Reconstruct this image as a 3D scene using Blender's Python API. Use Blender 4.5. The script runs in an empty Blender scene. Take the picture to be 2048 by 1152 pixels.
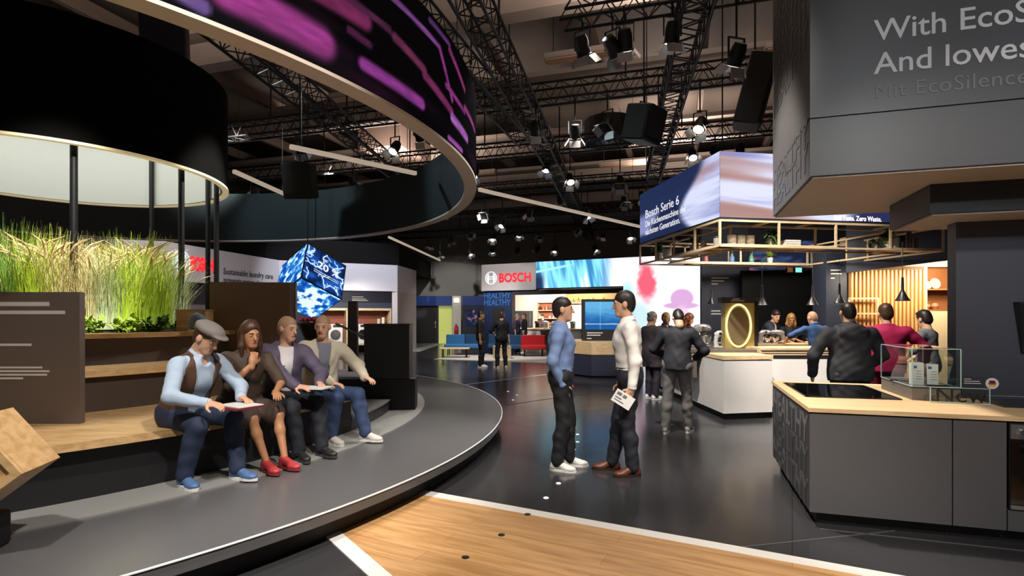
import bpy, math, random
import numpy as np
from mathutils import Vector, Matrix
rad = math.radians
rnd = random.Random(7)
S = bpy.context.scene
COL = S.collection

# ------------------------------------------------------------------ camera
CAMH = 1.6
cam_d = bpy.data.cameras.new('camera')
cam = bpy.data.objects.new('camera', cam_d)
COL.objects.link(cam)
cam.location = (0, 0, CAMH)
cam.rotation_euler = (rad(90), 0, 0)
cam_d.sensor_width = 36
cam_d.lens = 1100 / 2048 * 36
cam_d.shift_y = 56 / 2048
cam_d.clip_end = 200
S.camera = cam

# ------------------------------------------------------------------ world, exposure
W = bpy.data.worlds.new('hall_air')
S.world = W
W.use_nodes = True
W.node_tree.nodes['Background'].inputs[0].default_value = (0.9, 0.93, 1.0, 1)
W.node_tree.nodes['Background'].inputs[1].default_value = 0.10
S.view_settings.view_transform = 'Standard'
S.view_settings.look = 'None'
S.view_settings.exposure = 0.2
S.view_settings.gamma = 1.0
S.view_settings.use_curve_mapping = False
try:
    S.cycles.use_denoising = True
    S.cycles.max_bounces = 6
    S.cycles.diffuse_bounces = 3
    S.cycles.glossy_bounces = 3
    S.cycles.transmission_bounces = 6
    S.cycles.transparent_max_bounces = 8
    S.cycles.sample_clamp_indirect = 4.0
    S.cycles.caustics_reflective = False
    S.cycles.caustics_refractive = False
except Exception:
    pass

# ------------------------------------------------------------------ lights
def look(o, tgt):
    d = Vector(tgt) - o.location
    o.rotation_euler = d.to_track_quat('-Z', 'Y').to_euler()
def spot(loc, tgt, watts, deg=45, col=(1.0, 0.93, 0.85), size=0.12, blend=0.6):
    l = bpy.data.lights.new('spot_beam', 'SPOT')
    l.energy = watts; l.spot_size = rad(deg); l.spot_blend = blend
    l.color = col; l.shadow_soft_size = size
    o = bpy.data.objects.new('spot_beam', l); COL.objects.link(o)
    o.location = loc; look(o, tgt)
    return o
def area(loc, tgt, watts, sx, sy, col=(1, 0.95, 0.9), disc=False):
    l = bpy.data.lights.new('soft_lamp', 'AREA')
    l.energy = watts; l.color = col
    l.shape = 'ELLIPSE' if disc else 'RECTANGLE'; l.size = sx; l.size_y = sy
    o = bpy.data.objects.new('soft_lamp', l); COL.objects.link(o)
    o.location = loc; look(o, tgt)
    return o
WARM = (1.0, 0.90, 0.78)
COOL = (0.92, 0.96, 1.0)
# stage and seated people
spot((1.2, 1.5, 6.2), (-2.6, 4.6, 0.6), 1000, 40)
spot((0.5, 8.5, 6.0), (-2.2, 5.8, 0.5), 800, 45)
spot((-2.4, 0.8, 6.0), (-2.9, 3.6, 0.6), 900, 56)
spot((-0.4, 12.5, 6.0), (-1.6, 8.4, 0.3), 700, 40)
# inner face of the ring
spot((-5.6, 9.4, 6.0), (-0.8, 9.6, 4.2), 260, 50, (0.75, 0.95, 1.0))
spot((-6.0, 10.4, 6.0), (-5.2, 14.0, 4.0), 220, 60, (0.75, 0.95, 1.0))
# planter grasses
spot((-3.0, 4.2, 5.9), (-5.5, 6.4, 1.75), 2800, 28, (1.0, 0.98, 0.86))
spot((-1.8, 8.2, 5.9), (-5.3, 7.6, 1.75), 1800, 28, (1.0, 0.98, 0.86))
# wood floor in front
spot((0.4, 0.4, 6.2), (0.3, 3.4, 0), 1300, 52, WARM)
# two men talking
spot((2.4, 2.0, 6.0), (0.75, 5.8, 1.1), 900, 30)
spot((1.2, 8.4, 6.0), (1.1, 5.7, 1.2), 600, 34)
spot((-0.6, 3.0, 6.0), (0.7, 5.8, 1.2), 450, 30)
# near kitchen island and canopy
spot((1.6, -1.2, 5.6), (3.4, 3.9, 0.6), 750, 44)
spot((0.6, 6.4, 5.9), (3.2, 4.8, 0.9), 1800, 36, WARM)
spot((1.4, -1.6, 5.0), (5.2, 2.9, 3.0), 220, 46, COOL)
spot((2.0, -1.4, 4.4), (3.7, 3.6, 3.5), 260, 40, COOL)
# booth behind: white counters and guests
spot((1.0, 5.6, 6.2), (3.4, 8.8, 0.6), 2200, 38)
spot((2.0, 6.4, 5.6), (4.4, 6.8, 1.2), 1100, 44)
spot((3.0, 6.3, 5.6), (5.2, 9.6, 1.0), 1500, 46, WARM)
area((4.9, 10.2, 2.9), (5.2, 11.4, 0.9), 70, 1.6, 0.3, WARM)
area((7.6, 10.45, 2.42), (7.6, 11.1, 1.0), 44, 1.6, 0.2, (1.0, 0.84, 0.62))
area((8.5, 10.6, 2.6), (8.6, 11.3, 1.9), 24, 0.6, 0.2, (1.0, 0.84, 0.62))
# floor of the aisle
spot((-0.3, 13.6, 6.0), (-0.6, 17.0, 0.8), 900, 60)
spot((1.5, 11.0, 6.0), (0.6, 11.0, 0), 420, 60)
spot((0.9, 11.0, 5.8), (2.2, 14.5, 0.8), 1500, 36)
# far kitchen bar, sofas, fascias
area((1.6, 24.4, 2.6), (1.9, 26.6, 0.9), 260, 4.5, 0.4, WARM)
spot((-1.5, 19.0, 6.0), (-0.9, 22.5, 0.5), 1300, 60)
spot((-5.6, 17.0, 6.2), (-7.4, 23.2, 2.6), 2400, 60, COOL)
spot((-6.5, 13.0, 6.2), (-10.2, 18.0, 3.0), 1000, 60)
spot((-6.6, 22.0, 2.6), (-6.6, 24.2, 1.0), 160, 120, WARM)
spot((-2.5, 25.0, 7.5), (-3.4, 33.0, 2.3), 1500, 40)
spot((-2.0, 18.0, 5.6), (-0.2, 23.4, 3.2), 900, 34)
# under the planted drum
area((-6.35, 7.72, 4.85), (-6.35, 7.72, 0), 85, 3.4, 3.4, (1.0, 0.98, 0.9), True)
# hall lamps high on the girders
for hx, hy in ((-8, 8), (3, 9), (-4, 20), (6, 20), (1, 2)):
    area((hx, hy, 7.2), (hx, hy, 20), 400, 2.5, 2.5, (1.0, 0.86, 0.78))

# ------------------------------------------------------------------ helpers
ORG = {}
def lin(c):
    if isinstance(c, str):
        c = [int(c[i:i + 2], 16) / 255 for i in (0, 2, 4)]
    return tuple(x / 12.92 if x <= 0.04045 else ((x + 0.055) / 1.055) ** 2.4 for x in c)
MATS = {}
def mat(name, col, rough=0.5, metal=0.0, var=0.06, scale=6.0, bump=0.0, spec=0.5, emit=None, estr=0.0):
    if name in MATS: return MATS[name]
    m = bpy.data.materials.new(name); m.use_nodes = True
    nt = m.node_tree; b = nt.nodes['Principled BSDF']
    c = lin(col)
    b.inputs['Roughness'].default_value = rough
    b.inputs['Metallic'].default_value = metal
    b.inputs['Specular IOR Level'].default_value = spec
    if var > 0:
        tc = nt.nodes.new('ShaderNodeTexCoord')
        n = nt.nodes.new('ShaderNodeTexNoise'); n.inputs['Scale'].default_value = scale
        n.inputs['Detail'].default_value = 4
        nt.links.new(tc.outputs['Object'], n.inputs['Vector'])
        mx = nt.nodes.new('ShaderNodeMix'); mx.data_type = 'RGBA'
        mx.inputs[6].default_value = tuple(max(0, x * (1 - var)) for x in c) + (1,)
        mx.inputs[7].default_value = tuple(min(1, x * (1 + var)) for x in c) + (1,)
        nt.links.new(n.outputs['Fac'], mx.inputs[0])
        nt.links.new(mx.outputs[2], b.inputs['Base Color'])
        if bump > 0:
            bp = nt.nodes.new('ShaderNodeBump'); bp.inputs['Strength'].default_value = bump
            bp.inputs['Distance'].default_value = 0.01
            nt.links.new(n.outputs['Fac'], bp.inputs['Height'])
            nt.links.new(bp.outputs['Normal'], b.inputs['Normal'])
    else:
        b.inputs['Base Color'].default_value = c + (1,)
    if emit:
        b.inputs['Emission Color'].default_value = lin(emit) + (1,)
        b.inputs['Emission Strength'].default_value = estr
    MATS[name] = m
    return m
def wood(name, c1, c2, rz=0.0, scale=(1.0, 14.0, 14.0), rough=0.45, plank=None):
    """grain runs along local x after a turn of rz; plank=(length, width) adds boards"""
    if name in MATS: return MATS[name]
    m = bpy.data.materials.new(name); m.use_nodes = True
    nt = m.node_tree; b = nt.nodes['Principled BSDF']; b.inputs['Roughness'].default_value = rough
    tc = nt.nodes.new('ShaderNodeTexCoord')
    mp = nt.nodes.new('ShaderNodeMapping'); mp.inputs['Rotation'].default_value = (0, 0, rz)
    nt.links.new(tc.outputs['Object'], mp.inputs['Vector'])
    m2 = nt.nodes.new('ShaderNodeMapping'); m2.inputs['Scale'].default_value = scale
    nt.links.new(mp.outputs['Vector'], m2.inputs['Vector'])
    n = nt.nodes.new('ShaderNodeTexNoise'); n.inputs['Scale'].default_value = 2.2
    n.inputs['Detail'].default_value = 7; n.inputs['Distortion'].default_value = 0.7
    nt.links.new(m2.outputs['Vector'], n.inputs['Vector'])
    cr = nt.nodes.new('ShaderNodeValToRGB')
    cr.color_ramp.elements[0].position = 0.33; cr.color_ramp.elements[0].color = lin(c1) + (1,)
    cr.color_ramp.elements[1].position = 0.62; cr.color_ramp.elements[1].color = lin(c2) + (1,)
    nt.links.new(n.outputs['Fac'], cr.inputs['Fac'])
    out = cr.outputs['Color']
    if plank:
        br = nt.nodes.new('ShaderNodeTexBrick')
        br.inputs['Scale'].default_value = 1.0
        br.inputs['Brick Width'].default_value = plank[0]; br.inputs['Row Height'].default_value = plank[1]
        br.inputs['Mortar Size'].default_value = 0.0022
        br.inputs['Color1'].default_value = (0.80, 0.80, 0.80, 1); br.inputs['Color2'].default_value = (1.0, 1.0, 1.0, 1)
        br.inputs['Mortar'].default_value = (0.55, 0.5, 0.45, 1)
        nt.links.new(mp.outputs['Vector'], br.inputs['Vector'])
        mx = nt.nodes.new('ShaderNodeMix'); mx.data_type = 'RGBA'; mx.blend_type = 'MULTIPLY'
        mx.inputs[0].default_value = 1.0
        nt.links.new(out, mx.inputs[6]); nt.links.new(br.outputs['Color'], mx.inputs[7])
        out = mx.outputs[2]
    nt.links.new(out, b.inputs['Base Color'])
    MATS[name] = m
    return m
def emitmat(name, strength=1.0, col=None):
    """a lit screen or lamp; without a colour it shows the picture stored on the mesh"""
    if name in MATS: return MATS[name]
    m = bpy.data.materials.new(name); m.use_nodes = True
    nt = m.node_tree; b = nt.nodes['Principled BSDF']
    b.inputs['Base Color'].default_value = (0.004, 0.004, 0.005, 1); b.inputs['Roughness'].default_value = 0.5; b.inputs['Specular IOR Level'].default_value = 0.0
    b.inputs['Emission Strength'].default_value = strength
    if col: b.inputs['Emission Color'].default_value = lin(col) + (1,)
    else:
        a = nt.nodes.new('ShaderNodeAttribute'); a.attribute_name = 'picture'
        nt.links.new(a.outputs['Color'], b.inputs['Emission Color'])
    MATS[name] = m
    return m
def glassmat(name, tint='f9fcfb', rough=0.0):
    if name in MATS: return MATS[name]
    m = bpy.data.materials.new(name); m.use_nodes = True
    nt = m.node_tree; nt.nodes.remove(nt.nodes['Principled BSDF'])
    t = nt.nodes.new('ShaderNodeBsdfTransparent'); t.inputs[0].default_value = lin(tint) + (1,)
    g = nt.nodes.new('ShaderNodeBsdfGlossy'); g.inputs['Roughness'].default_value = rough + 0.02
    f = nt.nodes.new('ShaderNodeFresnel'); f.inputs[0].default_value = 1.45
    mx = nt.nodes.new('ShaderNodeMixShader')
    ge = nt.nodes.new('ShaderNodeNewGeometry'); iv = nt.nodes.new('ShaderNodeMath'); iv.operation = 'SUBTRACT'; iv.inputs[0].default_value = 1.0
    mu = nt.nodes.new('ShaderNodeMath'); mu.operation = 'MULTIPLY'
    nt.links.new(ge.outputs['Backfacing'], iv.inputs[1]); nt.links.new(iv.outputs[0], mu.inputs[0]); nt.links.new(f.outputs[0], mu.inputs[1])
    nt.links.new(mu.outputs[0], mx.inputs[0]); nt.links.new(t.outputs[0], mx.inputs[1]); nt.links.new(g.outputs[0], mx.inputs[2])
    nt.links.new(mx.outputs[0], nt.nodes['Material Output'].inputs[0])
    MATS[name] = m
    return m

class MB:
    def __init__(s): s.v = []; s.f = []; s.mi = []; s.cur = 0
    def add(s, vs, fs):
        o = len(s.v); s.v += [tuple(map(float, p)) for p in vs]
        for f in fs: s.f.append([i + o for i in f]); s.mi.append(s.cur)
        return s
    def hexa(s, P):
        return s.add(P, [(3, 2, 1, 0), (4, 5, 6, 7), (0, 1, 5, 4), (1, 2, 6, 5), (2, 3, 7, 6), (3, 0, 4, 7)])
    def box(s, c, size, rz=0.0, M=None):
        a, b, d = size[0] / 2, size[1] / 2, size[2] / 2
        P = [Vector(p) for p in ((-a, -b, -d), (a, -b, -d), (a, b, -d), (-a, b, -d), (-a, -b, d), (a, -b, d), (a, b, d), (-a, b, d))]
        if M is None: M = Matrix.Rotation(rz, 3, 'Z')
        return s.hexa([M @ p + Vector(c) for p in P])
    def rbox(s, c, size, r=0.02, rz=0.0, seg=3, M=None):
        """box rounded on its vertical edges and softened top and bottom"""
        a, b, d = size[0] / 2, size[1] / 2, size[2] / 2
        r = min(r, a * 0.99, b * 0.99); e = min(r * 0.5, d * 0.5)
        def ring(off, z):
            out = []
            for cx, cy, a0 in ((a - r, b - r, 0), (-a + r, b - r, 90), (-a + r, -b + r, 180), (a - r, -b + r, 270)):
                for k in range(seg + 1):
                    t = rad(a0 + 90 * k / seg); q = r - off
                    out.append(Vector((cx + q * math.cos(t), cy + q * math.sin(t), z)))
            return out
        rings = [ring(e, -d), ring(0, -d + e), ring(0, d - e), ring(e, d)]
        n = len(rings[0]); P = [p for R_ in rings for p in R_]
        F = []
        for k in range(3):
            for i in range(n):
                j = (i + 1) % n; F.append((k * n + i, k * n + j, (k + 1) * n + j, (k + 1) * n + i))
        F.append(tuple(range(n - 1, -1, -1))); F.append(tuple(range(3 * n, 4 * n)))
        if M is None: M = Matrix.Rotation(rz, 3, 'Z')
        return s.add([M @ p + Vector(c) for p in P], F)
    def prism(s, poly, z0, z1):
        n = len(poly)
        ar = sum(poly[i][0] * poly[(i + 1) % n][1] - poly[(i + 1) % n][0] * poly[i][1] for i in range(n))
        if ar < 0: poly = list(poly)[::-1]
        P = [(p[0], p[1], z0) for p in poly] + [(p[0], p[1], z1) for p in poly]
        F = [tuple(range(n - 1, -1, -1)), tuple(range(n, 2 * n))]
        F += [(i, (i + 1) % n, (i + 1) % n + n, i + n) for i in range(n)]
        return s.add(P, F)
    def cyl(s, p, q, r, r2=None, n=12, caps=True):
        p, q = Vector(p), Vector(q); r2 = r if r2 is None else r2
        d = (q - p).normalized(); u = d.orthogonal().normalized(); w = d.cross(u)
        P = []
        for c, rr in ((p, r), (q, r2)):
            for k in range(n):
                t = 2 * math.pi * k / n; P.append(c + (u * math.cos(t) + w * math.sin(t)) * rr)
        F = [(i, (i + 1) % n, (i + 1) % n + n, i + n) for i in range(n)]
        if caps: F += [tuple(range(n - 1, -1, -1)), tuple(range(n, 2 * n))]
        return s.add(P, F)
    def lathe(s, prof, c=(0, 0, 0), n=20, M=None):
        P = []
        for r, z in prof:
            for k in range(n):
                t = 2 * math.pi * k / n; P.append(Vector((r * math.cos(t), r * math.sin(t), z)))
        F = []
        for j in range(len(prof) - 1):
            for i in range(n):
                a = (i + 1) % n; F.append((j * n + i, j * n + a, (j + 1) * n + a, (j + 1) * n + i))
        if prof[0][0] > 1e-4: F.append(tuple(range(n - 1, -1, -1)))
        if prof[-1][0] > 1e-4: F.append(tuple(range((len(prof) - 1) * n, len(prof) * n)))
        M = M or Matrix.Identity(3)
        return s.add([M @ p + Vector(c) for p in P], F)
    def tube(s, pts, r, n=8):
        pts = [Vector(p) for p in pts]; P = []; m = len(pts); u = None
        for i, p in enumerate(pts):
            d = (pts[min(i + 1, m - 1)] - pts[max(i - 1, 0)]).normalized()
            u = d.orthogonal().normalized() if u is None else (u - d * u.dot(d)).normalized()
            w = d.cross(u); rr = r[i] if isinstance(r, (list, tuple)) else r
            for k in range(n):
                t = 2 * math.pi * k / n; P.append(p + (u * math.cos(t) + w * math.sin(t)) * rr)
        F = [(j * n + i, j * n + (i + 1) % n, (j + 1) * n + (i + 1) % n, (j + 1) * n + i) for j in range(m - 1) for i in range(n)]
        F += [tuple(range(n - 1, -1, -1)), tuple(range((m - 1) * n, m * n))]
        return s.add(P, F)
    def ball(s, c, r, n=12, m=8, M=None):
        rr = (r, r, r) if not isinstance(r, (tuple, list)) else r
        P = []; F = []
        for j in range(m + 1):
            ph = math.pi * j / m
            for i in range(n):
                t = 2 * math.pi * i / n
                P.append(Vector((rr[0] * math.sin(ph) * math.cos(t), rr[1] * math.sin(ph) * math.sin(t), -rr[2] * math.cos(ph))))
        for j in range(m):
            for i in range(n):
                a = (i + 1) % n; F.append((j * n + i, j * n + a, (j + 1) * n + a, (j + 1) * n + i))
        M = M or Matrix.Identity(3)
        return s.add([M @ p + Vector(c) for p in P], F)
    def sector(s, c, r0, r1, a0, a1, z0, z1, n=32):
        """ring sector with thickness, angles in degrees; closed when a1-a0 >= 360"""
        full = a1 - a0 >= 359.9; m = n if full else n + 1
        P = []
        for k in range(m):
            t = rad(a0 + (a1 - a0) * k / n); cs, sn = math.cos(t), math.sin(t)
            for r, z in ((r0, z0), (r1, z0), (r1, z1), (r0, z1)): P.append((c[0] + r * cs, c[1] + r * sn, z))
        F = []
        for k in range(n):
            a = k * 4; b = ((k + 1) % m) * 4
            for j in range(4):
                F.append((a + j, b + j, b + (j + 1) % 4, a + (j + 1) % 4))
        if not full: F += [(0, 1, 2, 3), tuple(n * 4 + j for j in (3, 2, 1, 0))]
        return s.add(P, F)
    def build(s, name, m, parent=None, smooth=False, fix=True):
        o = ORG.get(parent.name, Vector((0, 0, 0))) if parent else Vector((0, 0, 0))
        me = bpy.data.meshes.new(name)
        me.from_pydata([(x - o[0], y - o[1], z - o[2]) for x, y, z in s.v], [], s.f)
        ms = m if isinstance(m, (list, tuple)) else [m]
        for q in ms: me.materials.append(q)
        if len(ms) > 1: me.polygons.foreach_set('material_index', s.mi)
        if smooth:
            me.polygons.foreach_set('use_smooth', [True] * len(me.polygons))
            try: me.set_sharp_from_angle(angle=rad(40))
            except Exception: pass
        me.update()
        ob = bpy.data.objects.new(name, me); COL.objects.link(ob)
        if parent:
            ob.parent = parent
            if parent.name in ORG: ORG[ob.name] = o
        return ob
def tag(o, label, cat, group=None, kind=None):
    o['label'] = label; o['category'] = cat
    if group: o['group'] = group
    if kind: o['kind'] = kind
    return o
def thing(name, label, cat, loc=(0, 0, 0), rz=0.0, group=None, world=False):
    """Empty at the base; world=True: its parts are given in world coordinates"""
    o = bpy.data.objects.new(name, None); COL.objects.link(o)
    o.empty_display_size = 0.1
    o.location = loc; o.rotation_euler = (0, 0, rz)
    tag(o, label, cat, group)
    if world: ORG[o.name] = Vector(loc)
    return o
def rebase(ob):
    me = ob.data; n = len(me.vertices); co = np.empty(n * 3); me.vertices.foreach_get('co', co); co = co.reshape(-1, 3)
    b = np.array([(co[:, 0].min() + co[:, 0].max()) / 2, (co[:, 1].min() + co[:, 1].max()) / 2, co[:, 2].min()])
    me.vertices.foreach_set('co', (co - b).ravel()); me.update()
    ob.location = b
    return ob
def single(name, mb, m, label, cat, group=None, smooth=False, kind=None):
    return tag(rebase(mb.build(name, m, None, smooth)), label, cat, group, kind)
def struct(name, mb, m, smooth=False):
    o = mb.build(name, m, None, smooth); o['kind'] = 'structure'
    return o
def copy_tree(o, parent=None):
    c = o.copy(); COL.objects.link(c)
    if parent: c.parent = parent
    for ch in o.children: copy_tree(ch, c)
    return c
def ptat(px, py, Y):
    """a place in the hall at distance Y seen along that line of sight"""
    return Vector(((px - 1024) / 1100 * Y, Y, CAMH - (py - 632) / 1100 * Y))
def fl(px, py, z=0.0):
    return ptat(px, py, (CAMH - z) * 1100 / (py - 632))

def text_mesh(txt, size, ext=0.004, bold=0.0, align='LEFT', spacing=1.0, line=1.0):
    cu = bpy.data.curves.new('txt', 'FONT'); cu.body = txt; cu.size = size; cu.extrude = ext
    cu.offset = bold; cu.align_x = align; cu.space_character = spacing; cu.space_line = line
    cu.resolution_u = 3
    ob = bpy.data.objects.new('txt', cu); COL.objects.link(ob)
    dg = bpy.context.evaluated_depsgraph_get()
    me = bpy.data.meshes.new_from_object(ob.evaluated_get(dg))
    bpy.data.objects.remove(ob); bpy.data.curves.remove(cu)
    return me
def lettering(txt, size, origin, xdir, updir, m, parent, name='lettering', ext=0.004, bold=0.0, align='LEFT', spacing=1.0, line=1.0, width=None, label=None):
    """raised letters; origin is the left end of the baseline; xdir/updir in world space"""
    me = text_mesh(txt, size, ext, bold, align, spacing, line)
    x = Vector(xdir).normalized(); u = Vector(updir).normalized(); nrm = x.cross(u).normalized()
    n = len(me.vertices); co = np.empty(n * 3); me.vertices.foreach_get('co', co); co = co.reshape(-1, 3)
    if width: co[:, 0] *= width / max(1e-6, co[:, 0].max() - min(0, co[:, 0].min()))
    o = ORG.get(parent.name, Vector((0, 0, 0))) if parent else Vector((0, 0, 0))
    A = np.array([x, u, nrm]); w = co @ A + np.array(origin) - np.array(o)
    me.vertices.foreach_set('co', w.ravel()); me.update()
    me.materials.clear(); me.materials.append(m)
    ob = bpy.data.objects.new(name, me); COL.objects.link(ob)
    if parent:
        ob.parent = parent
        if parent.name in ORG: ORG[ob.name] = o
    if label: ob['label'] = label
    return ob
def screen(name, surf, nu, nv, fn, m, parent=None):
    """a lit display: surf(u, v) -> xyz arrays, fn(u, v) -> rgb (sRGB 0..1) picture shown on it"""
    u, v = np.meshgrid(np.linspace(0, 1, nu), np.linspace(0, 1, nv)); u = u.ravel(); v = v.ravel()
    P = np.stack(surf(u, v), 1); o = ORG.get(parent.name, Vector((0, 0, 0))) if parent else Vector((0, 0, 0))
    P = P - np.array(o)
    i = np.arange(nu * nv).reshape(nv, nu)
    F = np.stack([i[:-1, :-1], i[:-1, 1:], i[1:, 1:], i[1:, :-1]], -1).reshape(-1, 4)
    me = bpy.data.meshes.new(name)
    me.vertices.add(len(P)); me.vertices.foreach_set('co', P.ravel())
    me.loops.add(F.size); me.loops.foreach_set('vertex_index', F.ravel().astype(np.int32))
    me.polygons.add(len(F)); me.polygons.foreach_set('loop_start', np.arange(0, F.size, 4, dtype=np.int32))
    me.update(calc_edges=True); me.validate()
    c = np.clip(np.stack(fn(u, v), 1), 0, 1); c = np.where(c <= 0.04045, c / 12.92, ((c + 0.055) / 1.055) ** 2.4)
    at = me.color_attributes.new('picture', 'FLOAT_COLOR', 'POINT')
    at.data.foreach_set('color', np.c_[c, np.ones(len(c))].astype(np.float32).ravel())
    me.materials.append(m)
    ob = bpy.data.objects.new(name, me); COL.objects.link(ob)
    if parent:
        ob.parent = parent
        if parent.name in ORG: ORG[ob.name] = o
    return ob
def quad_surf(p00, p10, p01):
    p00, p10, p01 = [np.array(p, float) for p in (p00, p10, p01)]
    def f(u, v):
        P = p00 + np.outer(u, p10 - p00) + np.outer(v, p01 - p00)
        return P[:, 0], P[:, 1], P[:, 2]
    return f
_tab = np.random.RandomState(3).rand(256, 256)
def vn(x, y):
    """smooth value noise 0..1"""
    xi = np.floor(x).astype(int); yi = np.floor(y).astype(int); fx = x - xi; fy = y - yi
    fx = fx * fx * (3 - 2 * fx); fy = fy * fy * (3 - 2 * fy)
    g = lambda a, b: _tab[a % 256, b % 256]
    return (g(xi, yi) * (1 - fx) + g(xi + 1, yi) * fx) * (1 - fy) + (g(xi, yi + 1) * (1 - fx) + g(xi + 1, yi + 1) * fx) * fy
def fbm(x, y, o=4):
    s = 0; a = 0.5
    for k in range(o): s = s + a * vn(x * 2 ** k + 17 * k, y * 2 ** k + 31 * k); a *= 0.5
    return s / (1 - 0.5 ** o)
def sst(a, b, x):
    t = np.clip((x - a) / (b - a), 0, 1); return t * t * (3 - 2 * t)
def mixc(a, b, t):
    return [a[i] + (b[i] - a[i]) * t for i in range(3)]

# ------------------------------------------------------------------ materials
BLACK = mat('matt_black', '17171a', 0.6)
BLACKM = mat('black_steel', '141416', 0.45, 0.3)
RIG = mat('black_rigging', '0d0d0e', 0.55)
DGREY = mat('anthracite_board', '55565a', 0.55, var=0.03, scale=2)
DGREY2 = mat('dark_grey_board', '3a3b40', 0.5, var=0.03, scale=2)
NAVY = mat('navy_board', '2b3042', 0.55, var=0.04, scale=2)
NAVYD = mat('deep_navy_board', '1d2130', 0.6, var=0.04, scale=2)
WHITE = mat('white_laminate', 'e6e3df', 0.4, var=0.02)
LINEW = mat('white_floor_tape', 'e4e2de', 0.4, var=0.03)
GREYL = mat('light_grey_wall', '8c8a88', 0.7, var=0.04, scale=1)
TREAD = mat('grey_tread', '8d8d8b', 0.55, var=0.04, scale=10)
BEIGE = mat('cream_edge', 'c9b6a2', 0.5, var=0.03)
STEEL = mat('brushed_steel', 'b9b8b5', 0.28, 0.9, var=0.04)
CHROME = mat('chrome', 'd8d8d8', 0.1, 1.0, var=0.0)
RED = mat('red_lettering', 'd81e2c', 0.4, var=0.0, emit='e02030', estr=0.9)
LOGOW = mat('white_emblem', 'e8eef4', 0.4, var=0.0, emit='e6eef6', estr=0.55)
PRINTW = mat('white_print', 'dcdcda', 0.6, var=0.0)
PRINTG = mat('grey_print', '6d6d70', 0.6, var=0.0)
PRINTD = mat('dark_print', '35353a', 0.6, var=0.0)
OAK = wood('oak_worktop', 'd9b487', 'ecd0a4', rz=rad(17.2), scale=(1.2, 16, 16))
OAK2 = wood('oak_lath', 'c6ac86', 'd8c2a0', scale=(2, 2, 12))
OAKF = wood('oak_floor', 'b98a56', 'd6a873', rz=rad(27), scale=(0.9, 9, 9), rough=0.42, plank=(2.2, 0.17))
GLASS = glassmat('clear_glass')
LAMPW = emitmat('lamp_white', 5.0, 'fff6e6')
LAMPC = emitmat('lamp_cool', 5.0, 'eaf6ff')
# ================================================================== the hall
def v2(p): return (p[0], p[1])
A_ = Vector((math.sin(rad(17.2)), math.cos(rad(17.2)), 0))      # away, along the booths
B_ = Vector((math.cos(rad(17.2)), -math.sin(rad(17.2)), 0))     # to the right
UP = Vector((0, 0, 1))
def floor_mat():
    m = bpy.data.materials.new('dark_vinyl_floor'); m.use_nodes = True
    nt = m.node_tree; b = nt.nodes['Principled BSDF']
    tc = nt.nodes.new('ShaderNodeTexCoord'); mp = nt.nodes.new('ShaderNodeMapping')
    mp.inputs['Rotation'].default_value = (0, 0, rad(27)); nt.links.new(tc.outputs['Object'], mp.inputs['Vector'])
    br = nt.nodes.new('ShaderNodeTexBrick'); br.offset = 0.0; br.inputs['Scale'].default_value = 1
    br.inputs['Brick Width'].default_value = 2.0; br.inputs['Row Height'].default_value = 2.0
    br.inputs['Mortar Size'].default_value = 0.004
    br.inputs['Color1'].default_value = lin('323234') + (1,); br.inputs['Color2'].default_value = lin('363639') + (1,)
    br.inputs['Mortar'].default_value = lin('232325') + (1,)
    nt.links.new(mp.outputs['Vector'], br.inputs['Vector']); nt.links.new(br.outputs['Color'], b.inputs['Base Color'])
    n = nt.nodes.new('ShaderNodeTexNoise'); n.inputs['Scale'].default_value = 3; n.inputs['Detail'].default_value = 6
    nt.links.new(tc.outputs['Object'], n.inputs['Vector'])
    mr = nt.nodes.new('ShaderNodeMapRange'); mr.inputs[3].default_value = 0.13; mr.inputs[4].default_value = 0.25
    nt.links.new(n.outputs['Fac'], mr.inputs[0]); nt.links.new(mr.outputs[0], b.inputs['Roughness'])
    return m
struct('floor', MB().box((0, 17, -0.05), (44, 48, 0.1)), floor_mat())
struct('ceiling', MB().box((0, 17, 9.75), (44, 48, 0.1)), mat('dark_ceiling', '5e5248', 0.8, scale=1.0, var=0.2))
HALLW = mat('grey_hall_wall', '8a8987', 0.75, var=0.05, scale=0.6)
struct('wall_back', MB().box((0, 34.1, 4.85), (44, 0.2, 9.7)), HALLW)
struct('wall_left', MB().box((-16.1, 17, 4.85), (0.2, 34, 9.7)), HALLW)
struct('wall_right', MB().box((17.1, 17, 4.85), (0.2, 34, 9.7)), HALLW)
GIRD = mat('pale_concrete', 'a39488', 0.75, var=0.06, scale=1.5)
for k in range(8):
    P = Vector((0, 6.4 + 5.0 * k, 0)); n = MB()
    u = B_
    c = P + Vector((0, 0, 8.05)); n.box(c, (60 if k < 5 else 44, 0.42, 0.55), rz=-rad(17.2))
    n.box(c + Vector((0, 0, 0.45)), (60 if k < 5 else 44, 0.95, 0.14), rz=-rad(17.2))
    struct('trim_%d' % (k + 1), n, GIRD)
JO = mat('brown_joist', '6a5a4e', 0.8, var=0.1, scale=1)
for k in range(11):
    c = B_ * (-14 + 2.8 * k) + Vector((0, 17, 8.85))
    n = MB().box(c, (0.16, 44, 0.35), rz=-rad(17.2))
    struct('trim_%d' % (k + 20), n, JO)
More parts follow.
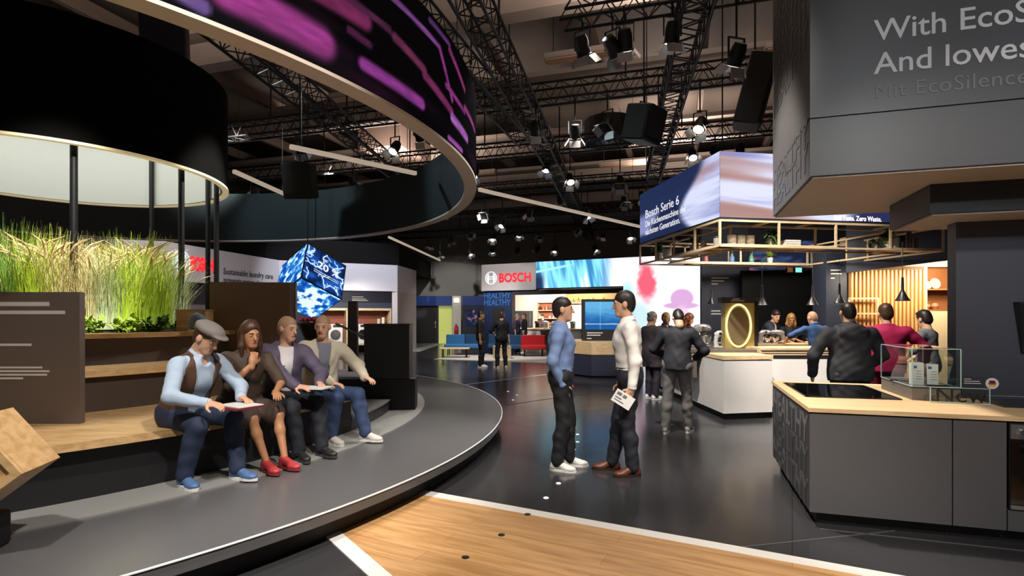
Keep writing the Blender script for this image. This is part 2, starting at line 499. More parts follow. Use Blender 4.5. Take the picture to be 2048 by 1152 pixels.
# dark duct boxes, a fan grille and a strip of unlit ceiling fittings
single('air_duct', MB().box((-4.4, 21.4, 8.3), (1.7, 3.0, 1.1), rz=-rad(17.2)), mat('duct_brown', '5d4c42', 0.7), 'brown square air duct hanging from the girders above the planted carousel', 'air duct')
t = thing('fan_grille', 'round wire fan guard high under the girders right of the centre truss', 'fan grille', (3.1, 17.5, 7.1), world=True)
m_ = MB()
for k in range(18):
    an = 2 * math.pi * k / 18; m_.cyl((3.1, 17.5, 7.1), (3.1 + 0.75 * math.cos(an), 17.5 + 0.75 * math.sin(an), 7.16), 0.012, n=5)
m_.sector((3.1, 17.5), 0.72, 0.76, 0, 360, 7.1, 7.16, 24); m_.sector((3.1, 17.5), 0.4, 0.42, 0, 360, 7.1, 7.14, 20)
m_.build('guard', STEEL, t)
MB().cyl((3.1, 17.5, 7.12), (3.1, 17.5, 7.8), 0.8, n=24).build('housing', RIG, t)
for k, (x, y) in enumerate(((1.72, 12.5), (-4.0, 14.8), (6.6, 12.0), (4.4, 21.5), (-1.6, 23.0))):
    M = Matrix.Rotation(-rad(17.2), 3, 'Z')
    t = thing('ceiling_fitting', ['unlit long ceiling fitting with an orange honeycomb diffuser', 'unlit pale ceiling fitting over the planted drum', 'unlit pale ceiling fitting above the grey canopy', 'unlit pale ceiling fitting far back, right of the centre truss', 'unlit pale ceiling fitting far back, left of the centre truss'][k], 'ceiling light', (x, y, 7.5), -rad(17.2), 'long ceiling fittings')
    MB().rbox((0, 0, 0.08), (2.0, 0.34, 0.14), 0.03).build('housing', GIRD, t)
    g = MB(); g.box((0, 0, -0.005), (1.9, 0.28, 0.02))
    dm = mat('honeycomb_diffuser', 'd8a880', 0.6, scale=60, var=0.35)
    g.build('diffuser', dm, t)
    MB().cyl((-0.8, 0, 0.15), (-0.8, 0, 1.2), 0.012, n=6).build('hanger', RIG, t); MB().cyl((0.8, 0, 0.15), (0.8, 0, 1.2), 0.012, n=6).build('hanger', RIG, t)

# ---- floor inlay of oak with white borders
s1, s2 = Vector((-0.716, 4.986, 0)), Vector((2.379, 3.385, 0)); e1 = (s2 - s1).normalized(); n1 = Vector((e1.y, -e1.x, 0))
q1, q2 = Vector((-1.318, 3.94, 0)), Vector((-0.889, 3.385, 0)); e2 = (q2 - q1).normalized(); n2 = Vector((-e2.y, e2.x, 0))
w_ = 0.115
a0, a1 = s1 - e1 * 0.5, s1 + e1 * 5.2
b0, b1 = q1 - e2 * 0.5, q1 + e2 * 3.2
oak = [v2(p) for p in (a0 + n1 * w_, a1 + n1 * w_, b1 + e2 * 1.0 + n2 * w_ + e1 * 2.6, b1 + n2 * w_, b0 + n2 * w_)]
struct('floor_oak', MB().prism(oak, 0.0, 0.006), OAKF)
struct('trim_50', MB().prism([v2(p) for p in (a0, a1, a1 + n1 * w_, a0 + n1 * w_)], 0.0, 0.008), LINEW)
struct('trim_51', MB().prism([v2(p) for p in (b0, b1, b1 + n2 * w_, b0 + n2 * w_)], 0.0, 0.008), LINEW)
def fline(i, p, q, w=0.03, m=LINEW):
    p, q = fl(*p), fl(*q); d = (q - p).normalized(); n = Vector((-d.y, d.x, 0)) * w / 2
    struct('trim_%d' % i, MB().prism([v2(x) for x in (p - n, q - n, q + n, p + n)], 0, 0.004), m)
fline(52, (838, 752), (966, 792), 0.05); fline(53, (932, 769), (1092, 749), 0.06)
LJ = mat('floor_joint', '5a5a5d', 0.5, var=0)
fline(54, (1470, 1096), (1790, 1062), 0.008, LJ); fline(55, (1640, 1058), (2048, 1102), 0.01, LJ)
fline(56, (1000, 812), (1220, 780), 0.012, LJ)
for k, (x, y) in enumerate(((1092, 996), (1117, 967), (1148, 899), (1155, 884), (1155, 869), (1149, 855), (1140, 843), (1026, 800), (1016, 783), (1034, 790))):
    p = fl(x, y)
    single('floor_stud', MB().lathe([(0.024, 0), (0.024, 0.004), (0.016, 0.008), (0.0, 0.008)], p, 12), mat('floor_stud_white', 'f0f0f0', 0.4, var=0, emit='ffffff', estr=0.5), 'small round white floor light in the dark aisle floor', 'floor light', 'white floor lights in the dark aisle')
for k, (x, y) in enumerate(((1055, 1029), (1003, 1070), (931, 1115))):
    p = fl(x, y, 0.006)
    single('floor_stud', MB().lathe([(0.026, 0), (0.026, 0.003), (0.012, 0.005), (0.0, 0.005)], p + Vector((0, 0, 0)), 12), BLACK, ['black dot in the oak floor nearest the far white border', 'black dot in the middle of the row on the oak floor', 'black dot in the oak floor nearest the camera'][k], 'floor stud', 'black dots in the oak floor')

# ================================================================== carousel stage
C = (-7.04, 7.60); DC = (-6.35, 7.72)
STG = mat('stage_top', '5c5c5e', 0.3, var=0.05, scale=1.2)
t = thing('round_stage', 'large round dark grey stage with a thin white rim, black skirt and light step ring', 'stage', (C[0], C[1], 0), world=True)
MB().sector(C, 0.0, 6.76, 0, 360, 0.0, 0.17, 128).build('skirt', BLACK, t)
MB().sector(C, 0.0, 6.90, 0, 360, 0.165, 0.25, 160).build('deck', STG, t)
o = MB().sector(C, 6.897, 6.908, 0, 360, 0.243, 0.2515, 220).build('rim', mat('white_rim', 'f2f2f0', 0.35, var=0, emit='ffffff', estr=0.15), t)
o['label'] = 'thin white rim line'
MB().sector(C, 5.2, 5.76, 0, 360, 0.245, 0.262, 128).build('step_ring', TREAD, t)['label'] = 'light grey step ring'

BRN = mat('dark_brown_riser', '4c4039', 0.5, var=0.06, scale=1)
OAKS = wood('oak_bench', 'c99f6a', 'e3bd88', scale=(1.5, 6, 10))
t = thing('tiered_seating', 'curved tiered seating with oak benches around the planted centre of the stage', 'seating', (C[0], C[1], 0.25), world=True)
MB().sector(C, 3.9, 5.3, -120, -13, 0.25, 0.64, 60).build('riser', BLACK, t)
MB().sector(C, 3.9, 5.4, -120, -13, 0.64, 0.70, 60).build('bench', OAKS, t)
MB().sector(C, 3.36, 3.95, -120, -9, 0.25, 1.03, 60).build('riser', BRN, t)
MB().sector(C, 3.36, 4.02, -120, -9, 1.03, 1.09, 60).build('bench', OAKS, t)
for k in range(5):
    st_ = rad(-100 + 17 * k)
MB().sector(C, 3.98, 4.03, -120, -40, 0.72, 0.80, 40).build('backrest', OAKS, t)
t = thing('stage_steps', 'flight of grey steps climbing the seating right of the seated man in the pale jacket', 'steps', (C[0] + 4.6, C[1], 0.25), world=True)
for k, (r0, r1, z) in enumerate(((4.85, 5.3, 0.42), (4.42, 4.85, 0.60), (3.6, 4.42, 0.78))):
    MB().sector(C, r0, r1, -12.9, 2.5, 0.262 if k == 0 else 0.25, z - 0.02, 10).build('riser', DGREY2, t)
    MB().sector(C, r0 - 0.02, r1 + 0.015, -12.9, 2.5, z - 0.02, z, 10).build('tread', TREAD, t)
t = thing('stair_cheek', 'black cheek wall at the end of the grey stage steps', 'stair wall', (C[0] + 5.1, C[1] + 0.4, 0.25), world=True)
MB().sector(C, 4.4, 5.66, 2.6, 6.5, 0.262, 0.70, 6).build('panel', BLACK, t)
def rot2(r, a): return Vector((C[0] + r * math.cos(rad(a)), C[1] + r * math.sin(rad(a)), 0))
t = thing('black_cabinet', 'tall black box standing on the end of the stage steps', 'cabinet', (-1.8, 8.05, 0.70), 0.06)
MB().rbox((0, 0, 0.39), (0.64, 0.42, 0.77), 0.01).build('body', mat('black_box_board', '2b2b2d', 0.45, var=0.03), t)
MB().box((0, 0, 0.78), (0.655, 0.435, 0.014)).build('top', DGREY2, t)

# planter with its drum overhead
PL = mat('planter_board', '6c5c52', 0.5, var=0.06, scale=1)
t = thing('round_planter', 'round brown planter with an oak rim holding tall grasses', 'planter', (DC[0], DC[1], 0.25), world=True)
MB().sector(DC, 0.0, 2.62, 0, 360, 0.25, 1.36, 72).build('body', PL, t)
MB().sector(DC, 2.42, 2.72, 0, 360, 1.36, 1.41, 96).build('rim', OAKS, t)
tag(rebase(MB().lathe([(2.42, 1.362), (2.3, 1.40), (1.2, 1.46), (0, 1.47)], (DC[0], DC[1], 0), 40).build('planting_soil', mat('soil', '4a3a26', 0.9, var=0.4, scale=14, bump=0.4))), 'brown soil bed between the grasses in the planter', 'soil', kind='stuff')
t = thing('drum_canopy', 'black round drum canopy on poles over the planted grasses', 'canopy', (DC[0], DC[1], 1.41), world=True)
MB().sector(DC, 2.03, 2.10, 0, 360, 3.56, 5.0, 96).build('shell', mat('black_drum', '020202', 0.9, var=0.02, spec=0.1), t, True)
MB().sector(DC, 1.99, 2.03, 0, 360, 3.56, 4.98, 96).build('lining', mat('white_lining', 'c4c8c4', 0.7, var=0.02), t, True)['label'] = 'white inner lining'
MB().sector(DC, 0.0, 2.0, 0, 360, 4.9, 4.96, 64).build('ceiling_disc', mat('white_lining', 'e8ebe8'), t)
MB().sector(DC, 2.03, 2.112, 0, 360, 3.535, 3.565, 96).build('rim', mat('lit_cream_rim', 'e8d8b0', 0.5, var=0, emit='f2dcae', estr=0.3), t)
for (x, y) in ((-4.99, 6.27), (-4.35, 7.37), (-5.02, 9.25), (-4.45, 8.67), (-6.33, 9.78), (-7.4, 6.3), (-8.1, 8.4)):
    d = Vector((x - DC[0], y - DC[1])); d = d.normalized() * 1.94
    MB().cyl((DC[0] + d.x, DC[1] + d.y, 1.40), (DC[0] + d.x, DC[1] + d.y, 4.92), 0.038, n=14).build('pole', BLACKM, t, True)

# LED ring overhead
RC = (-7.03, 7.69); RR = 6.52; RZ0, RZ1 = 3.5, 4.72
t = thing('light_ring', 'huge suspended ring with a magenta video screen outside and cream lower edge', 'ring canopy', (RC[0], RC[1], RZ0), world=True)
MB().sector(RC, RR - 0.18, RR, 0, 360, RZ0, RZ0 + 0.03, 220).build('lower_edge', mat('cream_ring_edge', 'ecdccc', 0.5, var=0.02), t)['label'] = 'cream lower edge'
MB().sector(RC, RR - 0.16, RR - 0.02, 0, 360, RZ0 + 0.03, RZ1, 160).build('inner_wall', mat('dark_teal_fabric', '28343a', 0.55, var=0.15, scale=0.5), t, True)
for an in (-100, -60, -20, 20, 60, 100, 140, 180, 220):
    p = rot2(1, an); x, y = RC[0] + (RR - 0.09) * math.cos(rad(an)), RC[1] + (RR - 0.09) * math.sin(rad(an))
    MB().cyl((x, y, RZ1 - 0.02), (x, y, 8.6), 0.008, n=5).build('cable', RIG, t)
def ring_hit(px, py):
    dx, dz = (px - 1024) / 1100, -(py - 632) / 1100
    a = dx * dx + 1; b = -2 * (dx * RC[0] + RC[1]); c = RC[0] ** 2 + RC[1] ** 2 - RR ** 2
    Y = (-b - math.sqrt(max(0, b * b - 4 * a * c))) / (2 * a)
    return RR * math.atan2(Y - RC[1], dx * Y - RC[0]), CAMH + dz * Y
blobs = [((455, -16), (645, 85), 58, 'a53c8c'), ((360, -15), (405, 12), 26, '8a68b4'), ((600, -40), (730, 40), 34, '8a2c62'), ((690, -10), (780, 60), 12, '5a2448'),
         ((728, 128), (845, 208), 20, '9a3c9a'), ((790, 74), (850, 140), 14, '7a3056'), ((780, -10), (880, 95), 9, '8a4a98'), ((850, 150), (905, 225), 14, '8a2f66'),
         ((880, 95), (905, 200), 9, 'a83c9c'), ((900, 100), (930, 180), 10, '9c3478'), ((905, 235), (935, 278), 15, 'c070d0'), ((930, 215), (950, 262), 9, 'b04898'),
         ((898, 275), (925, 302), 7, 'c060c8'), ((893, 170), (930, 225), 8, 'a03890'), ((700, 60), (740, 90), 12, '501c40'), ((860, 40), (900, 90), 8, '6a3880')]
BL = []
for p, q, w, c in blobs:
    u0, z0 = ring_hit(*p); u1, z1 = ring_hit(*q)
    d = math.hypot((p[0] - 1024), 1); Yk = math.hypot(RC[0] + RR * math.cos(u0 / RR), 0)
    yy = RC[1] + RR * math.sin(u0 / RR)
    BL.append((u0, z0, u1, z1, w * yy / 1100 * 0.75, lin(c)))
def ring_pic(u, v):
    an = rad(-130) + u * rad(200); s = RR * an; z = RZ0 + 0.03 + v * (RZ1 - RZ0 - 0.03)
    r = np.full_like(u, 0.020); g = np.full_like(u, 0.016); b = np.full_like(u, 0.020)
    nz = fbm(s * 6, z * 30, 3)
    for (u0, z0, u1, z1, w, c) in BL:
        du, dz = u1 - u0, z1 - z0; L = du * du + dz * dz
        tt = np.clip(((s - u0) * du + (z - z0) * dz) / L, 0, 1)
        d = np.hypot(s - u0 - tt * du, z - z0 - tt * dz)
        k = sst(w * 1.25, w * 0.55, d) * (0.75 + 0.5 * nz)
        cc = [0.74 * x ** (1 / 2.2) for x in c]
        r = r * (1 - k) + cc[0] * k; g = g * (1 - k) + cc[1] * k; b = b * (1 - k) + cc[2] * k
    wav = sst(0.55, 0.75, fbm(s * 0.5 + 5, z * 3, 3)) * 0.10
    return r + wav * 0.8, g + wav * 0.25, b + wav * 0.7
def ring_surf(u, v):
    an = rad(-130) + u * rad(200); z = RZ0 + 0.03 + v * (RZ1 - RZ0 - 0.03)
    return RC[0] + (RR - 0.004) * np.cos(an), RC[1] + (RR - 0.004) * np.sin(an), z
o = screen('video_screen', ring_surf, 900, 60, ring_pic, emitmat('ring_video', 1.0), t)
o['label'] = 'black video screen with magenta light streaks'

# ================================================================== near kitchen island and canopy on the right
K = Vector((2.281, 4.21, 0))
def kp(t_, s_, z): return K + B_ * t_ + A_ * s_ + UP * z
def kbox(mb, t0, t1, s0, s1, z0, z1):
    return mb.hexa([kp(t0, s0, z0), kp(t1, s0, z0), kp(t1, s1, z0), kp(t0, s1, z0), kp(t0, s0, z1), kp(t1, s0, z1), kp(t1, s1, z1), kp(t0, s1, z1)])
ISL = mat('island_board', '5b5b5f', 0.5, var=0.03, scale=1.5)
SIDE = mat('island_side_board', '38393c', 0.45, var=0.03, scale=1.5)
RELF_LIT = mat('relief_letters_lit', '66676c', 0.4, var=0.03)  # lighter copy for the top row: light falling there put into the colour
RELF = mat('relief_letters', '45464a', 0.32, var=0.03)
t = thing('kitchen_island', 'near dark grey kitchen island with oak worktop on the right', 'kitchen island', tuple(kp(0.6, 0.9, 0)), world=True)
def kpoly(pts): return [v2(kp(*p, 0)) for p in pts]
MB().prism(kpoly(((0.06, 0.08), (3.2, 0.08), (3.2, 0.85), (1.2, 0.85), (1.2, 1.72), (0.06, 1.72))), 0.0, 0.10).build('plinth', BLACK, t)
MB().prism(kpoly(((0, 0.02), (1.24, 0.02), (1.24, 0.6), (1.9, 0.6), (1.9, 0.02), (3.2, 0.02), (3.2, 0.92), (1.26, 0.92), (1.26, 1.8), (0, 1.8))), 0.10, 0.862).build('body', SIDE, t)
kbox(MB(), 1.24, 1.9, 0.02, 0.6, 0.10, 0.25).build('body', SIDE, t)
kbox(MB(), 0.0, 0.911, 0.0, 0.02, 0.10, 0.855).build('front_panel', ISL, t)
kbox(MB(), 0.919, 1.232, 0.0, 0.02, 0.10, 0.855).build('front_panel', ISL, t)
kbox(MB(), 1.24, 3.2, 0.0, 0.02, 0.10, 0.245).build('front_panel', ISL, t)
wt = [v2(kp(*p, 0)) for p in ((-0.012, -0.015), (3.2, -0.015), (3.2, 0.925), (1.26, 0.925), (1.26, 1.81), (-0.012, 1.81))]
MB().prism(wt, 0.868, 0.90).build('worktop', OAK, t)
for r_ in range(3):
    lettering('HEALTHY', 0.32, kp(-0.0005, 1.76, 0.60 - 0.25 * r_), -A_, UP, RELF_LIT if r_ == 0 else RELF, t, 'relief_lettering', 0.0025, 0.004, width=1.70)
t = thing('cooktop', 'large black glass cooktop flush in the oak worktop', 'cooktop', tuple(kp(0.5, 0.6, 0.90)), world=True)
hp = [fl(*p, 0.90) for p in ((1612, 794), (1803, 800), (1726, 772), (1567, 766.5))]
MB().prism([v2(p) for p in hp], 0.898, 0.907).build('glass', mat('black_glass', '08080a', 0.06, var=0), t)
g = MB(); c0 = sum((p for p in hp), Vector()) / 4
for k in range(4): g.add([], []) 
fr = MB()
for i in range(4):
    p, q = hp[i], hp[(i + 1) % 4]; d = (q - p).normalized(); n = Vector((-d.y, d.x, 0)) * 0.006
    fr.prism([v2(x) for x in (p - n, q - n, q + n, p + n)], 0.899, 0.909)
fr.build('frame', mat('dark_trim', '2a2a2c', 0.3, 0.6, var=0), t)
t = thing('dark_counter_inset', 'dark glossy inset in the worktop at the right edge, behind the New sign', 'worktop inset', tuple(kp(2.2, 0.7, 0.90)), world=True)
kbox(MB(), 1.42, 3.2, 0.44, 0.92, 0.899, 0.908).build('panel', mat('inset_dark', '2a2b30', 0.3, var=0), t)
# oven at the right edge
t = thing('oven', 'built-in steel oven in the near island at the right edge', 'oven', tuple(kp(1.55, 0, 0.25)), world=True)
kbox(MB(), 1.245, 1.84, -0.004, 0.02, 0.25, 0.855).build('body', BLACK, t)
kbox(MB(), 1.25, 1.83, -0.012, 0.0, 0.745, 0.845).build('control_panel', STEEL, t)
for k in range(3):
    MB().cyl(kp(1.315 + 0.22 * k, -0.012, 0.795), kp(1.315 + 0.22 * k, -0.04, 0.795), 0.022, n=16).build('knob', CHROME, t, True)
kbox(MB(), 1.25, 1.83, -0.012, 0.0, 0.285, 0.735).build('door', mat('oven_glass', '1a120c', 0.08, var=0), t)
kbox(MB(), 1.25, 1.83, -0.014, 0.0, 0.255, 0.283).build('sill', STEEL, t)
hm = MB().cyl(kp(1.30, -0.055, 0.70), kp(1.80, -0.055, 0.70), 0.011, n=10)
hm.cyl(kp(1.32, -0.055, 0.70), kp(1.32, -0.01, 0.70), 0.008, n=8); hm.cyl(kp(1.78, -0.055, 0.70), kp(1.78, -0.01, 0.70), 0.008, n=8)
hm.build('handle', CHROME, t, True)
# vitrine on the worktop
Vc = fl(1824, 800, 0.90)
def vp(t_, s_, z): return Vector((Vc.x, Vc.y, 0)) + B_ * t_ + A_ * s_ + UP * z
def vbox(mb, t0, t1, s0, s1, z0, z1):
    return mb.hexa([vp(t0, s0, z0), vp(t1, s0, z0), vp(t1, s1, z0), vp(t0, s1, z0), vp(t0, s0, z1), vp(t1, s0, z1), vp(t1, s1, z1), vp(t0, s1, z1)])
t = thing('display_case', 'glass display case on a grey base holding white boxes beside the cooktop', 'display case', tuple(vp(0.17, 0.38, 0.90)), world=True)
vbox(MB(), 0, 0.34, 0, 0.74, 0.90, 1.0).build('base', mat('taupe_base', '6e6862', 0.5), t)
vbox(MB(), -0.003, 0.343, -0.003, 0.743, 1.0, 1.012).build('base_plate', mat('dark_plate', '3a4044', 0.2, 0.4), t)
for (a, b, c, d) in ((0, 0.34, 0, 0.006), (0, 0.34, 0.734, 0.74), (0, 0.006, 0.006, 0.734), (0.334, 0.34, 0.006, 0.734)):
    vbox(MB(), a, b, c, d, 1.012, 1.325).build('glass_pane', GLASS, t)
vbox(MB(), 0, 0.34, 0, 0.74, 1.325, 1.331).build('glass_lid', GLASS, t)
ed = MB()
EDG = mat('glass_edge', 'a8c4c0', 0.2, var=0, emit='9fbdb8', estr=0.12)
for (a, b) in ((0, 0), (0.34, 0), (0, 0.74), (0.34, 0.74)): ed.box(vp(a, b, 1.17), (0.007, 0.007, 0.31), rz=-rad(17.2))
for z in (1.014, 1.328):
    for s_ in (0, 0.74): ed.box(vp(0.17, s_, z), (0.34, 0.006, 0.006), rz=-rad(17.2))
    for a in (0, 0.34): ed.box(vp(a, 0.37, z), (0.006, 0.74, 0.006), rz=-rad(17.2))
ed.build('glass_edge', EDG, t)
for k, (a, s_, w, hh) in enumerate(((0.10, 0.20, 0.085, 0.185), (0.20, 0.16, 0.075, 0.18))):
    b = thing('white_carton', ['white printed carton on the left in the glass display case', 'white printed carton on the right in the glass display case'][k], 'carton', tuple(vp(a, s_, 1.012)), -rad(17.2 + 12 * k), 'cartons in the glass case')
    MB().box((0, 0, hh / 2), (w, 0.07, hh)).build('box', mat('carton_white', 'ecebea', 0.5, var=0.01), b)
    q = MB()
    for i in range(4): q.box((0.01, -0.0355, 0.05 + 0.022 * i), (0.05 - 0.008 * (i % 2), 0.001, 0.004))
    q.build('print', PRINTG, b)
    MB().box((-0.02, -0.0355, 0.15), (0.025, 0.001, 0.022)).build('print', mat('blue_print', '3a6fb0', 0.5, var=0), b)
for k, (a, s_) in enumerate(((0.05, 0.42), (0.20, 0.06))):
    b = thing('small_knife', ['small dark handled gadget lying at the back of the display case', 'slim black gadget lying at the front of the display case'][k], 'gadget', tuple(vp(a, s_, 1.012)), -rad(17))
    MB().rbox((0, 0, 0.008), (0.16, 0.02, 0.014), 0.008).build('handle', BLACK, b)
    MB().box((0.09, 0, 0.007), (0.06, 0.012, 0.004)).build('tip', CHROME, b)
# acrylic "New" sign
t = thing('acrylic_sign', 'clear acrylic sign reading New at the front of the near worktop', 'sign', tuple(fl(1910, 806, 0.9)), world=True)
Nc = fl(1861, 805, 0.9); u_ = B_
def np_(a, s_, z): return Nc + u_ * a + A_ * s_ + UP * z
MB().hexa([np_(0, 0, 0), np_(0.40, 0, 0), np_(0.40, 0.006, 0), np_(0, 0.006, 0), np_(0, 0, 0.125), np_(0.40, 0, 0.125), np_(0.40, 0.006, 0.125), np_(0, 0.006, 0.125)]).build('pane', GLASS, t)
q = MB()
for a in (0.0, 0.397): q.box(np_(a, 0.003, 0.0625), (0.005, 0.007, 0.125), rz=-rad(17.2))
q.box(np_(0.2, 0.003, 0.124), (0.4, 0.007, 0.004), rz=-rad(17.2)); q.box(np_(0.2, 0.003, 0.002), (0.4, 0.007, 0.004), rz=-rad(17.2)); q.build('edge', EDG, t)
lettering('New', 0.16, np_(0.028, -0.001, 0.012), u_, UP, mat('black_letters', '141416', 0.4, var=0), t, 'lettering', 0.002, width=0.35)
# dark wall behind the worktop
Wc = Vector((3.81, 4.72, 0))
t = thing('booth_wall', 'tall dark grey wall behind the near worktop at the right', 'wall panel', tuple(Wc + B_ * 0.8), world=True)
def wp(a, s_, z): return Wc + B_ * a + A_ * s_ + UP * z
def wbox(mb, t0, t1, s0, s1, z0, z1):
    return mb.hexa([wp(t0, s0, z0), wp(t1, s0, z0), wp(t1, s1, z0), wp(t0, s1, z0), wp(t0, s0, z1), wp(t1, s0, z1), wp(t1, s1, z1), wp(t0, s1, z1)])
wbox(MB(), 0, 1.8, 0, 0.16, 0.0, 2.66).build('panel', mat('slate_board', '3a3b45', 0.5, var=0.04, scale=1), t)
wbox(MB(), 0.13, 1.8, -0.004, 0.0, 0.925, 0.93).build('joint', mat('pale_joint', '8a8a90', 0.5, var=0), t)
hd = thing('sloped_hood', 'black sloped kitchen hood mounted on the dark wall at the right edge', 'cooker hood', tuple(wp(0.75, 0, 1.3)), world=True)
g = MB(); z0, z1 = 1.30, 1.70
P = [wp(0.40, -0.001, z1), wp(1.2, -0.001, z1), wp(1.15, -0.001, z0), wp(0.45, -0.001, z0), wp(0.40, -0.10, z1), wp(1.2, -0.10, z1), wp(1.15, -0.03, z0), wp(0.45, -0.03, z0)]
g.add(P, [(0, 1, 2, 3), (7, 6, 5, 4), (0, 4, 5, 1), (1, 5, 6, 2), (2, 6, 7, 3), (3, 7, 4, 0)]); g.build('body', mat('hood_black', '1b1c1f', 0.25, var=0), hd)
wbox(MB(), 0.40, 1.2, -0.10, 0.0, 1.70, 1.715).build('top', BLACKM, hd)
st_ = thing('flag_sticker', 'round white sticker with a black, red and gold flag on the dark wall', 'sticker', tuple(wp(0.25, -0.002, 1.0)), world=True)
cc = ptat(1985, 771, 4.62); nn = -A_
def disc(mb, c, r, d0, d1, n=24, lo=-1, hi=1):
    pts = []
    return mb.cyl(c + nn * d0, c + nn * d1, r, n=n)
cc = wp(0.255, 0, 1.03)
disc(MB(), cc, 0.047, 0, 0.003).build('disc', PRINTW, st_)
for k, cl in enumerate(('1a1a1a', 'c02018', 'e8b820')):
    zz = 0.016 - 0.0107 * (k + 0.5) * 1.5 + 0.008
    wd = math.sqrt(max(0.0001, 0.026 ** 2 - (zz - 0.0) ** 2)) if abs(zz) < 0.026 else 0.01
    MB().box(cc + UP * zz + nn * 0.004, (2 * wd, 0.002, 0.0155), rz=-rad(17.2)).build('stripe', mat('flag_%s' % cl, cl, 0.5, var=0), st_)
ic = thing('info_card', 'small dark card with white print beside the New sign', 'card', tuple(wp(0.1, -0.004, 0.9)), world=True)
wbox(MB(), 0.03, 0.19, -0.03, -0.027, 0.905, 1.08).build('card', mat('dark_card', '34353c', 0.4, var=0), ic)
q = MB()
for i, w in enumerate((0.05, 0.11, 0.12)): q.box(wp(0.045 + w / 2, -0.031, 1.065 - 0.018 * i), (w, 0.001, 0.006), rz=-rad(17.2))
q.build('print', PRINTW, ic)
# canopy
CAN = mat('canopy_board', '4a4a4c', 0.42, var=0.03, scale=1)
CANS = mat('canopy_side', '56575b', 0.32, var=0.03, scale=1)
t = thing('booth_canopy', 'large dark grey overhead canopy with white lettering above the near island', 'canopy', tuple(kp(0.8, 0.9, 2.67)), world=True)
kbox(MB(), 0, 4.2, 0, 1.8, 2.67, 3.105).build('lower_band', CAN, t)
kbox(MB(), 0.012, 4.2, 0.012, 1.79, 3.10, 3.118).build('joint', BLACK, t)
kbox(MB(), 0, 4.2, 0, 1.8, 3.115, 6.2).build('upper_panel', CAN, t)
kbox(MB(), 0.02, 4.2, 0.02, 1.78, 2.655, 2.672).build('underside', mat('taupe_underside', 'b0a59e', 0.6, var=0.02), t)
for r_ in range(2):
    lettering('HEALTHY', 0.30, kp(-0.001, 1.76, 2.74 + 0.19 * r_), -A_, UP, RELF, t, 'relief_lettering', 0.0025, 0.003, width=1.70)
for r_ in range(5):
    lettering('HEALTHY', 0.30, kp(-0.001, 1.76, 3.70 + 0.24 * r_), -A_, UP, RELF, t, 'relief_lettering', 0.0025, 0.003, width=1.70)
LT = mat('pale_letters', 'dedede', 0.5, var=0)
lettering('With EcoS', 0.222, kp(0.425, -0.001, 3.64), B_, UP, LT, t, 'lettering', 0.004, 0.0015, spacing=0.99)
lettering('And lowes', 0.222, kp(0.425, -0.001, 3.395), B_, UP, LT, t, 'lettering', 0.004, 0.0015, spacing=1.0)
lettering('Mit EcoSilence', 0.150, kp(0.425, -0.001, 3.215), B_, UP, mat('dim_letters', '6e6e6e', 0.5, var=0), t, 'lettering', 0.003, spacing=1.05)
t = thing('hanging_bulkhead', 'dark bulkhead hanging below the grey canopy', 'bulkhead', tuple(kp(1.6, 1.2, 2.417)), world=True)
kbox(MB(), 0.961, 4.2, 0.5, 1.4, 2.42, 2.656).build('panel', mat('bulkhead_board', '2a2a2d', 0.5, var=0.03), t)
kbox(MB(), 0.98, 4.2, 0.52, 1.38, 2.405, 2.421).build('underside', mat('taupe_underside', 'b0a59e'), t)
# ================================================================== rigging
def truss(p, q, label, w=0.38, group=None):
    p, q = Vector(p), Vector(q); d = (q - p); L = d.length; d.normalize()
    n = d.cross(UP).normalized() * w / 2; h = UP * w
    t = thing('lighting_truss', label, 'truss', tuple(p), 0, group, world=True)
    for a in (-n, n):
        for b in (Vector(), h):
            MB().cyl(p + a + b, q + a + b, 0.025, n=6).build('chord', RIG, t)
    m = MB(); k = int(L / (w * 1.15))
    for i in range(k):
        u0 = p + d * (L * i / k); u1 = p + d * (L * (i + 1) / k); um = (u0 + u1) / 2
        for a in (-n, n): m.cyl(u0 + a, um + a + h, 0.011, n=4, caps=False); m.cyl(um + a + h, u1 + a, 0.011, n=4, caps=False)
        for b in (Vector(), h): m.cyl(u0 - n + b, um + n + b, 0.011, n=4, caps=False); m.cyl(um + n + b, u1 - n + b, 0.011, n=4, caps=False)
    m.build('lacing', RIG, t)
    for f in (0.2, 0.5, 0.8):
        c = p + d * (L * f) + h; MB().cyl(c, (c.x, c.y, 7.85), 0.02, n=5).build('drop', RIG, t)
    return t
TZ = 5.6
def tp(px, py): return ptat(px, py, (TZ - CAMH) * 1100 / (632 - py))
def tline(a, b, e0, e1):
    p, q = tp(*a), tp(*b); d = (q - p).normalized()
    return p - d * e0, q + d * e1
for a, b, e0, e1, lab in (((960, 60), (1180, 480), 4, 0, 'black lattice truss running away over the middle of the aisle'),
                          ((1400, 0), (1310, 350), 2, 1, 'black lattice truss running away right of the aisle, before the grey canopy'),
                          ((470, 100), (760, 330), 4, 6, 'black lattice truss running away over the stage inside the ring'),
                          ((790, 10), (968, 200), 1, 3, 'black lattice truss just outside the right rim of the magenta ring')):
    p, q = tline(a, b, e0, e1); truss(p, q, lab)
XT = [(8.6, 0.8, 4.6), (11.6, -9, 5.2), (15.2, -9.6, 8), (19.6, -12, 9), (24.5, -13.9, 9), (29.5, -14, 8)]
XL = ['nearest crossing truss', 'second crossing truss', 'third crossing truss', 'fourth crossing truss', 'fifth crossing truss', 'farthest crossing truss']
for (yc, t0, t1), lab in zip(XT, XL):
    p = Vector((0, yc, TZ + 0.42)); truss(p + B_ * t0, p + B_ * t1, 'black lattice truss across the hall, the ' + lab + ' from the camera', 0.34)
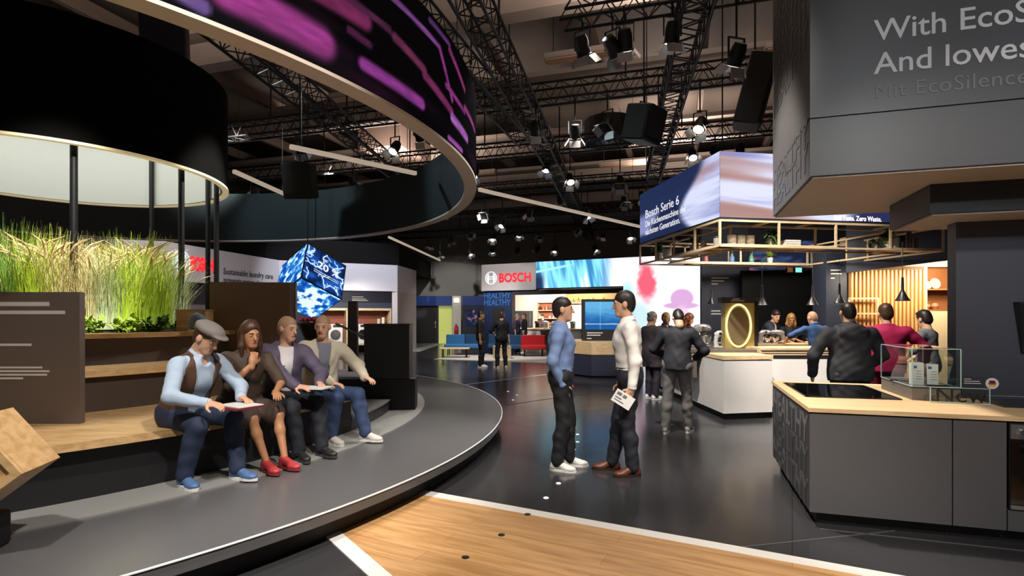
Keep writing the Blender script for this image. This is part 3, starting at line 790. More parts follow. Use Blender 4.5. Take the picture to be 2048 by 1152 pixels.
def cross_at(i, px):
    k = (px - 1024) / 1100; t_ = k * XT[i][0] / (0.9553 + 0.2957 * k)
    return Vector((0.9553 * t_, XT[i][0] - 0.2957 * t_, 0))
def lamp_proto(tilt, glow):
    t = thing('stage_spotlight', 'black stage spotlight', 'spotlight', (0, 0, 0))
    M = Matrix.Rotation(tilt, 3, 'X')
    y = MB(); y.box((-0.15, 0, -0.17), (0.014, 0.04, 0.32)); y.box((0.15, 0, -0.17), (0.014, 0.04, 0.32)); y.box((0, 0, -0.01), (0.31, 0.04, 0.014))
    y.build('yoke', RIG, t)
    MB().cyl((0, 0, 0), (0, 0, 0.9), 0.018, n=6).build('drop_rod', RIG, t)
    MB().box((0, 0, 0), (0.46, 0.05, 0.05)).build('clamp', RIG, t)
    c = Vector((0, 0, -0.30))
    b = MB().lathe([(0.05, 0.20), (0.10, 0.19), (0.125, 0.10), (0.125, -0.12), (0.14, -0.13), (0.14, -0.15)], c, 14, M); b.build('housing', RIG, t, True)
    MB().lathe([(0.0, -0.158), (0.10, -0.157), (0.118, -0.151), (0, -0.151)], c, 14, M).build('lens', glow, t)
    for k in range(4):
        an = k * math.pi / 2; Rz = Matrix.Rotation(an, 3, 'Z'); Rt = Matrix.Rotation(rad(-32), 3, 'X')
        m = MB(); m.box((0, 0, 0), (0.26, 0.005, 0.17))
        vs = [M @ (Rz @ (Vector((0, 0.145, -0.155)) + Matrix.Rotation(rad(35), 3, 'X') @ (Vector(p) + Vector((0, 0, -0.085))))) + c for p in m.v]
        m.v = [tuple(p) for p in vs]
        m.build('barn_door', mat('barn_door_steel', 'b4b4b6', 0.4, 0.6, var=0), t)
    return t
OFFL = mat('dark_lens', '20242a', 0.15, var=0)
protos = [lamp_proto(rad(35), LAMPW), lamp_proto(rad(-30), OFFL), lamp_proto(rad(20), LAMPC), lamp_proto(rad(55), OFFL)]
SP = [(0, 1250, 52, 0), (0, 1165, 12, 1), (0, 1473, 118, 0), (0, 1225, 100, 3), (0, 1345, 60, 2),
      (1, 838, 268, 3), (1, 1072, 262, 0), (1, 1150, 270, 1), (1, 1400, 255, 0), (1, 1290, 235, 2), (1, 790, 300, 0), (1, 600, 290, 1), (1, 1500, 215, 3), (1, 1215, 250, 1),
      (2, 705, 315, 3), (2, 1093, 312, 2), (2, 510, 340, 3), (2, 1140, 362, 0), (2, 1240, 368, 1), (2, 610, 350, 0), (2, 950, 330, 2), (2, 1385, 300, 0), (2, 1430, 290, 1), (2, 1480, 280, 2),
      (3, 1060, 428, 0), (3, 1250, 405, 1), (3, 1175, 432, 2), (3, 970, 432, 3), (3, 1005, 450, 0), (3, 890, 425, 1), (3, 1120, 400, 0), (3, 1285, 395, 2),
      (4, 1260, 475, 0), (4, 1080, 472, 1), (4, 1038, 470, 2), (4, 985, 478, 0), (4, 1150, 462, 3), (4, 1205, 470, 1), (4, 940, 470, 3), (4, 735, 490, 0), (4, 700, 494, 1), (4, 545, 490, 2), (4, 562, 492, 0), (4, 900, 482, 1), (4, 860, 490, 2),
      (5, 1110, 502, 0), (5, 1035, 503, 1), (5, 985, 503, 2), (5, 1190, 500, 0), (5, 1075, 500, 3), (5, 715, 505, 1), (5, 940, 508, 0), (5, 880, 510, 2)]
used = [0] * 4
ORD = ['first', 'second', 'third', 'fourth', 'fifth', 'sixth', 'seventh', 'eighth', 'ninth', 'tenth', 'eleventh', 'twelfth', 'thirteenth', 'fourteenth', 'fifteenth']
rows = {}
for i, px, py, k in SP: rows.setdefault(i, []).append(px)
for i, px, py, k in SP:
    o = protos[k] if not used[k] else copy_tree(protos[k]); used[k] = 1
    p = cross_at(i, px); z = CAMH + (632 - py) / 1100 * p.y
    o.location = (p.x, p.y, min(z + 0.3, TZ + 0.3)); rz_ = rnd.uniform(-0.9, 0.9) + (0 if (k == 1) != (i == 0 or rnd.random() < 0.3) else math.pi); o.scale = (0.85, 0.85, 0.85); o.rotation_euler = (0, 0, rz_); dz = 6.03 - o.location.z
    for ch in o.children:
        if ch.name.startswith('drop_rod'): ch.scale = (1, 1, max(0.1, dz / 0.9 / 0.85))
        if ch.name.startswith('clamp'): ch.location = (0, 0, dz / 0.85); ch.rotation_euler = (0, 0, math.pi / 2 - rad(17.2) - rz_)
    n = sorted(rows[i]).index(px)
    o['label'] = 'black barn-door spotlight, %s from the left on the %s' % (ORD[n], XL[i]); o['group'] = 'spotlights on the trusses'
# loudspeakers and dark fixtures hanging as silhouettes
for k, (px, py, Y, w, h, lab) in enumerate(((600, 362, 12.0, 0.62, 0.75, 'black wedge loudspeaker hanging inside the ring, over its far wall'), (330, 70, 7.6, 0.55, 0.6, 'black box loudspeaker hanging behind the drum canopy'),
                                         (1288, 250, 9.6, 0.6, 0.6, 'black box loudspeaker hanging right of the aisle truss'), (1510, 185, 8.6, 0.5, 1.1, 'tall black loudspeaker hanging beside the grey canopy'))):
    p = ptat(px, py, Y); t = thing('hanging_loudspeaker', lab, 'loudspeaker', (p.x, p.y, p.z), 0.4 * k)
    MB().rbox((0, 0, 0), (w, w * 0.8, h), 0.05, M=Matrix.Rotation(0.25, 3, 'X')).build('cabinet', RIG, t)
    MB().box((0, -w * 0.41, -0.02), (w * 0.85, 0.02, h * 0.85), M=Matrix.Rotation(0.25, 3, 'X')).build('grille', BLACK, t)
    MB().cyl((0, 0, h * 0.4), (0, 0, 7.9 - p.z), 0.015, n=5).build('cable', RIG, t)
# slim cream light bars
LB = mat('cream_light_bar', 'd8c8b4', 0.4, var=0, emit='f0dcc4', estr=0.35)
for (a, b, z, lab) in (((580, 297), (832, 350), 4.3, 'slim cream light bar hanging inside the ring'), ((468, 346), (572, 392), 4.3, 'slim cream light bar beside the drum canopy'),
                       ((958, 382), (1284, 456), 4.3, 'long slim light bar reaching from the ring to the booth screen'), ((778, 476), (880, 522), 4.3, 'slim light bar below the far rim of the ring')):
    p = ptat(a[0], a[1], (z - 1.6) * 1100 / (632 - a[1])); q = ptat(b[0], b[1], (z - 1.6) * 1100 / (632 - b[1]))
    d = (q - p).normalized(); an = math.atan2(d.y, d.x); L = (q - p).length
    t = thing('light_bar', lab, 'light bar', tuple((p + q) / 2), an)
    MB().rbox((0, 0, 0.03), (L, 0.075, 0.07), 0.01).build('profile', LB, t)
    for f in (-0.42, 0.42): MB().cyl((f * L, 0, 0.06), (f * L, 0, 5.45), 0.006, n=4).build('cable', RIG, t)

# ================================================================== video booth with hanging lattice
D = Vector((3.19, 8.44, 0)); c_ = Vector((-0.165, 0.986, 0)); d_ = Vector((0.986, 0.165, 0))
def dp(t_, s_, z): return D + d_ * t_ + c_ * s_ + UP * z
def dbox(mb, t0, t1, s0, s1, z0, z1):
    return mb.hexa([dp(t0, s0, z0), dp(t1, s0, z0), dp(t1, s1, z0), dp(t0, s1, z0), dp(t0, s0, z1), dp(t1, s0, z1), dp(t1, s1, z1), dp(t0, s1, z1)])
DZ0, DZ1 = 3.10, 4.13
t = thing('corner_video_wall', 'overhead corner video screen with pale streaks and kitchen machine slogan above the wooden lattice', 'video screen', tuple(dp(1, 1, DZ0)), world=True)
dbox(MB(), 0.0, 4.0, 0.006, 0.22, DZ0, DZ1).build('frame', NAVYD, t); dbox(MB(), 0.0, 0.22, 0.22, 3.1, DZ0, DZ1).build('frame', NAVYD, t)
def streaks(u, v, base, hi, mid, fy, seed, th=0.5):
    n = fbm(u * 1.6 + seed, v * fy + seed, 4); m = fbm(u * 0.8 + 2 * seed, v * fy * 0.4 + 5, 3)
    c = mixc(base, hi, sst(0.25, 0.62, n)); c = mixc(c, mid, sst(0.52, 0.68, m) * 0.85)
    return c
def hx(s): return [int(s[i:i + 2], 16) / 255 for i in (0, 2, 4)]
def front_pic(u, v):
    c = streaks(u, v + u * 0.25, hx('8f92c8'), hx('dfe2fb'), hx('a87a70'), 7, 3)
    k = sst(0.63, 0.72, u + 0.25 * (0.5 - v)); return mixc(c, hx('2a2f58'), k * sst(0.0, 0.25, 0.5 - v * 0.6 + u * 0.3))
def left_pic(u, v):   # u from far end to the corner
    n = fbm(u * 2, v * 5, 4)
    c = mixc(hx('1e2646'), hx('27335a'), n)
    s = streaks(u, v, hx('8a90c4'), hx('d6dbf6'), hx('a07a80'), 6, 8)
    k = sst(0.62, 0.72, u + 0.16 * np.sin(v * 4 + 0.5) - 0.10 * (1 - v) + 0.0)
    c = mixc(c, s, k)
    e = sst(0.30, 0.16, u + 0.06 * np.sin(v * 9)) * sst(0.62, 0.45, v) * sst(0.08, 0.2, v)
    return mixc(c, hx('a8b0e0'), e * (0.5 + 0.5 * n))
EMS = emitmat('booth_video', 0.95)
screen('screen_face', quad_surf(dp(0, 0, DZ0 + 0.02), dp(4.0, 0, DZ0 + 0.02), dp(0, 0, DZ1)), 260, 90, front_pic, EMS, t)
screen('screen_face', quad_surf(dp(-0.004, 3.1, DZ0 + 0.02), dp(-0.004, 0, DZ0 + 0.02), dp(-0.004, 3.1, DZ1)), 220, 90, left_pic, EMS, t)
LETW = mat('lit_letters', 'f0f0f4', 0.5, var=0, emit='f2f2f8', estr=0.8)
lettering('Bosch Serie 6', 0.235, dp(-0.008, 2.82, 3.585), -c_, UP, LETW, t, 'lettering', 0.002, width=1.48)
lettering('Die Küchenmaschine der', 0.17, dp(-0.008, 2.82, 3.41), -c_, UP, LETW, t, 'lettering', 0.002, width=1.75)
lettering('nächsten Generation.', 0.17, dp(-0.008, 2.82, 3.245), -c_, UP, LETW, t, 'lettering', 0.002, width=1.52)
lettering('Full Taste. Zero Waste.', 0.112, dp(1.97, -0.004, 3.128), d_, UP, LETW, t, 'lettering', 0.002, 0.002, width=0.86)
for (a, b) in ((0.1, 0.1), (3.9, 0.1), (0.1, 3.0), (2, 0.1)): MB().cyl(dp(a, b, DZ1), dp(a, b, 7.9), 0.012, n=5).build('cable', RIG, t)
# lattice shelf under the screen
LZ0, LZ1 = 2.68, 3.085
LW = 0.46
t = thing('hanging_lattice', 'square hanging lattice shelf of pale oak laths below the corner video screen', 'hanging shelf', tuple(dp(2, 1.5, LZ0)), world=True)
r_ = 0.030
def lath(p, q):
    p, q = Vector(p), Vector(q); d = (q - p).normalized()
    x = d.cross(UP).normalized() if abs(d.z) < 0.9 else d_.copy(); y = x.cross(d)
    a, b = x * r_ / 2, y * r_ / 2
    return MB().hexa([p - a - b, p + a - b, p + a + b, p - a + b, q - a - b, q + a - b, q + a + b, q - a + b])
fr0 = ((0, 0), (4.0, 0), (4.0, 3.1), (0, 3.1)); fr1 = ((LW, LW), (4.0 - LW, LW), (4.0 - LW, 3.1 - LW), (LW, 3.1 - LW))
for z in (LZ0, LZ1 - r_ / 2):
    for fr in (fr0, fr1):
        for i in range(4): lath(dp(*fr[i], z), dp(*fr[(i + 1) % 4], z)).build('rail', OAK2, t)
for i in range(4):
    for f in (0, 0.25, 0.5, 0.75):
        for fr in (fr0, fr1):
            p, q = fr[i], fr[(i + 1) % 4]; a = p[0] + (q[0] - p[0]) * f; b = p[1] + (q[1] - p[1]) * f
            if fr is fr1 and f in (0.25, 0.75): continue
            lath(dp(a, b, LZ0), dp(a, b, LZ1)).build('post', OAK2, t)
for (a, b) in ((0.85, 0), (1.6, 0), (3.1, 0), (0, 0.7), (0, 1.5), (0, 2.3), (1.0, 3.1), (2.6, 3.1)):
    q = (a, LW) if b == 0 else ((LW, b) if a == 0 else (a, 3.1 - LW))
    lath(dp(a, b, LZ1 - r_ / 2), dp(*q, LZ1 - r_ / 2)).build('rail', OAK2, t); lath(dp(a, b, LZ0), dp(*q, LZ0)).build('rail', OAK2, t)
for (a0, a1, b0, b1) in ((0.05, 2.05, 0.02, LW - 0.02), (2.95, 3.98, 0.02, LW - 0.02), (0.02, LW - 0.02, 0.3, 2.0), (0.6, 3.6, 3.1 - LW, 3.08)):
    dbox(MB(), a0, a1, b0, b1, LZ0 + 0.018, LZ0 + 0.036).build('shelf_board', OAK2, t)
SZ = LZ0 + 0.036
# pots, plants and canisters on the lattice
LEAF = mat('leaf_green', '4d7038', 0.5, var=0.3, scale=8); LEAF2 = mat('leaf_dark', '35552f', 0.5, var=0.3, scale=8); LEAF3 = mat('leaf_lime', '9db63c', 0.5, var=0.25, scale=8)
def leaves(mb, c, n, L, spread, up, seed, w=0.3, droop=0.4):
    rr = random.Random(seed)
    for i in range(n):
        an = rr.uniform(0, 6.283); el = rr.uniform(up[0], up[1]); l = L * rr.uniform(0.6, 1.15)
        d = Vector((math.cos(an) * math.cos(el), math.sin(an) * math.cos(el), math.sin(el)))
        s = d.cross(UP).normalized(); b = Vector(c) + Vector((rr.uniform(-1, 1), rr.uniform(-1, 1), rr.uniform(-0.2, 1))) * spread
        pts = []
        for k in range(4):
            f = k / 3; p = b + d * (l * f) - UP * (droop * l * f * f); ww = l * w * math.sin(math.pi * min(0.97, f * 0.85 + 0.12)) * 0.5
            pts += [p - s * ww, p + s * ww]
        mb.add(pts, [(0, 1, 3, 2), (2, 3, 5, 4), (4, 5, 7, 6)])
    return mb
POTW = mat('white_pot', 'd8d6d2', 0.4, var=0.03); POTG = mat('grey_pot', '9a9894', 0.5, var=0.05)
def plant(loc, h, label, pot=POTW, r=0.065, ph=0.13, n=40, L=0.2, leafm=None, seed=1, up=(0.1, 1.3), cat='potted plant', group='plants on the hanging lattice', droop=0.5, w=0.3):
    t = thing('potted_plant', label, cat, tuple(loc), 0, group)
    MB().lathe([(r * 0.75, 0), (r, ph), (r * 0.9, ph), (r * 0.85, ph * 0.85), (0, ph * 0.85)], (0, 0, 0), 16).build('pot', pot, t, True)
    leaves(MB(), (0, 0, ph + h * 0.2), n, L, h * 0.3, up, seed, w, droop).build('foliage', leafm or LEAF, t, True)
    m = MB(); rr = random.Random(seed)
    for k in range(4): m.tube([(0, 0, ph * 0.8), (rr.uniform(-.02, .02), rr.uniform(-.02, .02), ph + h * 0.3), (rr.uniform(-.06, .06), rr.uniform(-.06, .06), ph + h * 0.55)], 0.004, 5)
    m.build('stem', LEAF2, t)
    return t
plant(dp(1.02, 0.22, SZ), 0.2, 'bushy green plant trailing over the front lattice shelf', POTG, n=90, L=0.16, seed=4, leafm=LEAF2, up=(-0.9, 1.2))
plant(dp(3.15, 0.22, SZ), 0.18, 'spiky green plant in a white pot at the right end of the lattice', n=40, L=0.24, seed=5, up=(0.2, 1.2))
plant(dp(2.95, 0.25, SZ), 0.12, 'small fern beside the white potted plant on the right of the lattice', POTG, 0.04, 0.08, 30, 0.18, seed=15, up=(0.0, 0.9))
plant(dp(0.22, 1.25, SZ), 0.2, 'green plant in a pale pot on the left lattice shelf', POTG, n=50, L=0.17, seed=6)
plant(dp(0.2, 2.62, SZ), 0.22, 'green plant in a grey pot at the far left end of the lattice', POTG, 0.08, 0.15, 50, 0.19, seed=7)
plant(dp(2.85, 2.9, SZ), 0.16, 'lime leaved plant on the back lattice shelf, right end', POTW, n=30, L=0.2, seed=8, leafm=LEAF3)
def canister(loc, r, h, m, label, lid=None, name='canister', cat='canister', group='canisters on the hanging lattice'):
    t = thing(name, label, cat, tuple(loc), 0, group)
    MB().lathe([(r * 0.96, 0), (r, 0.01), (r, h - 0.01), (r * 0.97, h)], (0, 0, 0), 18).build('body', m, t, True)
    MB().lathe([(r * 1.03, h), (r * 1.03, h + 0.02), (r * 0.95, h + 0.028), (0, h + 0.028)], (0, 0, 0), 18).build('lid', lid or m, t, True)
    return t
for k, a in enumerate((0.28, 0.44, 0.60)): canister(dp(a + 0.1, 0.30, SZ), 0.068, 0.15, POTW, ['left', 'middle', 'right'][k] + ' of the three white canisters on the front lattice shelf')
canister(dp(0.05 + 0.1, 0.34, SZ), 0.055, 0.13, POTG, 'pale canister with a dark lid at the lattice corner', BLACK)
canister(dp(0.22, 2.3, SZ), 0.08, 0.16, POTW, 'white canister beside the far left lattice plant')
canister(dp(0.25, 0.95, SZ), 0.05, 0.15, POTG, 'grey canister right of the left lattice plant')
GL = mat('amber_jar', '6a4a30', 0.15, var=0.2)
for k, (a, m, h) in enumerate(((3.42, BLACK, 0.2), (3.55, GL, 0.26), (3.68, GL, 0.17), (3.30, POTW, 0.16))):
    canister(dp(a, 0.2, SZ), 0.038, h, m, ['slim black jar right of the spiky lattice plant', 'tall brown jar near the right end of the lattice', 'short brown jar at the right end of the lattice', 'slim white jar beside the spiky lattice plant'][k], None, 'storage_jar', 'jar', 'jars on the hanging lattice')
b = thing('white_crate', 'low white slatted crate right of the trailing lattice plant', 'crate', tuple(dp(1.36, 0.24, SZ)), math.atan2(d_.y, d_.x))
for k in range(3): MB().box((0, -0.09, 0.02 + 0.035 * k), (0.26, 0.012, 0.026)).build('slat', POTW, b); MB().box((0, 0.09, 0.02 + 0.035 * k), (0.26, 0.012, 0.026)).build('slat', POTW, b)
MB().box((-0.125, 0, 0.05), (0.012, 0.17, 0.1)).build('side', POTW, b); MB().box((0.125, 0, 0.05), (0.012, 0.17, 0.1)).build('side', POTW, b); MB().box((0, 0, 0.006), (0.25, 0.17, 0.012)).build('base', POTW, b)
for k, (a, m) in enumerate(((1.35, mat('vase_pink', 'b06a74', 0.2)), (1.95, mat('vase_blue', '6a8cc0', 0.2)), (2.4, mat('vase_green', '5f9a8a', 0.2)))):
    t = thing('vase', ['pink vase on the back lattice shelf', 'blue vase on the back lattice shelf', 'green vase on the back lattice shelf, beside the lime plant'][k], 'vase', tuple(dp(a, 2.88, SZ)), 0, 'vases on the back lattice shelf')
    MB().lathe([(0.03, 0), (0.055, 0.04), (0.05, 0.12), (0.025, 0.17), (0.03, 0.2)], (0, 0, 0), 14).build('body', m, t, True)
    leaves(MB(), (0, 0, 0.17), 10, 0.12, 0.02, (0.5, 1.4), k + 30, 0.25, 0.2).build('flowers', [mat('petal_red', 'c04858', 0.5), LEAF, LEAF][k], t)

# white counters
t = thing('white_counter', 'white counter with oak top and sloping grey display apron, right of the two men', 'counter', (4.0, 10.5, 0), world=True)
P0 = [(3.25, 8.44), (4.07, 8.60), (4.07, 12.9), (3.13, 12.9)]
MB().prism([(3.32, 8.53), (4.0, 8.68), (4.0, 12.8), (3.2, 12.8)], 0, 0.10).build('plinth', BLACK, t)
MB().prism(P0, 0.10, 0.915).build('body', WHITE, t)
MB().prism([(3.24, 8.43), (4.08, 8.59), (4.08, 9.25), (3.22, 9.25)], 0.925, 0.985).build('worktop', OAK, t)
TA = mat('taupe_slab', '5f5852', 0.4, var=0.04)
MB().prism([(3.0, 9.26), (4.6, 9.26), (4.6, 12.9), (3.0, 12.9)], 0.985, 1.03).build('slab', TA, t)
g = MB(); g.add([(3.02, 9.27, 0.99), (3.02, 12.2, 0.99), (3.05, 9.27, 0.56), (3.05, 12.2, 0.56), (3.11, 9.27, 0.99), (3.11, 12.2, 0.99), (3.12, 9.27, 0.56), (3.12, 12.2, 0.56)],
              [(0, 2, 3, 1), (4, 5, 7, 6), (0, 4, 6, 2), (1, 3, 7, 5), (0, 1, 5, 4), (2, 6, 7, 3)])
ap = g.build('apron', TA, t)
q = MB()
for k, (y0, y1, z) in enumerate(((10.2, 11.6, 0.90), (10.4, 11.6, 0.83), (9.9, 11.6, 0.70))): q.box((3.018 + (0.99 - z) * 0.07 - 0.004, (y0 + y1) / 2, z), (0.004, y1 - y0, 0.03))
q.build('print', PRINTW, ap)
t = thing('white_cupboard', 'white cupboard with oak lath box on top, behind the near cooktop', 'counter', (5.0, 9.4, 0), world=True)
MB().box((4.95, 9.55, 0.05), (1.66, 0.86, 0.1)).build('plinth', BLACK, t)
MB().box((4.75, 9.55, 0.50), (1.28, 0.92, 0.8)).build('body', WHITE, t); MB().box((5.62, 9.55, 0.50), (0.44, 0.92, 0.8)).build('body', WHITE, t)
MB().box((4.97, 9.55, 0.915), (1.74, 0.94, 0.025)).build('top', BLACK, t)
lb = MB()
for k in range(3): lb.box((4.75, 9.16, 0.955 + 0.035 * k), (1.2, 0.02, 0.018))
lb.box((4.75, 9.5, 1.05), (1.24, 0.72, 0.03)); lb.box((5.5, 9.5, 1.0), (0.24, 0.72, 0.14)); lb.box((4.14, 9.5, 0.99), (0.03, 0.7, 0.12)); lb.build('oak_box', OAK2, t)
t = thing('demo_table', 'long oak demonstration table where two staff stand before the black wall', 'table', (5.3, 11.0, 0), world=True)
MB().box((5.2, 10.98, 1.03), (2.1, 0.8, 0.05)).build('tabletop', OAK, t); MB().box((5.2, 11.0, 0.5), (1.9, 0.6, 1.0)).build('base', DGREY2, t)
# ring lamp display
t = thing('ring_light_display', 'gold display board with a glowing ring on the white counter', 'display', (4.0, 9.75, 1.03), world=True)
gold = mat('gold_panel', 'b5a262', 0.4, 0.2, var=0.05)
RY = 9.7
MB().box((4.02, RY + 0.1, 1.43), (0.52, 0.18, 0.80)).build('board', gold, t); MB().box((4.31, RY + 0.1, 1.44), (0.06, 0.2, 0.82)).build('side_panel', BLACK, t)
MB().box((4.02, RY + 0.1, 1.88), (0.64, 0.2, 0.10)).build('header', DGREY2, t)
q = MB(); q.box((3.95, RY - 0.002, 1.90), (0.12, 0.003, 0.014)); q.box((3.98, RY - 0.002, 1.87), (0.24, 0.003, 0.012)); q.build('print', PRINTW, t)
m = MB(); n = 48
def ell(k, s): an = 2 * math.pi * k / n; return (3.99 + 0.215 * s * math.cos(an), RY - 0.02, 1.43 + 0.37 * s * math.sin(an))
m.tube([ell(k, 1.0) for k in range(n + 1)], 0.017, 8); m.build('light_ring', emitmat('ring_glow', 1.5, 'ffe6a0'), t)
MB().cyl((3.99, RY - 0.005, 1.43), (3.99, RY - 0.012, 1.43), 0.0, n=4)
MB().add([ell(k, 0.86) for k in range(n)], [tuple(range(n - 1, -1, -1))]).build('inset', mat('bronze_inset', '8c7c5c', 0.4, 0.2), t)
t = thing('perforated_screen', 'dark perforated panel beside the glowing ring display', 'panel', (4.72, 10.4, 0), world=True)
m = MB(); m.box((4.47, 10.62, 1.2), (0.34, 0.05, 1.45)); m.build('panel', BLACK, t)
q = MB()
for i in range(6):
    for j in range(16): q.box((4.345 + 0.05 * i, 10.592, 1.08 + 0.05 * j), (0.018, 0.003, 0.018))
q.build('perforation', mat('perforation_grey', '5a5f62', 0.5, var=0), t)
# stand mixers
def mixer(loc, rz, body, label, s=1.0):
    t = thing('stand_mixer', label, 'stand mixer', tuple(loc), rz, 'stand mixers on the counters'); t.scale = (s, s, s)
    MB().rbox((0, 0, 0.015), (0.34, 0.2, 0.03), 0.08).build('base', body, t, True)
    m = MB(); m.tube([(-0.11, 0, 0.03), (-0.125, 0, 0.12), (-0.11, 0, 0.22), (-0.06, 0, 0.28)], [0.05, 0.045, 0.05, 0.06], 12); m.build('column', body, t, True)
    m = MB(); m.tube([(-0.14, 0, 0.27), (-0.08, 0, 0.29), (0.05, 0, 0.30), (0.15, 0, 0.295), (0.19, 0, 0.285)], [0.045, 0.068, 0.072, 0.06, 0.035], 14); m.build('head', body, t, True)
    MB().lathe([(0.05, 0.03), (0.075, 0.05), (0.105, 0.12), (0.112, 0.19), (0.106, 0.19), (0.07, 0.06), (0, 0.05)], (0.08, 0, 0), 20).build('bowl', CHROME, t, True)
    MB().cyl((0.08, 0, 0.25), (0.08, 0, 0.12), 0.018, 0.03, n=10).build('whisk', STEEL, t)
    MB().cyl((-0.02, -0.075, 0.30), (-0.02, -0.085, 0.30), 0.028, n=14).build('dial', CHROME, t)
    return t
MXB = mat('mixer_black', '1d1d20', 0.2, var=0); MXS = mat('mixer_silver', 'b8b8bc', 0.22, 0.6, var=0); MXW = mat('mixer_white', 'dcdcde', 0.25, var=0)
mixer((3.50, 10.2, 1.03), 0.4, MXS, 'silver stand mixer left of the glowing ring', 1.15)
mixer((3.36, 11.0, 1.03), 2.6, MXB, 'black stand mixer farther along the counter behind the silver mixer', 1.0)
mixer((3.78, 9.9, 1.03), -0.5, MXW, 'white stand mixer in front of the glowing ring', 0.85)
mixer((4.98, 10.85, 1.055), 0.3, MXS, 'left silver mixer on the demonstration table', 0.75)
mixer((5.25, 10.85, 1.055), 2.8, MXS, 'right silver mixer on the demonstration table', 0.75)
for k, (x, y, w) in enumerate(((3.48, 9.55, 0.13), (4.62, 10.75, 0.1))):
    t = thing('tent_card', ['small acrylic sign reading New under the silver mixer', 'small white card leaning on the demonstration table'][k], 'sign', (x, y, 1.03 if k == 0 else 1.055))
    if k == 0:
        MB().box((0, 0, 0.05), (0.15, 0.004, 0.1)).build('pane', GLASS, t)
        lettering('New', 0.075, (x - 0.062, y - 0.003, 1.05), (1, 0, 0), UP, PRINTW, None).parent = t
        t.children[-1].location = (-x, -y, -1.03)
    else: MB().box((0, 0, 0.17), (0.14, 0.02, 0.34), M=Matrix.Rotation(-0.15, 3, 'X')).build('card', WHITE, t)
t = thing('pale_bowl', 'pale bowl on the demonstration table beside the perforated panel', 'bowl', (4.50, 10.72, 1.055))
MB().lathe([(0.04, 0), (0.06, 0.01), (0.105, 0.08), (0.098, 0.08), (0.05, 0.02), (0, 0.018)], (0, 0, 0), 18).build('bowl', mat('pale_ceramic', 'd9c9b8', 0.4), t, True)
# booth back walls
BLK = mat('booth_black', '07080a', 0.7, var=0.02, spec=0.2)
t = thing('navy_wall_panel', 'navy wall panel with small white print behind the ring display', 'wall panel', (4.7, 13.1, 0), world=True)
MB().box((5.05, 13.1, 2.0), (1.1, 0.12, 4.0)).build('panel', NAVY, t)
q = MB()
for k, (w, z) in enumerate(((0.42, 2.50), (0.30, 2.43), (0.16, 2.36), (0.22, 1.72), (0.3, 1.65))): q.box((4.72 + w / 2, 13.035, z), (w, 0.004, 0.028))
q.build('print', PRINTW, t)
single('black_wall', MB().box((6.7, 12.6, 1.32), (2.9, 0.12, 2.64)), BLK, 'black wall behind the two staff at the demonstration table', 'wall panel')
t = thing('navy_upper_wall', 'dark navy upper wall with a dim picture above the black wall', 'wall panel', (7.2, 13.4, 0), world=True)
MB().box((7.4, 13.4, 2.3), (3.6, 0.12, 4.6)).build('panel', NAVYD, t)
def pic(u, v):
    n = fbm(u * 4 + 3, v * 5, 4); c = mixc(hx('232a45'), hx('4a5f8e'), sst(0.4, 0.8, n)); return mixc(c, hx('a06070'), sst(0.55, 0.7, fbm(u * 3 + 9, v * 4 + 2, 3)) * sst(0.45, 0.3, abs(u - 0.25)))
screen('lit_picture', quad_surf((5.75, 13.33, 2.66), (7.3, 13.33, 2.80), (5.75, 13.33, 3.3)), 60, 30, pic, emitmat('dim_picture', 0.6), t)
t = thing('exit_sign', 'small lit green and red pictogram sign under the back lattice shelf', 'exit sign', (6.4, 12.3, 2.6), world=True)
MB().box((6.30, 12.3, 2.63), (0.34, 0.04, 0.13)).build('case', BLACK, t)
MB().box((6.40, 12.278, 2.63), (0.14, 0.005, 0.11)).build('green_face', emitmat('exit_green', 1.2, '7fd8d8'), t); MB().box((6.21, 12.278, 2.63), (0.12, 0.005, 0.1)).build('red_face', emitmat('exit_red', 0.4, 'a86850'), t)
MB().cyl((6.3, 12.31, 2.62), (6.3, 12.545, 2.62), 0.02, n=6).build('bracket', BLACK, t)
t = thing('navy_column', 'navy column with white print left of the oak slat wall', 'wall panel', (6.55, 11.3, 0), world=True)
MB().box((6.52, 11.3, 1.5), (0.42, 0.5, 3.0)).build('panel', mat('column_navy', '2d3444', 0.5), t)
q = MB()
for k, (w, z) in enumerate(((0.2, 2.52), (0.22, 2.45), (0.08, 2.36))): q.box((6.40 + w / 2, 11.045, z), (w, 0.004, 0.025))
q.build('print', PRINTW, t)
t = thing('slat_wall', 'warm lit wall of upright oak slats at the right', 'slat wall', (7.6, 11.0, 0), world=True)
MB().box((7.53, 11.1, 1.3), (1.54, 0.05, 2.6)).build('backing', mat('slat_backing', '6b4a2c', 0.7), t)
OAKW = wood('warm_oak_slat', 'c08a52', 'd8a66c', scale=(14, 14, 1.2))
for k in range(19): MB().box((6.80 + 0.080 * k, 11.03, 1.27), (0.042, 0.09, 2.50)).build('slat', OAKW, t)
CREAM = mat('cream_board', 'e6cfa8', 0.6, var=0.03)
t = thing('cream_wall', 'cream wall with a recessed oak shelf niche at the far right', 'wall', (8.9, 11.2, 0), world=True)
MB().box((8.75, 11.25, 0.85), (0.9, 0.2, 1.7)).build('panel', CREAM, t); MB().box((8.36, 11.25, 2.15), (0.12, 0.2, 0.9)).build('panel', CREAM, t)
MB().box((7.98, 11.25, 2.9), (2.44, 0.2, 0.6)).build('panel', CREAM, t)
NB = mat('niche_oak', '9a6238', 0.55, var=0.1)
MB().box((8.82, 11.45, 2.15), (0.8, 0.06, 0.9)).build('niche_back', NB, t); MB().box((8.82, 11.3, 2.14), (0.8, 0.3, 0.03)).build('shelf', NB, t); MB().box((8.82, 11.3, 1.72), (0.8, 0.3, 0.03)).build('shelf', NB, t)
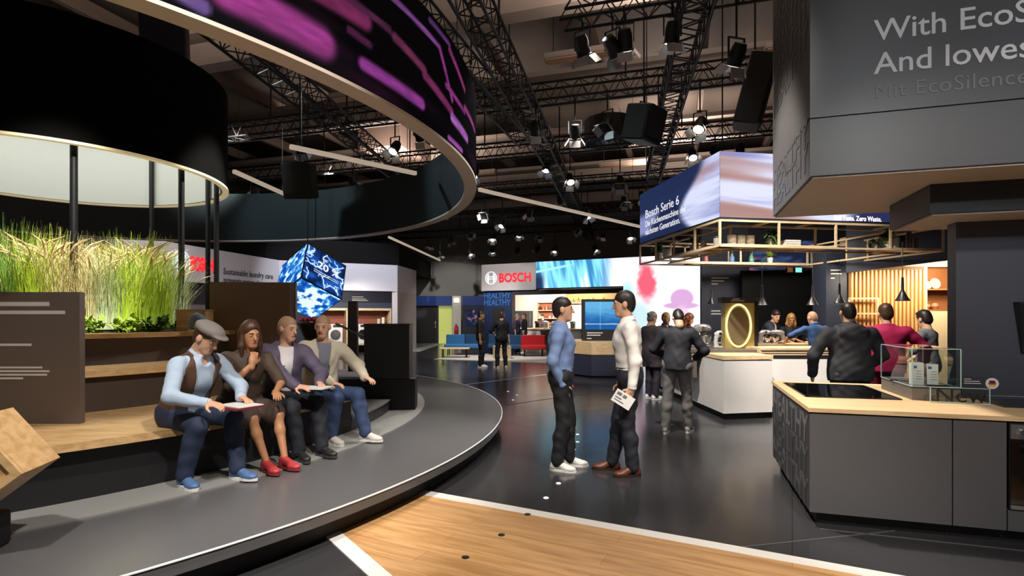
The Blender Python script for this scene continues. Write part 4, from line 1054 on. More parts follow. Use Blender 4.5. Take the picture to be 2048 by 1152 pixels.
for k, (x, z, r) in enumerate(((8.53, 2.155, 0.08), (8.68, 2.155, 0.11), (8.52, 1.735, 0.07), (8.68, 1.735, 0.08))):
    b = thing('wooden_bowl', ['round wooden plate leaning on the left of the upper niche shelf', 'larger round wooden plate on the upper niche shelf', 'small brown pot on the lower niche shelf', 'larger brown pot on the lower niche shelf'][k], 'plate' if k < 2 else 'pot', (x, 11.3, z), 0, 'things in the oak niche')
    if k < 2:
        MB().lathe([(r * 0.5, 0), (r, 0.012), (r, 0.022), (r * 0.5, 0.012), (0, 0.012)], (0, 0.0, r), 20, Matrix.Rotation(rad(78), 3, 'X')).build('plate', OAK2, b)
    else: MB().lathe([(r * 0.6, 0), (r, r * 0.8), (r * 0.7, r * 1.6), (r * 0.75, r * 1.7)], (0, 0, 0), 14).build('pot', mat('terracotta', 'a5704c', 0.6), b, True)
t = thing('navy_fascia', 'dark navy fascia above the opening to the oak slat wall', 'fascia', (7.4, 10.2, 2.46), world=True)
MB().hexa([(6.62, 10.90, 2.455), (8.3, 9.5, 2.66), (8.36, 9.58, 2.66), (6.68, 10.98, 2.455), (6.62, 10.90, 3.9), (8.3, 9.5, 3.9), (8.36, 9.58, 3.9), (6.68, 10.98, 3.9)]).build('panel', NAVY, t)
# pendant lamps
def pendant(loc, label, s=1.0, top=2.68):
    t = thing('pendant_lamp', label, 'pendant lamp', tuple(loc), 0, 'black pendant lamps in the booth'); t.scale = (1, 1, 1)
    MB().lathe([(0.105 * s, 0), (0.10 * s, 0.005), (0.04 * s, 0.12 * s), (0.022 * s, 0.17 * s), (0.018 * s, 0.36 * s), (0.0, 0.37 * s)], (0, 0, 0), 18).build('shade', mat('lamp_black', '1b1b1d', 0.35, var=0), t, True)
    MB().cyl((0, 0, 0.36 * s), (0, 0, top - loc[2]), 0.004, n=5).build('cord', BLACK, t)
    MB().lathe([(0, 0.02), (0.05 * s, 0.025), (0.04 * s, 0.05), (0, 0.06)], (0, 0, 0), 12).build('bulb', LAMPW, t)
pendant(ptat(1524, 610, 10.2), 'black cone pendant lamp above the suited man', 1.0); pendant(ptat(1625, 610, 10.2), 'black cone pendant lamp above the woman in the black top', 1.0)
pendant(ptat(1679, 606, 9.8), 'black cone pendant lamp before the navy column', 0.95); pendant(ptat(1805, 602, 8.0), 'large black cone pendant lamp in front of the oak slats', 0.95)
pendant(ptat(1423, 608, 11.2), 'black pendant lamp left of the ring display', 0.8)
pf = ptat(1727, 612, 10.9)
single('picture_frame', MB().box(pf + UP * 0.15, (0.6, 0.03, 0.03)).box(pf - UP * 0.15, (0.6, 0.03, 0.03)).box(pf - Vector((0.285, 0, 0)), (0.03, 0.03, 0.3)).box(pf + Vector((0.285, 0, 0)), (0.03, 0.03, 0.3)), OAK2, 'empty oak frame on the slats behind the hooded man', 'frame')

# centre kiosk
t = thing('kiosk', 'dark hexagonal kiosk with an oak band and a big blue screen behind the two men', 'kiosk', (2.0, 14.9, 0), world=True)
hexa = [(1.35, 15.1), (2.05, 14.2), (3.2, 14.2), (3.6, 15.1), (3.0, 16.0), (1.9, 16.0)]
def inset(poly, f):
    cx = sum(p[0] for p in poly) / len(poly); cy = sum(p[1] for p in poly) / len(poly)
    return [(cx + (p[0] - cx) * f, cy + (p[1] - cy) * f) for p in poly]
MB().prism(inset(hexa, 0.94), 0.0, 0.05).build('plinth', BLACK, t); MB().prism(hexa, 0.05, 0.60).build('base', mat('kiosk_slate', '34384a', 0.45, var=0.03), t); MB().prism(inset(hexa, 1.01), 0.60, 0.93).build('oak_band', OAK, t)
b = thing('kiosk_screen', 'blue video screen standing on the kiosk between the two men', 'screen', (2.4, 14.7, 0.93), world=True)
MB().rbox((2.43, 14.72, 1.50), (1.14, 0.10, 1.10), 0.02).build('housing', BLACK, b)
def sea(u, v):
    n = fbm(u * 5, v * 18, 4); c = mixc(hx('1c5fa8'), hx('66b4e6'), sst(0.2, 0.9, v + 0.3 * n - 0.1)); c = mixc(c, hx('e6f4ff'), sst(0.03, 0.0, abs(v - 0.18 - 0.03 * n)) * 0.9)
    return mixc(c, hx('9ad0f0'), sst(0.02, 0.0, abs(u - 0.42)) * 0.6)
screen('display', quad_surf((1.95, 14.665, 1.24), (2.91, 14.665, 1.24), (1.95, 14.665, 1.98)), 60, 60, sea, emitmat('kiosk_video', 0.9), b)
q = MB()
for k, (w, z) in enumerate(((0.42, 1.15), (0.36, 1.09), (0.12, 1.0))): q.box((2.0 + w / 2, 14.662, z), (w, 0.004, 0.025))
q.build('print', PRINTW, b)

# ================================================================== far kitchen booth
E0 = Vector((-1.33, 24.0, 0)); F_ = Vector((0.8899, -0.456, 0)).normalized(); G_ = Vector((0.456, 0.8899, 0)).normalized()
def ep(t_, s_, z): return E0 + F_ * t_ + G_ * s_ + UP * z
def ebox(mb, t0, t1, s0, s1, z0, z1):
    return mb.hexa([ep(t0, s0, z0), ep(t1, s0, z0), ep(t1, s1, z0), ep(t0, s1, z0), ep(t0, s0, z1), ep(t1, s0, z1), ep(t1, s1, z1), ep(t0, s1, z1)])
def emblem(c, r, x, n_, parent, m):
    """ring with an armature inside"""
    x = Vector(x).normalized(); g = MB()
    def pt(a, b, d=0): return Vector(c) + x * a + UP * b + Vector(n_) * d
    N = 40
    for k in range(N):
        a0, a1 = 2 * math.pi * k / N, 2 * math.pi * (k + 1) / N
        for r0, r1 in ((r * 0.88, r),):
            P = [pt(rr * math.cos(a), rr * math.sin(a), d) for d in (0, 0.02) for (rr, a) in ((r0, a0), (r1, a0), (r1, a1), (r0, a1))]
            g.hexa(P)
    def bar(x0, x1, y0, y1): g.hexa([pt(x0, y0), pt(x1, y0), pt(x1, y0, .02), pt(x0, y0, .02), pt(x0, y1), pt(x1, y1), pt(x1, y1, .02), pt(x0, y1, .02)])
    bar(-0.5 * r, -0.38 * r, -0.66 * r, 0.66 * r); bar(0.38 * r, 0.5 * r, -0.66 * r, 0.66 * r); bar(-0.4 * r, 0.4 * r, 0.12 * r, 0.24 * r); bar(-0.4 * r, 0.4 * r, -0.24 * r, -0.12 * r)
    for s in (-1, 1):
        for k in range(10):
            a0, a1 = rad(-55 + 11 * k), rad(-55 + 11 * (k + 1)); r0, r1 = 0.62 * r, 0.72 * r
            P = [pt(s * rr * math.cos(a), rr * math.sin(a), d) for d in (0, 0.02) for (rr, a) in ((r0, a0), (r1, a0), (r1, a1), (r0, a1))]
            g.hexa(P)
    return g.build('emblem', m, parent)
t = thing('brand_fascia', 'white fascia with round emblem and red letters above the far kitchen', 'sign', tuple(ep(1.3, 0, 2.69)), world=True)
ebox(MB(), 0, 2.61, 0, 0.3, 2.69, 3.83).build('panel', mat('white_sign_board', 'b4b0b4', 0.6, var=0.02), t)
emblem(ep(0.48, -0.005, 3.24), 0.28, F_, -G_, t, LOGOW)
lettering('BOSCH', 0.52, ep(0.86, -0.01, 3.06), F_, UP, RED, t, 'lettering', 0.02, 0.012, width=1.52)
t = thing('far_video_wall', 'huge L-shaped video wall with turquoise streaks and pink figures behind the booths', 'video wall', tuple(ep(6, 0, 0.3)), world=True)
ebox(MB(), 2.61, 9.6, 0.02, 0.3, 2.72, 3.86).build('frame', NAVYD, t); ebox(MB(), 6.25, 9.6, 0.02, 0.3, 0.2, 2.72).build('frame', NAVYD, t)
def turq(u, v):
    w = u + 0.06 * v; n = fbm(w * 18, v * 0.5, 3); c = mixc(hx('3a7fb4'), hx('86d8ee'), sst(0.3, 0.6, n)); c = mixc(c, hx('eefaff'), sst(0.62, 0.78, n))
    c = mixc(c, hx('20304f'), sst(0.14, 0.05, u) * sst(0.9, 0.3, v + u)); c = mixc(c, hx('9fe6f6'), sst(0.06, 0.02, abs(v - 0.62 - 0.5 * u)) * sst(0.5, 0.3, u))
    c = mixc(c, hx('f4eef8'), sst(0.72, 0.95, u)); return c
EMF = emitmat('far_video', 1.25)
screen('screen_face', quad_surf(ep(2.61, 0.0, 2.75), ep(6.3, 0.0, 2.75), ep(2.61, 0.0, 3.84)), 200, 60, turq, EMF, t)
def figs(u, v):
    n = fbm(u * 3 + 2, v * 3, 4); c = mixc(hx('fdfbfc'), hx('eee4f2'), sst(0.55, 0.8, n))
    d = np.hypot((u - 0.27 - 0.05 * (0.7 - v)) / 0.13, (v - 0.72) / 0.24); c = mixc(c, hx('d85a6e'), sst(1.15, 0.5, d + 0.5 * (fbm(u * 14, v * 14, 3) - 0.5)))
    d2 = np.hypot((u - 0.16) / 0.2, (v - 0.36) / 0.2); c = mixc(c, hx('a8c8f0'), sst(1.2, 0.5, d2) * 0.8)
    d3 = np.hypot((u - 0.05) / 0.1, (v - 0.5) / 0.3); c = mixc(c, hx('6fc0e8'), sst(1.2, 0.4, d3) * 0.7)
    h = np.hypot((u - 0.67) / 0.13, (v - 0.55) / 0.10); br = np.hypot((u - 0.66) / 0.20, (v - 0.475) / 0.035); nk = np.hypot((u - 0.68) / 0.10, (v - 0.36) / 0.14)
    c = mixc(c, hx('c49ac4'), np.maximum(sst(1.1, 0.85, h), sst(1.15, 0.8, br))); c = mixc(c, hx('d8b0cc'), sst(1.1, 0.6, nk) * 0.8)
    s = sst(0.012, 0.004, abs(u - 0.92 - 0.02 * np.sin(v * 7))) * 0.3; c = mixc(c, hx('a890b0'), s)
    c = mixc(c, hx('b060b0'), sst(0.985, 0.995, u)); return c
screen('screen_face', quad_surf(ep(6.3, 0.0, 0.3), ep(9.55, 0.0, 0.3), ep(6.3, 0.0, 3.84)), 150, 150, figs, EMF, t)
# kitchen under the fascia
t = thing('relief_column', 'navy column with raised blue letters under the white fascia', 'column panel', tuple(ep(0.6, 0.5, 0)), world=True)
ebox(MB(), 0.02, 1.42, 0.15, 0.45, 0, 2.69).build('panel', mat('letter_navy', '17264a', 0.5), t)
for k in range(2): lettering('HEALTHY', 0.36, ep(0.04, 0.14, 2.36 - 0.30 * k), F_, UP, mat('blue_letters', '2d5b96', 0.4, var=0, emit='2d64b0', estr=0.25), t, 'lettering', 0.01, 0.006, width=1.32)
ebox(MB(), 0.5, 1.0, 0.10, 0.15, 1.2, 1.95).build('niche', BLACK, t)
single('kitchen_lintel', ebox(MB(), 1.43, 6.2, 0.1, 0.4, 2.5, 2.685), NAVYD, 'dark lintel under the turquoise video strip', 'lintel')
single('white_back_wall', ebox(MB(), -1.6, 8.6, 3.6, 3.75, 0, 2.9), mat('lit_white_wall', 'dcd2c8', 0.7, var=0.02), 'white lit back wall of the far kitchen', 'wall panel')
single('kitchen_roof', ebox(MB(), -0.2, 8.6, 0.4, 3.6, 2.72, 2.8), NAVYD, 'dark roof slab of the far kitchen', 'roof panel')
t = thing('far_bar', 'white bar counter with slanted front panels in the far kitchen', 'bar counter', tuple(ep(3.6, 1.6, 0)), world=True)
ebox(MB(), 0.5, 8.4, 1.4, 2.0, 0.0, 1.0).build('body', WHITE, t); ebox(MB(), 0.45, 8.45, 1.32, 2.05, 1.0, 1.05).build('worktop', OAK, t)
ebox(MB(), 0.5, 8.4, 1.385, 1.4, 0.42, 0.47).build('joint', PRINTG, t)
t = thing('slanted_stand', 'dark slanted support at the end of the far bar', 'stand', tuple(ep(3.5, 1.2, 0)), world=True)
g = MB(); g.add([ep(2.25, 1.15, 1.0), ep(3.2, 1.15, 1.0), ep(2.85, 1.15, 0.0), ep(2.6, 1.15, 0.0), ep(2.25, 1.3, 1.0), ep(3.2, 1.3, 1.0), ep(2.85, 1.3, 0.0), ep(2.6, 1.3, 0.0)], [(3, 2, 1, 0), (4, 5, 6, 7), (0, 1, 5, 4), (1, 2, 6, 5), (2, 3, 7, 6), (3, 0, 4, 7)]); g.build('panel', TA, t)
NR = mat('niche_red', '8a4a34', 0.6, var=0.1); NG = mat('niche_gold', 'c08a4c', 0.6, var=0.1)
t = thing('wall_oven', 'grey oven built into the far white kitchen wall', 'oven', tuple(ep(0.4, 3.5, 1.0)), world=True)
ebox(MB(), -0.1, 0.8, 3.45, 3.6, 1.0, 1.85).build('front', DGREY2, t); ebox(MB(), 0.7, 0.75, 3.41, 3.45, 1.1, 1.75).build('handle', STEEL, t)
for (nm, t0, t1, z0, z1, m, lab, rows_) in (('shelf_niche', 1.15, 2.4, 1.1, 2.25, NR, 'red-brown shelf niche in the far kitchen wall', 3), ('high_shelf', 2.6, 5.5, 2.2, 2.68, NG, 'golden lit high shelf in the far kitchen', 1)):
    t = thing(nm, lab, 'shelf', tuple(ep((t0 + t1) / 2, 3.5, z0)), world=True)
    ebox(MB(), t0, t1, 3.56, 3.6, z0, z1).build('back', m, t)
    for k in range(rows_ + 1): ebox(MB(), t0, t1, 3.3, 3.56, z0 + (z1 - z0) * k / rows_ - 0.015, z0 + (z1 - z0) * k / rows_ + 0.015).build('shelf', OAK2, t)
    for a in (t0, t1): ebox(MB(), a - 0.02, a + 0.02, 3.3, 3.56, z0, z1).build('side', OAK2, t)
    for r2 in range(rows_):
        zb = z0 + (z1 - z0) * r2 / rows_ + 0.016; n = 7 if rows_ > 1 else 12
        for k in range(n):
            h = rnd.uniform(0.10, 0.26); rr = rnd.uniform(0.03, 0.06); p = ep(t0 + (t1 - t0) * (k + 0.6) / (n + 0.2), 3.42, zb)
            mm = rnd.choice([POTW, GL, LEAF2, mat('bottle_amber', 'b5702c', 0.2), mat('bottle_dark', '3a2a20', 0.2)])
            lab2 = ('item %s on the %s row of the red-brown kitchen niche' % (ORD[k], ['bottom', 'middle', 'top'][r2])) if rows_ > 1 else '%s jar from the left on the golden high kitchen shelf' % ORD[k]
            lab2 = lab2.replace('item %s' % ORD[k], '%s bottle from the left' % ORD[k])
            single('shelf_bottle' if rows_ > 1 else 'shelf_jar', MB().lathe([(rr, 0), (rr, h * 0.65), (rr * 0.45, h * 0.8), (rr * 0.45, h)], p, 10), mm, lab2, 'bottle' if rows_ > 1 else 'jar', 'bottles and jars in the far kitchen', True)
for k in range(5):
    p = ep(1.9 + 0.42 * k, 1.7, 1.05)
    t = thing('bar_appliance', '%s small coffee machine from the left on the far bar' % ORD[k], 'coffee machine', tuple(p), -0.47, 'appliances on the far bar')
    MB().rbox((0, 0.05, 0.16), (0.2, 0.16, 0.32), 0.03).build('body', [MXB, MXS, MXW][k % 3], t); MB().rbox((0, -0.06, 0.27), (0.18, 0.14, 0.1), 0.03).build('brew_head', [MXB, MXS, MXW][k % 3], t); MB().box((0, -0.06, 0.02), (0.18, 0.14, 0.03)).build('drip_tray', STEEL, t)
# back-left wall of the hall: doors, blue header, pillar, extinguisher
BLUE = mat('blue_header', '16357a', 0.5, var=0.03)
single('blue_header', MB().box((-4.6, 31.9, 2.48), (2.35, 0.2, 0.56)), BLUE, 'long blue header above the black doors at the far end', 'header'); single('blue_header', MB().box((-2.0, 31.9, 2.48), (1.75, 0.2, 0.56)), BLUE, 'short blue header right of the white pillar at the far end', 'header')
t = thing('double_door', 'black far door with a yellow-green lit glass leaf beside it', 'door', (-4.6, 32.0, 0), world=True)
MB().box((-4.95, 32.0, 1.1), (1.25, 0.1, 2.2)).build('leaf', BLACK, t); MB().box((-3.9, 32.05, 1.1), (0.85, 0.05, 2.2)).build('glass_leaf', mat('lit_glass', 'b8bf6a', 0.3, var=0.1, emit='b4bc66', estr=0.35), t)
MB().box((-5.7, 32.0, 1.1), (0.12, 0.14, 2.2)).build('frame', STEEL, t); MB().box((-4.3, 32.0, 1.1), (0.06, 0.14, 2.2)).build('frame', BLACKM, t); MB().box((-3.45, 32.0, 1.1), (0.06, 0.14, 2.2)).build('frame', BLACKM, t); MB().cyl((-4.45, 31.9, 0.9), (-4.45, 31.9, 1.3), 0.02, n=8).build('handle', STEEL, t)
single('white_pillar', MB().box((-3.2, 31.9, 1.38), (0.5, 0.3, 2.76)), mat('pillar_white', 'b8b4ae', 0.6), 'white pillar between the blue headers', 'pillar')
t = thing('door_lamp', 'small warm wall lamp on the white pillar between the blue headers', 'wall lamp', (-3.2, 31.7, 2.4), world=True)
MB().rbox((-3.2, 31.68, 2.5), (0.28, 0.12, 0.24), 0.03).build('shade', emitmat('pillar_lamp', 2.0, 'fff0c8'), t)
t = thing('fire_extinguisher', 'red fire extinguisher on the white pillar by the far doors', 'fire extinguisher', (-3.22, 31.62, 0.45))
MB().lathe([(0.08, 0), (0.1, 0.03), (0.1, 0.52), (0.05, 0.6), (0.03, 0.62)], (0, 0, 0), 14).build('cylinder', mat('extinguisher_red', 'b01c20', 0.3, var=0), t, True); MB().box((0, -0.02, 0.66), (0.05, 0.14, 0.06)).build('valve', BLACK, t); MB().tube([(0.03, -0.03, 0.64), (0.13, -0.04, 0.5), (0.12, -0.04, 0.1)], 0.018, 6).build('hose', BLACK, t)
t = thing('navy_poster_wall', 'navy wall with a faint pink portrait poster beside the far doors', 'wall panel', (-1.75, 31.6, 0), world=True)
MB().box((-1.85, 31.9, 1.1), (2.1, 0.15, 2.2)).build('panel', NAVYD, t)
def por(u, v): n = fbm(u * 5, v * 7, 3); return mixc(hx('26304e'), hx('c890a0'), sst(0.5, 0.75, n) * sst(0.55, 0.25, np.hypot((u - 0.5), (v - 0.6))))
screen('poster', quad_surf((-2.7, 31.81, 1.0), (-1.9, 31.81, 1.0), (-2.7, 31.81, 2.0)), 30, 40, por, emitmat('poster_glow', 0.5), t)
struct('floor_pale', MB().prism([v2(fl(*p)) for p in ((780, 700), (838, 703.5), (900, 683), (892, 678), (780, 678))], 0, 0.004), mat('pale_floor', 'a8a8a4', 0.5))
# sofas, tables, rug
single('pale_rug', MB().prism([v2(fl(*p)) for p in ((868, 719), (1092, 726), (1106, 710), (920, 707))], 0, 0.012), mat('rug_white', 'bdb8b4', 0.8, var=0.06), 'pale rug under the blue and red sofas', 'rug')
SB = mat('sofa_blue', '2f6fa6', 0.85, var=0.08, scale=20); SBD = mat('sofa_navy', '1c466e', 0.85, var=0.08, scale=20); SR = mat('sofa_red', 'b0121c', 0.85, var=0.08, scale=20)
def sofa(loc, rz, w, label, m, mb_=None, backs=2):
    t = thing('sofa', label, 'sofa', loc, rz, 'low sofas on the pale rug')
    MB().rbox((0, 0, 0.36), (w, 0.75, 0.16), 0.06).build('seat', m, t, True)
    for k in range(backs): MB().rbox((-w / 2 + w / backs * (k + 0.5), 0.33, 0.60), (w / backs - 0.02, 0.16, 0.44), 0.05).build('backrest', (mb_ or m) if k % 2 else m, t, True)
    for x in (-w / 2 + 0.15, w / 2 - 0.15):
        for y in (-0.28, 0.28): MB().cyl((x, y, 0), (x, y, 0.29), 0.022, n=8).build('leg', BLACKM, t)
    return t
sofa((-1.95, 22.6, 0.012), 0.0, 1.6, 'blue sofa with a darker back cushion left of the man in black', SB, SBD)
sofa((-0.55, 22.9, 0.012), 0.0, 0.9, 'blue low seat between the two men in black', SBD, None, 1)
sofa((0.16, 22.2, 0.012), 0.0, 0.62, 'small dark blue seat left of the red sofa', SBD, None, 1)
sofa((0.85, 21.8, 0.012), 0.0, 1.0, 'red sofa behind the man in the blue shirt', SR, None, 1)
t = thing('coffee_table', 'low oak topped coffee table in front of the blue sofa', 'table', (-2.2, 21.1, 0.012))
MB().rbox((0, 0, 0.35), (1.15, 0.6, 0.04), 0.05).build('tabletop', OAK2, t)
for x in (-0.45, 0.45):
    for y in (-0.2, 0.2): MB().cyl((x, y, 0), (x, y, 0.33), 0.02, n=8).build('leg', BLACKM, t)
t = thing('wooden_cube', 'oak cube table behind the legs of the man in black', 'side table', (-0.38, 20.6, 0.012), 0.15)
MB().box((0, 0, 0.225), (0.62, 0.55, 0.45)).build('body', OAK2, t); MB().box((0, 0, 0.46), (0.64, 0.57, 0.02)).build('top', OAK2, t)

# ================================================================== laundry booth on the far left
FA = [Vector((-10.985, 13.66, 0)), Vector((-9.4, 22.2, 0)), Vector((-5.08, 24.4, 0)), Vector((-4.75, 27.3, 0))]
FW = mat('laundry_fascia', 'c2bfca', 0.6, var=0.02)
t = thing('laundry_fascia', 'long white fascia with emblem, red letters and grey text behind the carousel', 'sign', (-9, 20, 2.69), world=True)
def seg(i, p, q, z0, z1, th, m, name):
    d = (q - p).normalized(); n = Vector((-d.y, d.x, 0)) * th
    return MB().prism([v2(p), v2(q), v2(q + n), v2(p + n)], z0, z1).build(name, m, t)
for i in range(3): seg(i, FA[i], FA[i + 1], 2.69, 3.85, 0.25, FW, 'panel')
dA = (FA[1] - FA[0]).normalized(); nA = Vector((dA.y, -dA.x, 0))
def fa(px):
    k = (px - 1024) / 1100; p = FA[0]; s_ = (k * p.y - p.x) / (dA.x - k * dA.y); return p + dA * s_
emblem(fa(361) + nA * 0.02 + UP * 3.30, 0.36, dA, nA, t, LOGOW)
L0, L1 = fa(380), fa(426)
lettering('BOSCH', 0.62, L0 + nA * 0.02 + UP * 3.08, dA, UP, RED, t, 'lettering', 0.02, 0.015, width=(L1 - L0).length)
L0, L1 = fa(446), fa(545)
lettering('Sustainable laundry care', 0.30, L0 + nA * 0.02 + UP * 3.06, dA, UP, PRINTD, t, 'lettering', 0.005, width=(L1 - L0).length)
lettering('prevents water, detergent.', 0.30, L0 + nA * 0.02 + UP * 2.76, dA, UP, PRINTD, t, 'lettering', 0.005, width=(L1 - L0).length * 1.02)
t = thing('laundry_wall', 'dark slate booth wall with oak niches holding washing machines', 'booth wall', (-7.5, 23.6, 0), world=True)
dB = (FA[2] - FA[1]).normalized(); nB = Vector((dB.y, -dB.x, 0)); LB_ = (FA[2] - FA[1]).length
def lp(a, s_, z): return FA[1] + dB * a - nB * s_ + UP * z
def lbox(mb, t0, t1, s0, s1, z0, z1):
    return mb.hexa([lp(t0, s0, z0), lp(t1, s0, z0), lp(t1, s1, z0), lp(t0, s1, z0), lp(t0, s0, z1), lp(t1, s0, z1), lp(t1, s1, z1), lp(t0, s1, z1)])
SLT = mat('slate_wall', '33374a', 0.6, var=0.03)
lbox(MB(), 0.0, LB_, 0.9, 1.0, 0, 2.69).build('panel', SLT, t)
seg(0, FA[0] - nA * 0.9, FA[1] - nA * 0.9, 0, 2.69, 0.1, mat('mauve_wall', '8d838c', 0.7), 'panel'); seg(2, FA[2], FA[3], 0, 2.69, 0.25, mat('pale_side', 'b5aeb0', 0.7), 'panel')
q = MB()
for k, (w, z) in enumerate(((0.5, 2.45), (0.62, 2.36), (0.7, 2.29))): q.box(lp(3.05 + w / 2, 0.89, z), (w, 0.01, 0.03), rz=math.atan2(dB.y, dB.x))
q.build('print', PRINTW, t)
for (a0, a1) in ((1.1, 2.75), (3.0, 4.65)):
    lbox(MB(), a0, a1, 0.86, 0.9, 0.35, 1.9).build('niche_back', NR, t)
    for (x0, x1, z0, z1) in ((a0, a1, 1.84, 1.94), (a0, a0 + 0.06, 0.35, 1.9), (a1 - 0.06, a1, 0.35, 1.9), (a0, a1, 0.33, 0.40)): lbox(MB(), x0, x1, 0.3, 0.88, z0, z1).build('niche_frame', OAK2, t)
def washer(loc, rz, label):
    t = thing('washing_machine', label, 'washing machine', tuple(loc), rz, 'washing machines in the laundry booth')
    MB().rbox((0, 0.25, 0.425), (0.6, 0.5, 0.85), 0.02).build('body', WHITE, t); MB().box((0.08, -0.005, 0.77), (0.36, 0.01, 0.1)).build('control_panel', BLACK, t); MB().cyl((-0.02, -0.005, 0.77), (-0.02, -0.03, 0.77), 0.035, n=14).build('dial', CHROME, t)
    m = MB(); N = 24
    m.lathe([(0.15, 0), (0.21, 0.0), (0.21, 0.03), (0.15, 0.03)], (0, -0.0, 0.40), 24, Matrix.Rotation(rad(90), 3, 'X')); d = m.build('door', CHROME, t, True)
    MB().cyl((0, -0.005, 0.40), (0, -0.02, 0.40), 0.155, n=24).build('porthole', mat('porthole_glass', '4a5a66', 0.1, var=0), d)
    return t
rzB = math.atan2(dB.y, dB.x)
wm = []
for k, (a, lab) in enumerate(((1.55, 'left washing machine in the left oak niche'), (2.25, 'right washing machine in the left oak niche'), (3.40, 'left washing machine in the right oak niche'), (4.08, 'right washing machine in the right oak niche'))):
    washer(lp(a, 0.34, 0.40), rzB, lab)
for k, a in enumerate((2.87, 4.78)):
    t2 = thing('socket_panel', ['white socket panel beside the left oak niche', 'white socket panel beside the right oak niche'][k], 'socket', tuple(lp(a, 0.885, 1.12)), rzB)
    for i in range(2):
        for j in range(2): MB().rbox((-0.05 + 0.1 * i, 0, 0.1 * j), (0.08, 0.02, 0.08), 0.02).build('socket', WHITE, t2)
for k, (a, c) in enumerate(((3.22, 'd08aa0'), (4.35, 'e8e0d0'), (4.15, 'c8c0b0'))):
    canister(lp(a, 0.55, 1.25), 0.07, 0.2 + 0.06 * (k % 2), mat('pack_%s' % c, c, 0.5), ['pink detergent bottle on the left machine of the right niche', 'pale tall pack on the right machine of the right niche', 'pale small pack beside the tall pack on the washing machine'][k], None, 'detergent_pack', 'detergent', 'detergents on the washing machines')
single('upper_wall_band', MB().prism([(-15.9, 14), (-12.2, 14), (-10.2, 22.8), (-5.2, 25.3), (-5.0, 33.9), (-15.9, 33.9)], 3.86, 4.9), mat('dark_band', '07070a', 0.8, spec=0.2), 'dark band above the white laundry fascia', 'fascia')
# ================================================================== people
class Field:
    """signed distance grid that blends limbs smoothly"""
    def __init__(s, lo, hi, h):
        s.h = h; s.lo = np.array(lo, float); n = np.ceil((np.array(hi) - s.lo) / h).astype(int) + 1; s.n = n
        s.ax = [s.lo[i] + h * np.arange(n[i]) for i in range(3)]; s.f = np.full(tuple(n), 0.5, np.float32)
    def _sub(s, lo, hi, m):
        i0 = np.clip(np.floor((np.array(lo) - m - s.lo) / s.h).astype(int), 0, s.n); i1 = np.clip(np.ceil((np.array(hi) + m - s.lo) / s.h).astype(int) + 1, 0, s.n)
        if np.any(i1 <= i0): return None, None
        sl = tuple(slice(i0[k], i1[k]) for k in range(3))
        return sl, (s.ax[0][sl[0]][:, None, None], s.ax[1][sl[1]][None, :, None], s.ax[2][sl[2]][None, None, :])
    def put(s, prim, k=0.03, sub=False):
        lo, hi, fn = prim; sl, X = s._sub(lo, hi, 0.06 + k)
        if sl is None: return
        d = fn(*X).astype(np.float32); a = s.f[sl]
        if sub:
            d = -d; h = np.clip(0.5 - 0.5 * (a - d) / k, 0, 1) if k > 0 else (d > a)
            s.f[sl] = a * (1 - h) + d * h + k * h * (1 - h)
        else:
            h = np.clip(0.5 + 0.5 * (a - d) / k, 0, 1); s.f[sl] = a * (1 - h) + d * h - k * h * (1 - h)
    def clip(s, n, d):
        """keep the side where n.p > d"""
        p = s.ax[0][:, None, None] * n[0] + s.ax[1][None, :, None] * n[1] + s.ax[2][None, None, :] * n[2] - d
        s.f = np.maximum(s.f, -p.astype(np.float32))
    def mesh(s):
        f = s.f; ins = f < 0; nx, ny, nz = f.shape
        if not ins.any(): return np.zeros((0, 3)), np.zeros((0, 4), int)
        idx = -np.ones((nx - 1, ny - 1, nz - 1), np.int64)
        cnt = np.zeros((nx - 1, ny - 1, nz - 1), np.int8)
        for a in (0, 1):
            for b in (0, 1):
                for c in (0, 1): cnt += ins[a:nx - 1 + a, b:ny - 1 + b, c:nz - 1 + c]
        act = (cnt > 0) & (cnt < 8); I = np.argwhere(act); idx[act] = np.arange(len(I))
        acc = np.zeros((len(I), 3)); num = np.zeros(len(I))
        cor = [(0, 0, 0), (1, 0, 0), (0, 1, 0), (1, 1, 0), (0, 0, 1), (1, 0, 1), (0, 1, 1), (1, 1, 1)]
        for a in range(8):
            for ax in range(3):
                if cor[a][ax]: continue
                e = list(cor[a]); e[ax] = 1
                fa_ = f[I[:, 0] + cor[a][0], I[:, 1] + cor[a][1], I[:, 2] + cor[a][2]]; fb = f[I[:, 0] + e[0], I[:, 1] + e[1], I[:, 2] + e[2]]
                m = (fa_ < 0) != (fb < 0); t = np.where(m, fa_ / np.where(m, fa_ - fb, 1), 0)
                p = np.array(cor[a], float)[None, :].repeat(len(I), 0); p[:, ax] += t
                acc += p * m[:, None]; num += m
        V = s.lo + s.h * (I + acc / num[:, None]); Q = []
        for ax in range(3):
            u, v = (ax + 1) % 3, (ax + 2) % 3
            sl0 = [slice(None)] * 3; sl1 = [slice(None)] * 3; sl0[ax] = slice(0, -1); sl1[ax] = slice(1, None)
            a, b = ins[tuple(sl0)], ins[tuple(sl1)]; E = np.argwhere(a != b); E = E[(E[:, u] > 0) & (E[:, v] > 0) & (E[:, u] < f.shape[u] - 1) & (E[:, v] < f.shape[v] - 1)]
            fl_ = a[E[:, 0], E[:, 1], E[:, 2]]
            def g(du, dv):
                q = E.copy(); q[:, u] -= du; q[:, v] -= dv; return idx[q[:, 0], q[:, 1], q[:, 2]]
            q = np.stack([g(1, 1), g(0, 1), g(0, 0), g(1, 0)], 1); q[~fl_] = q[~fl_][:, ::-1]; Q.append(q)
        return V, np.concatenate(Q)
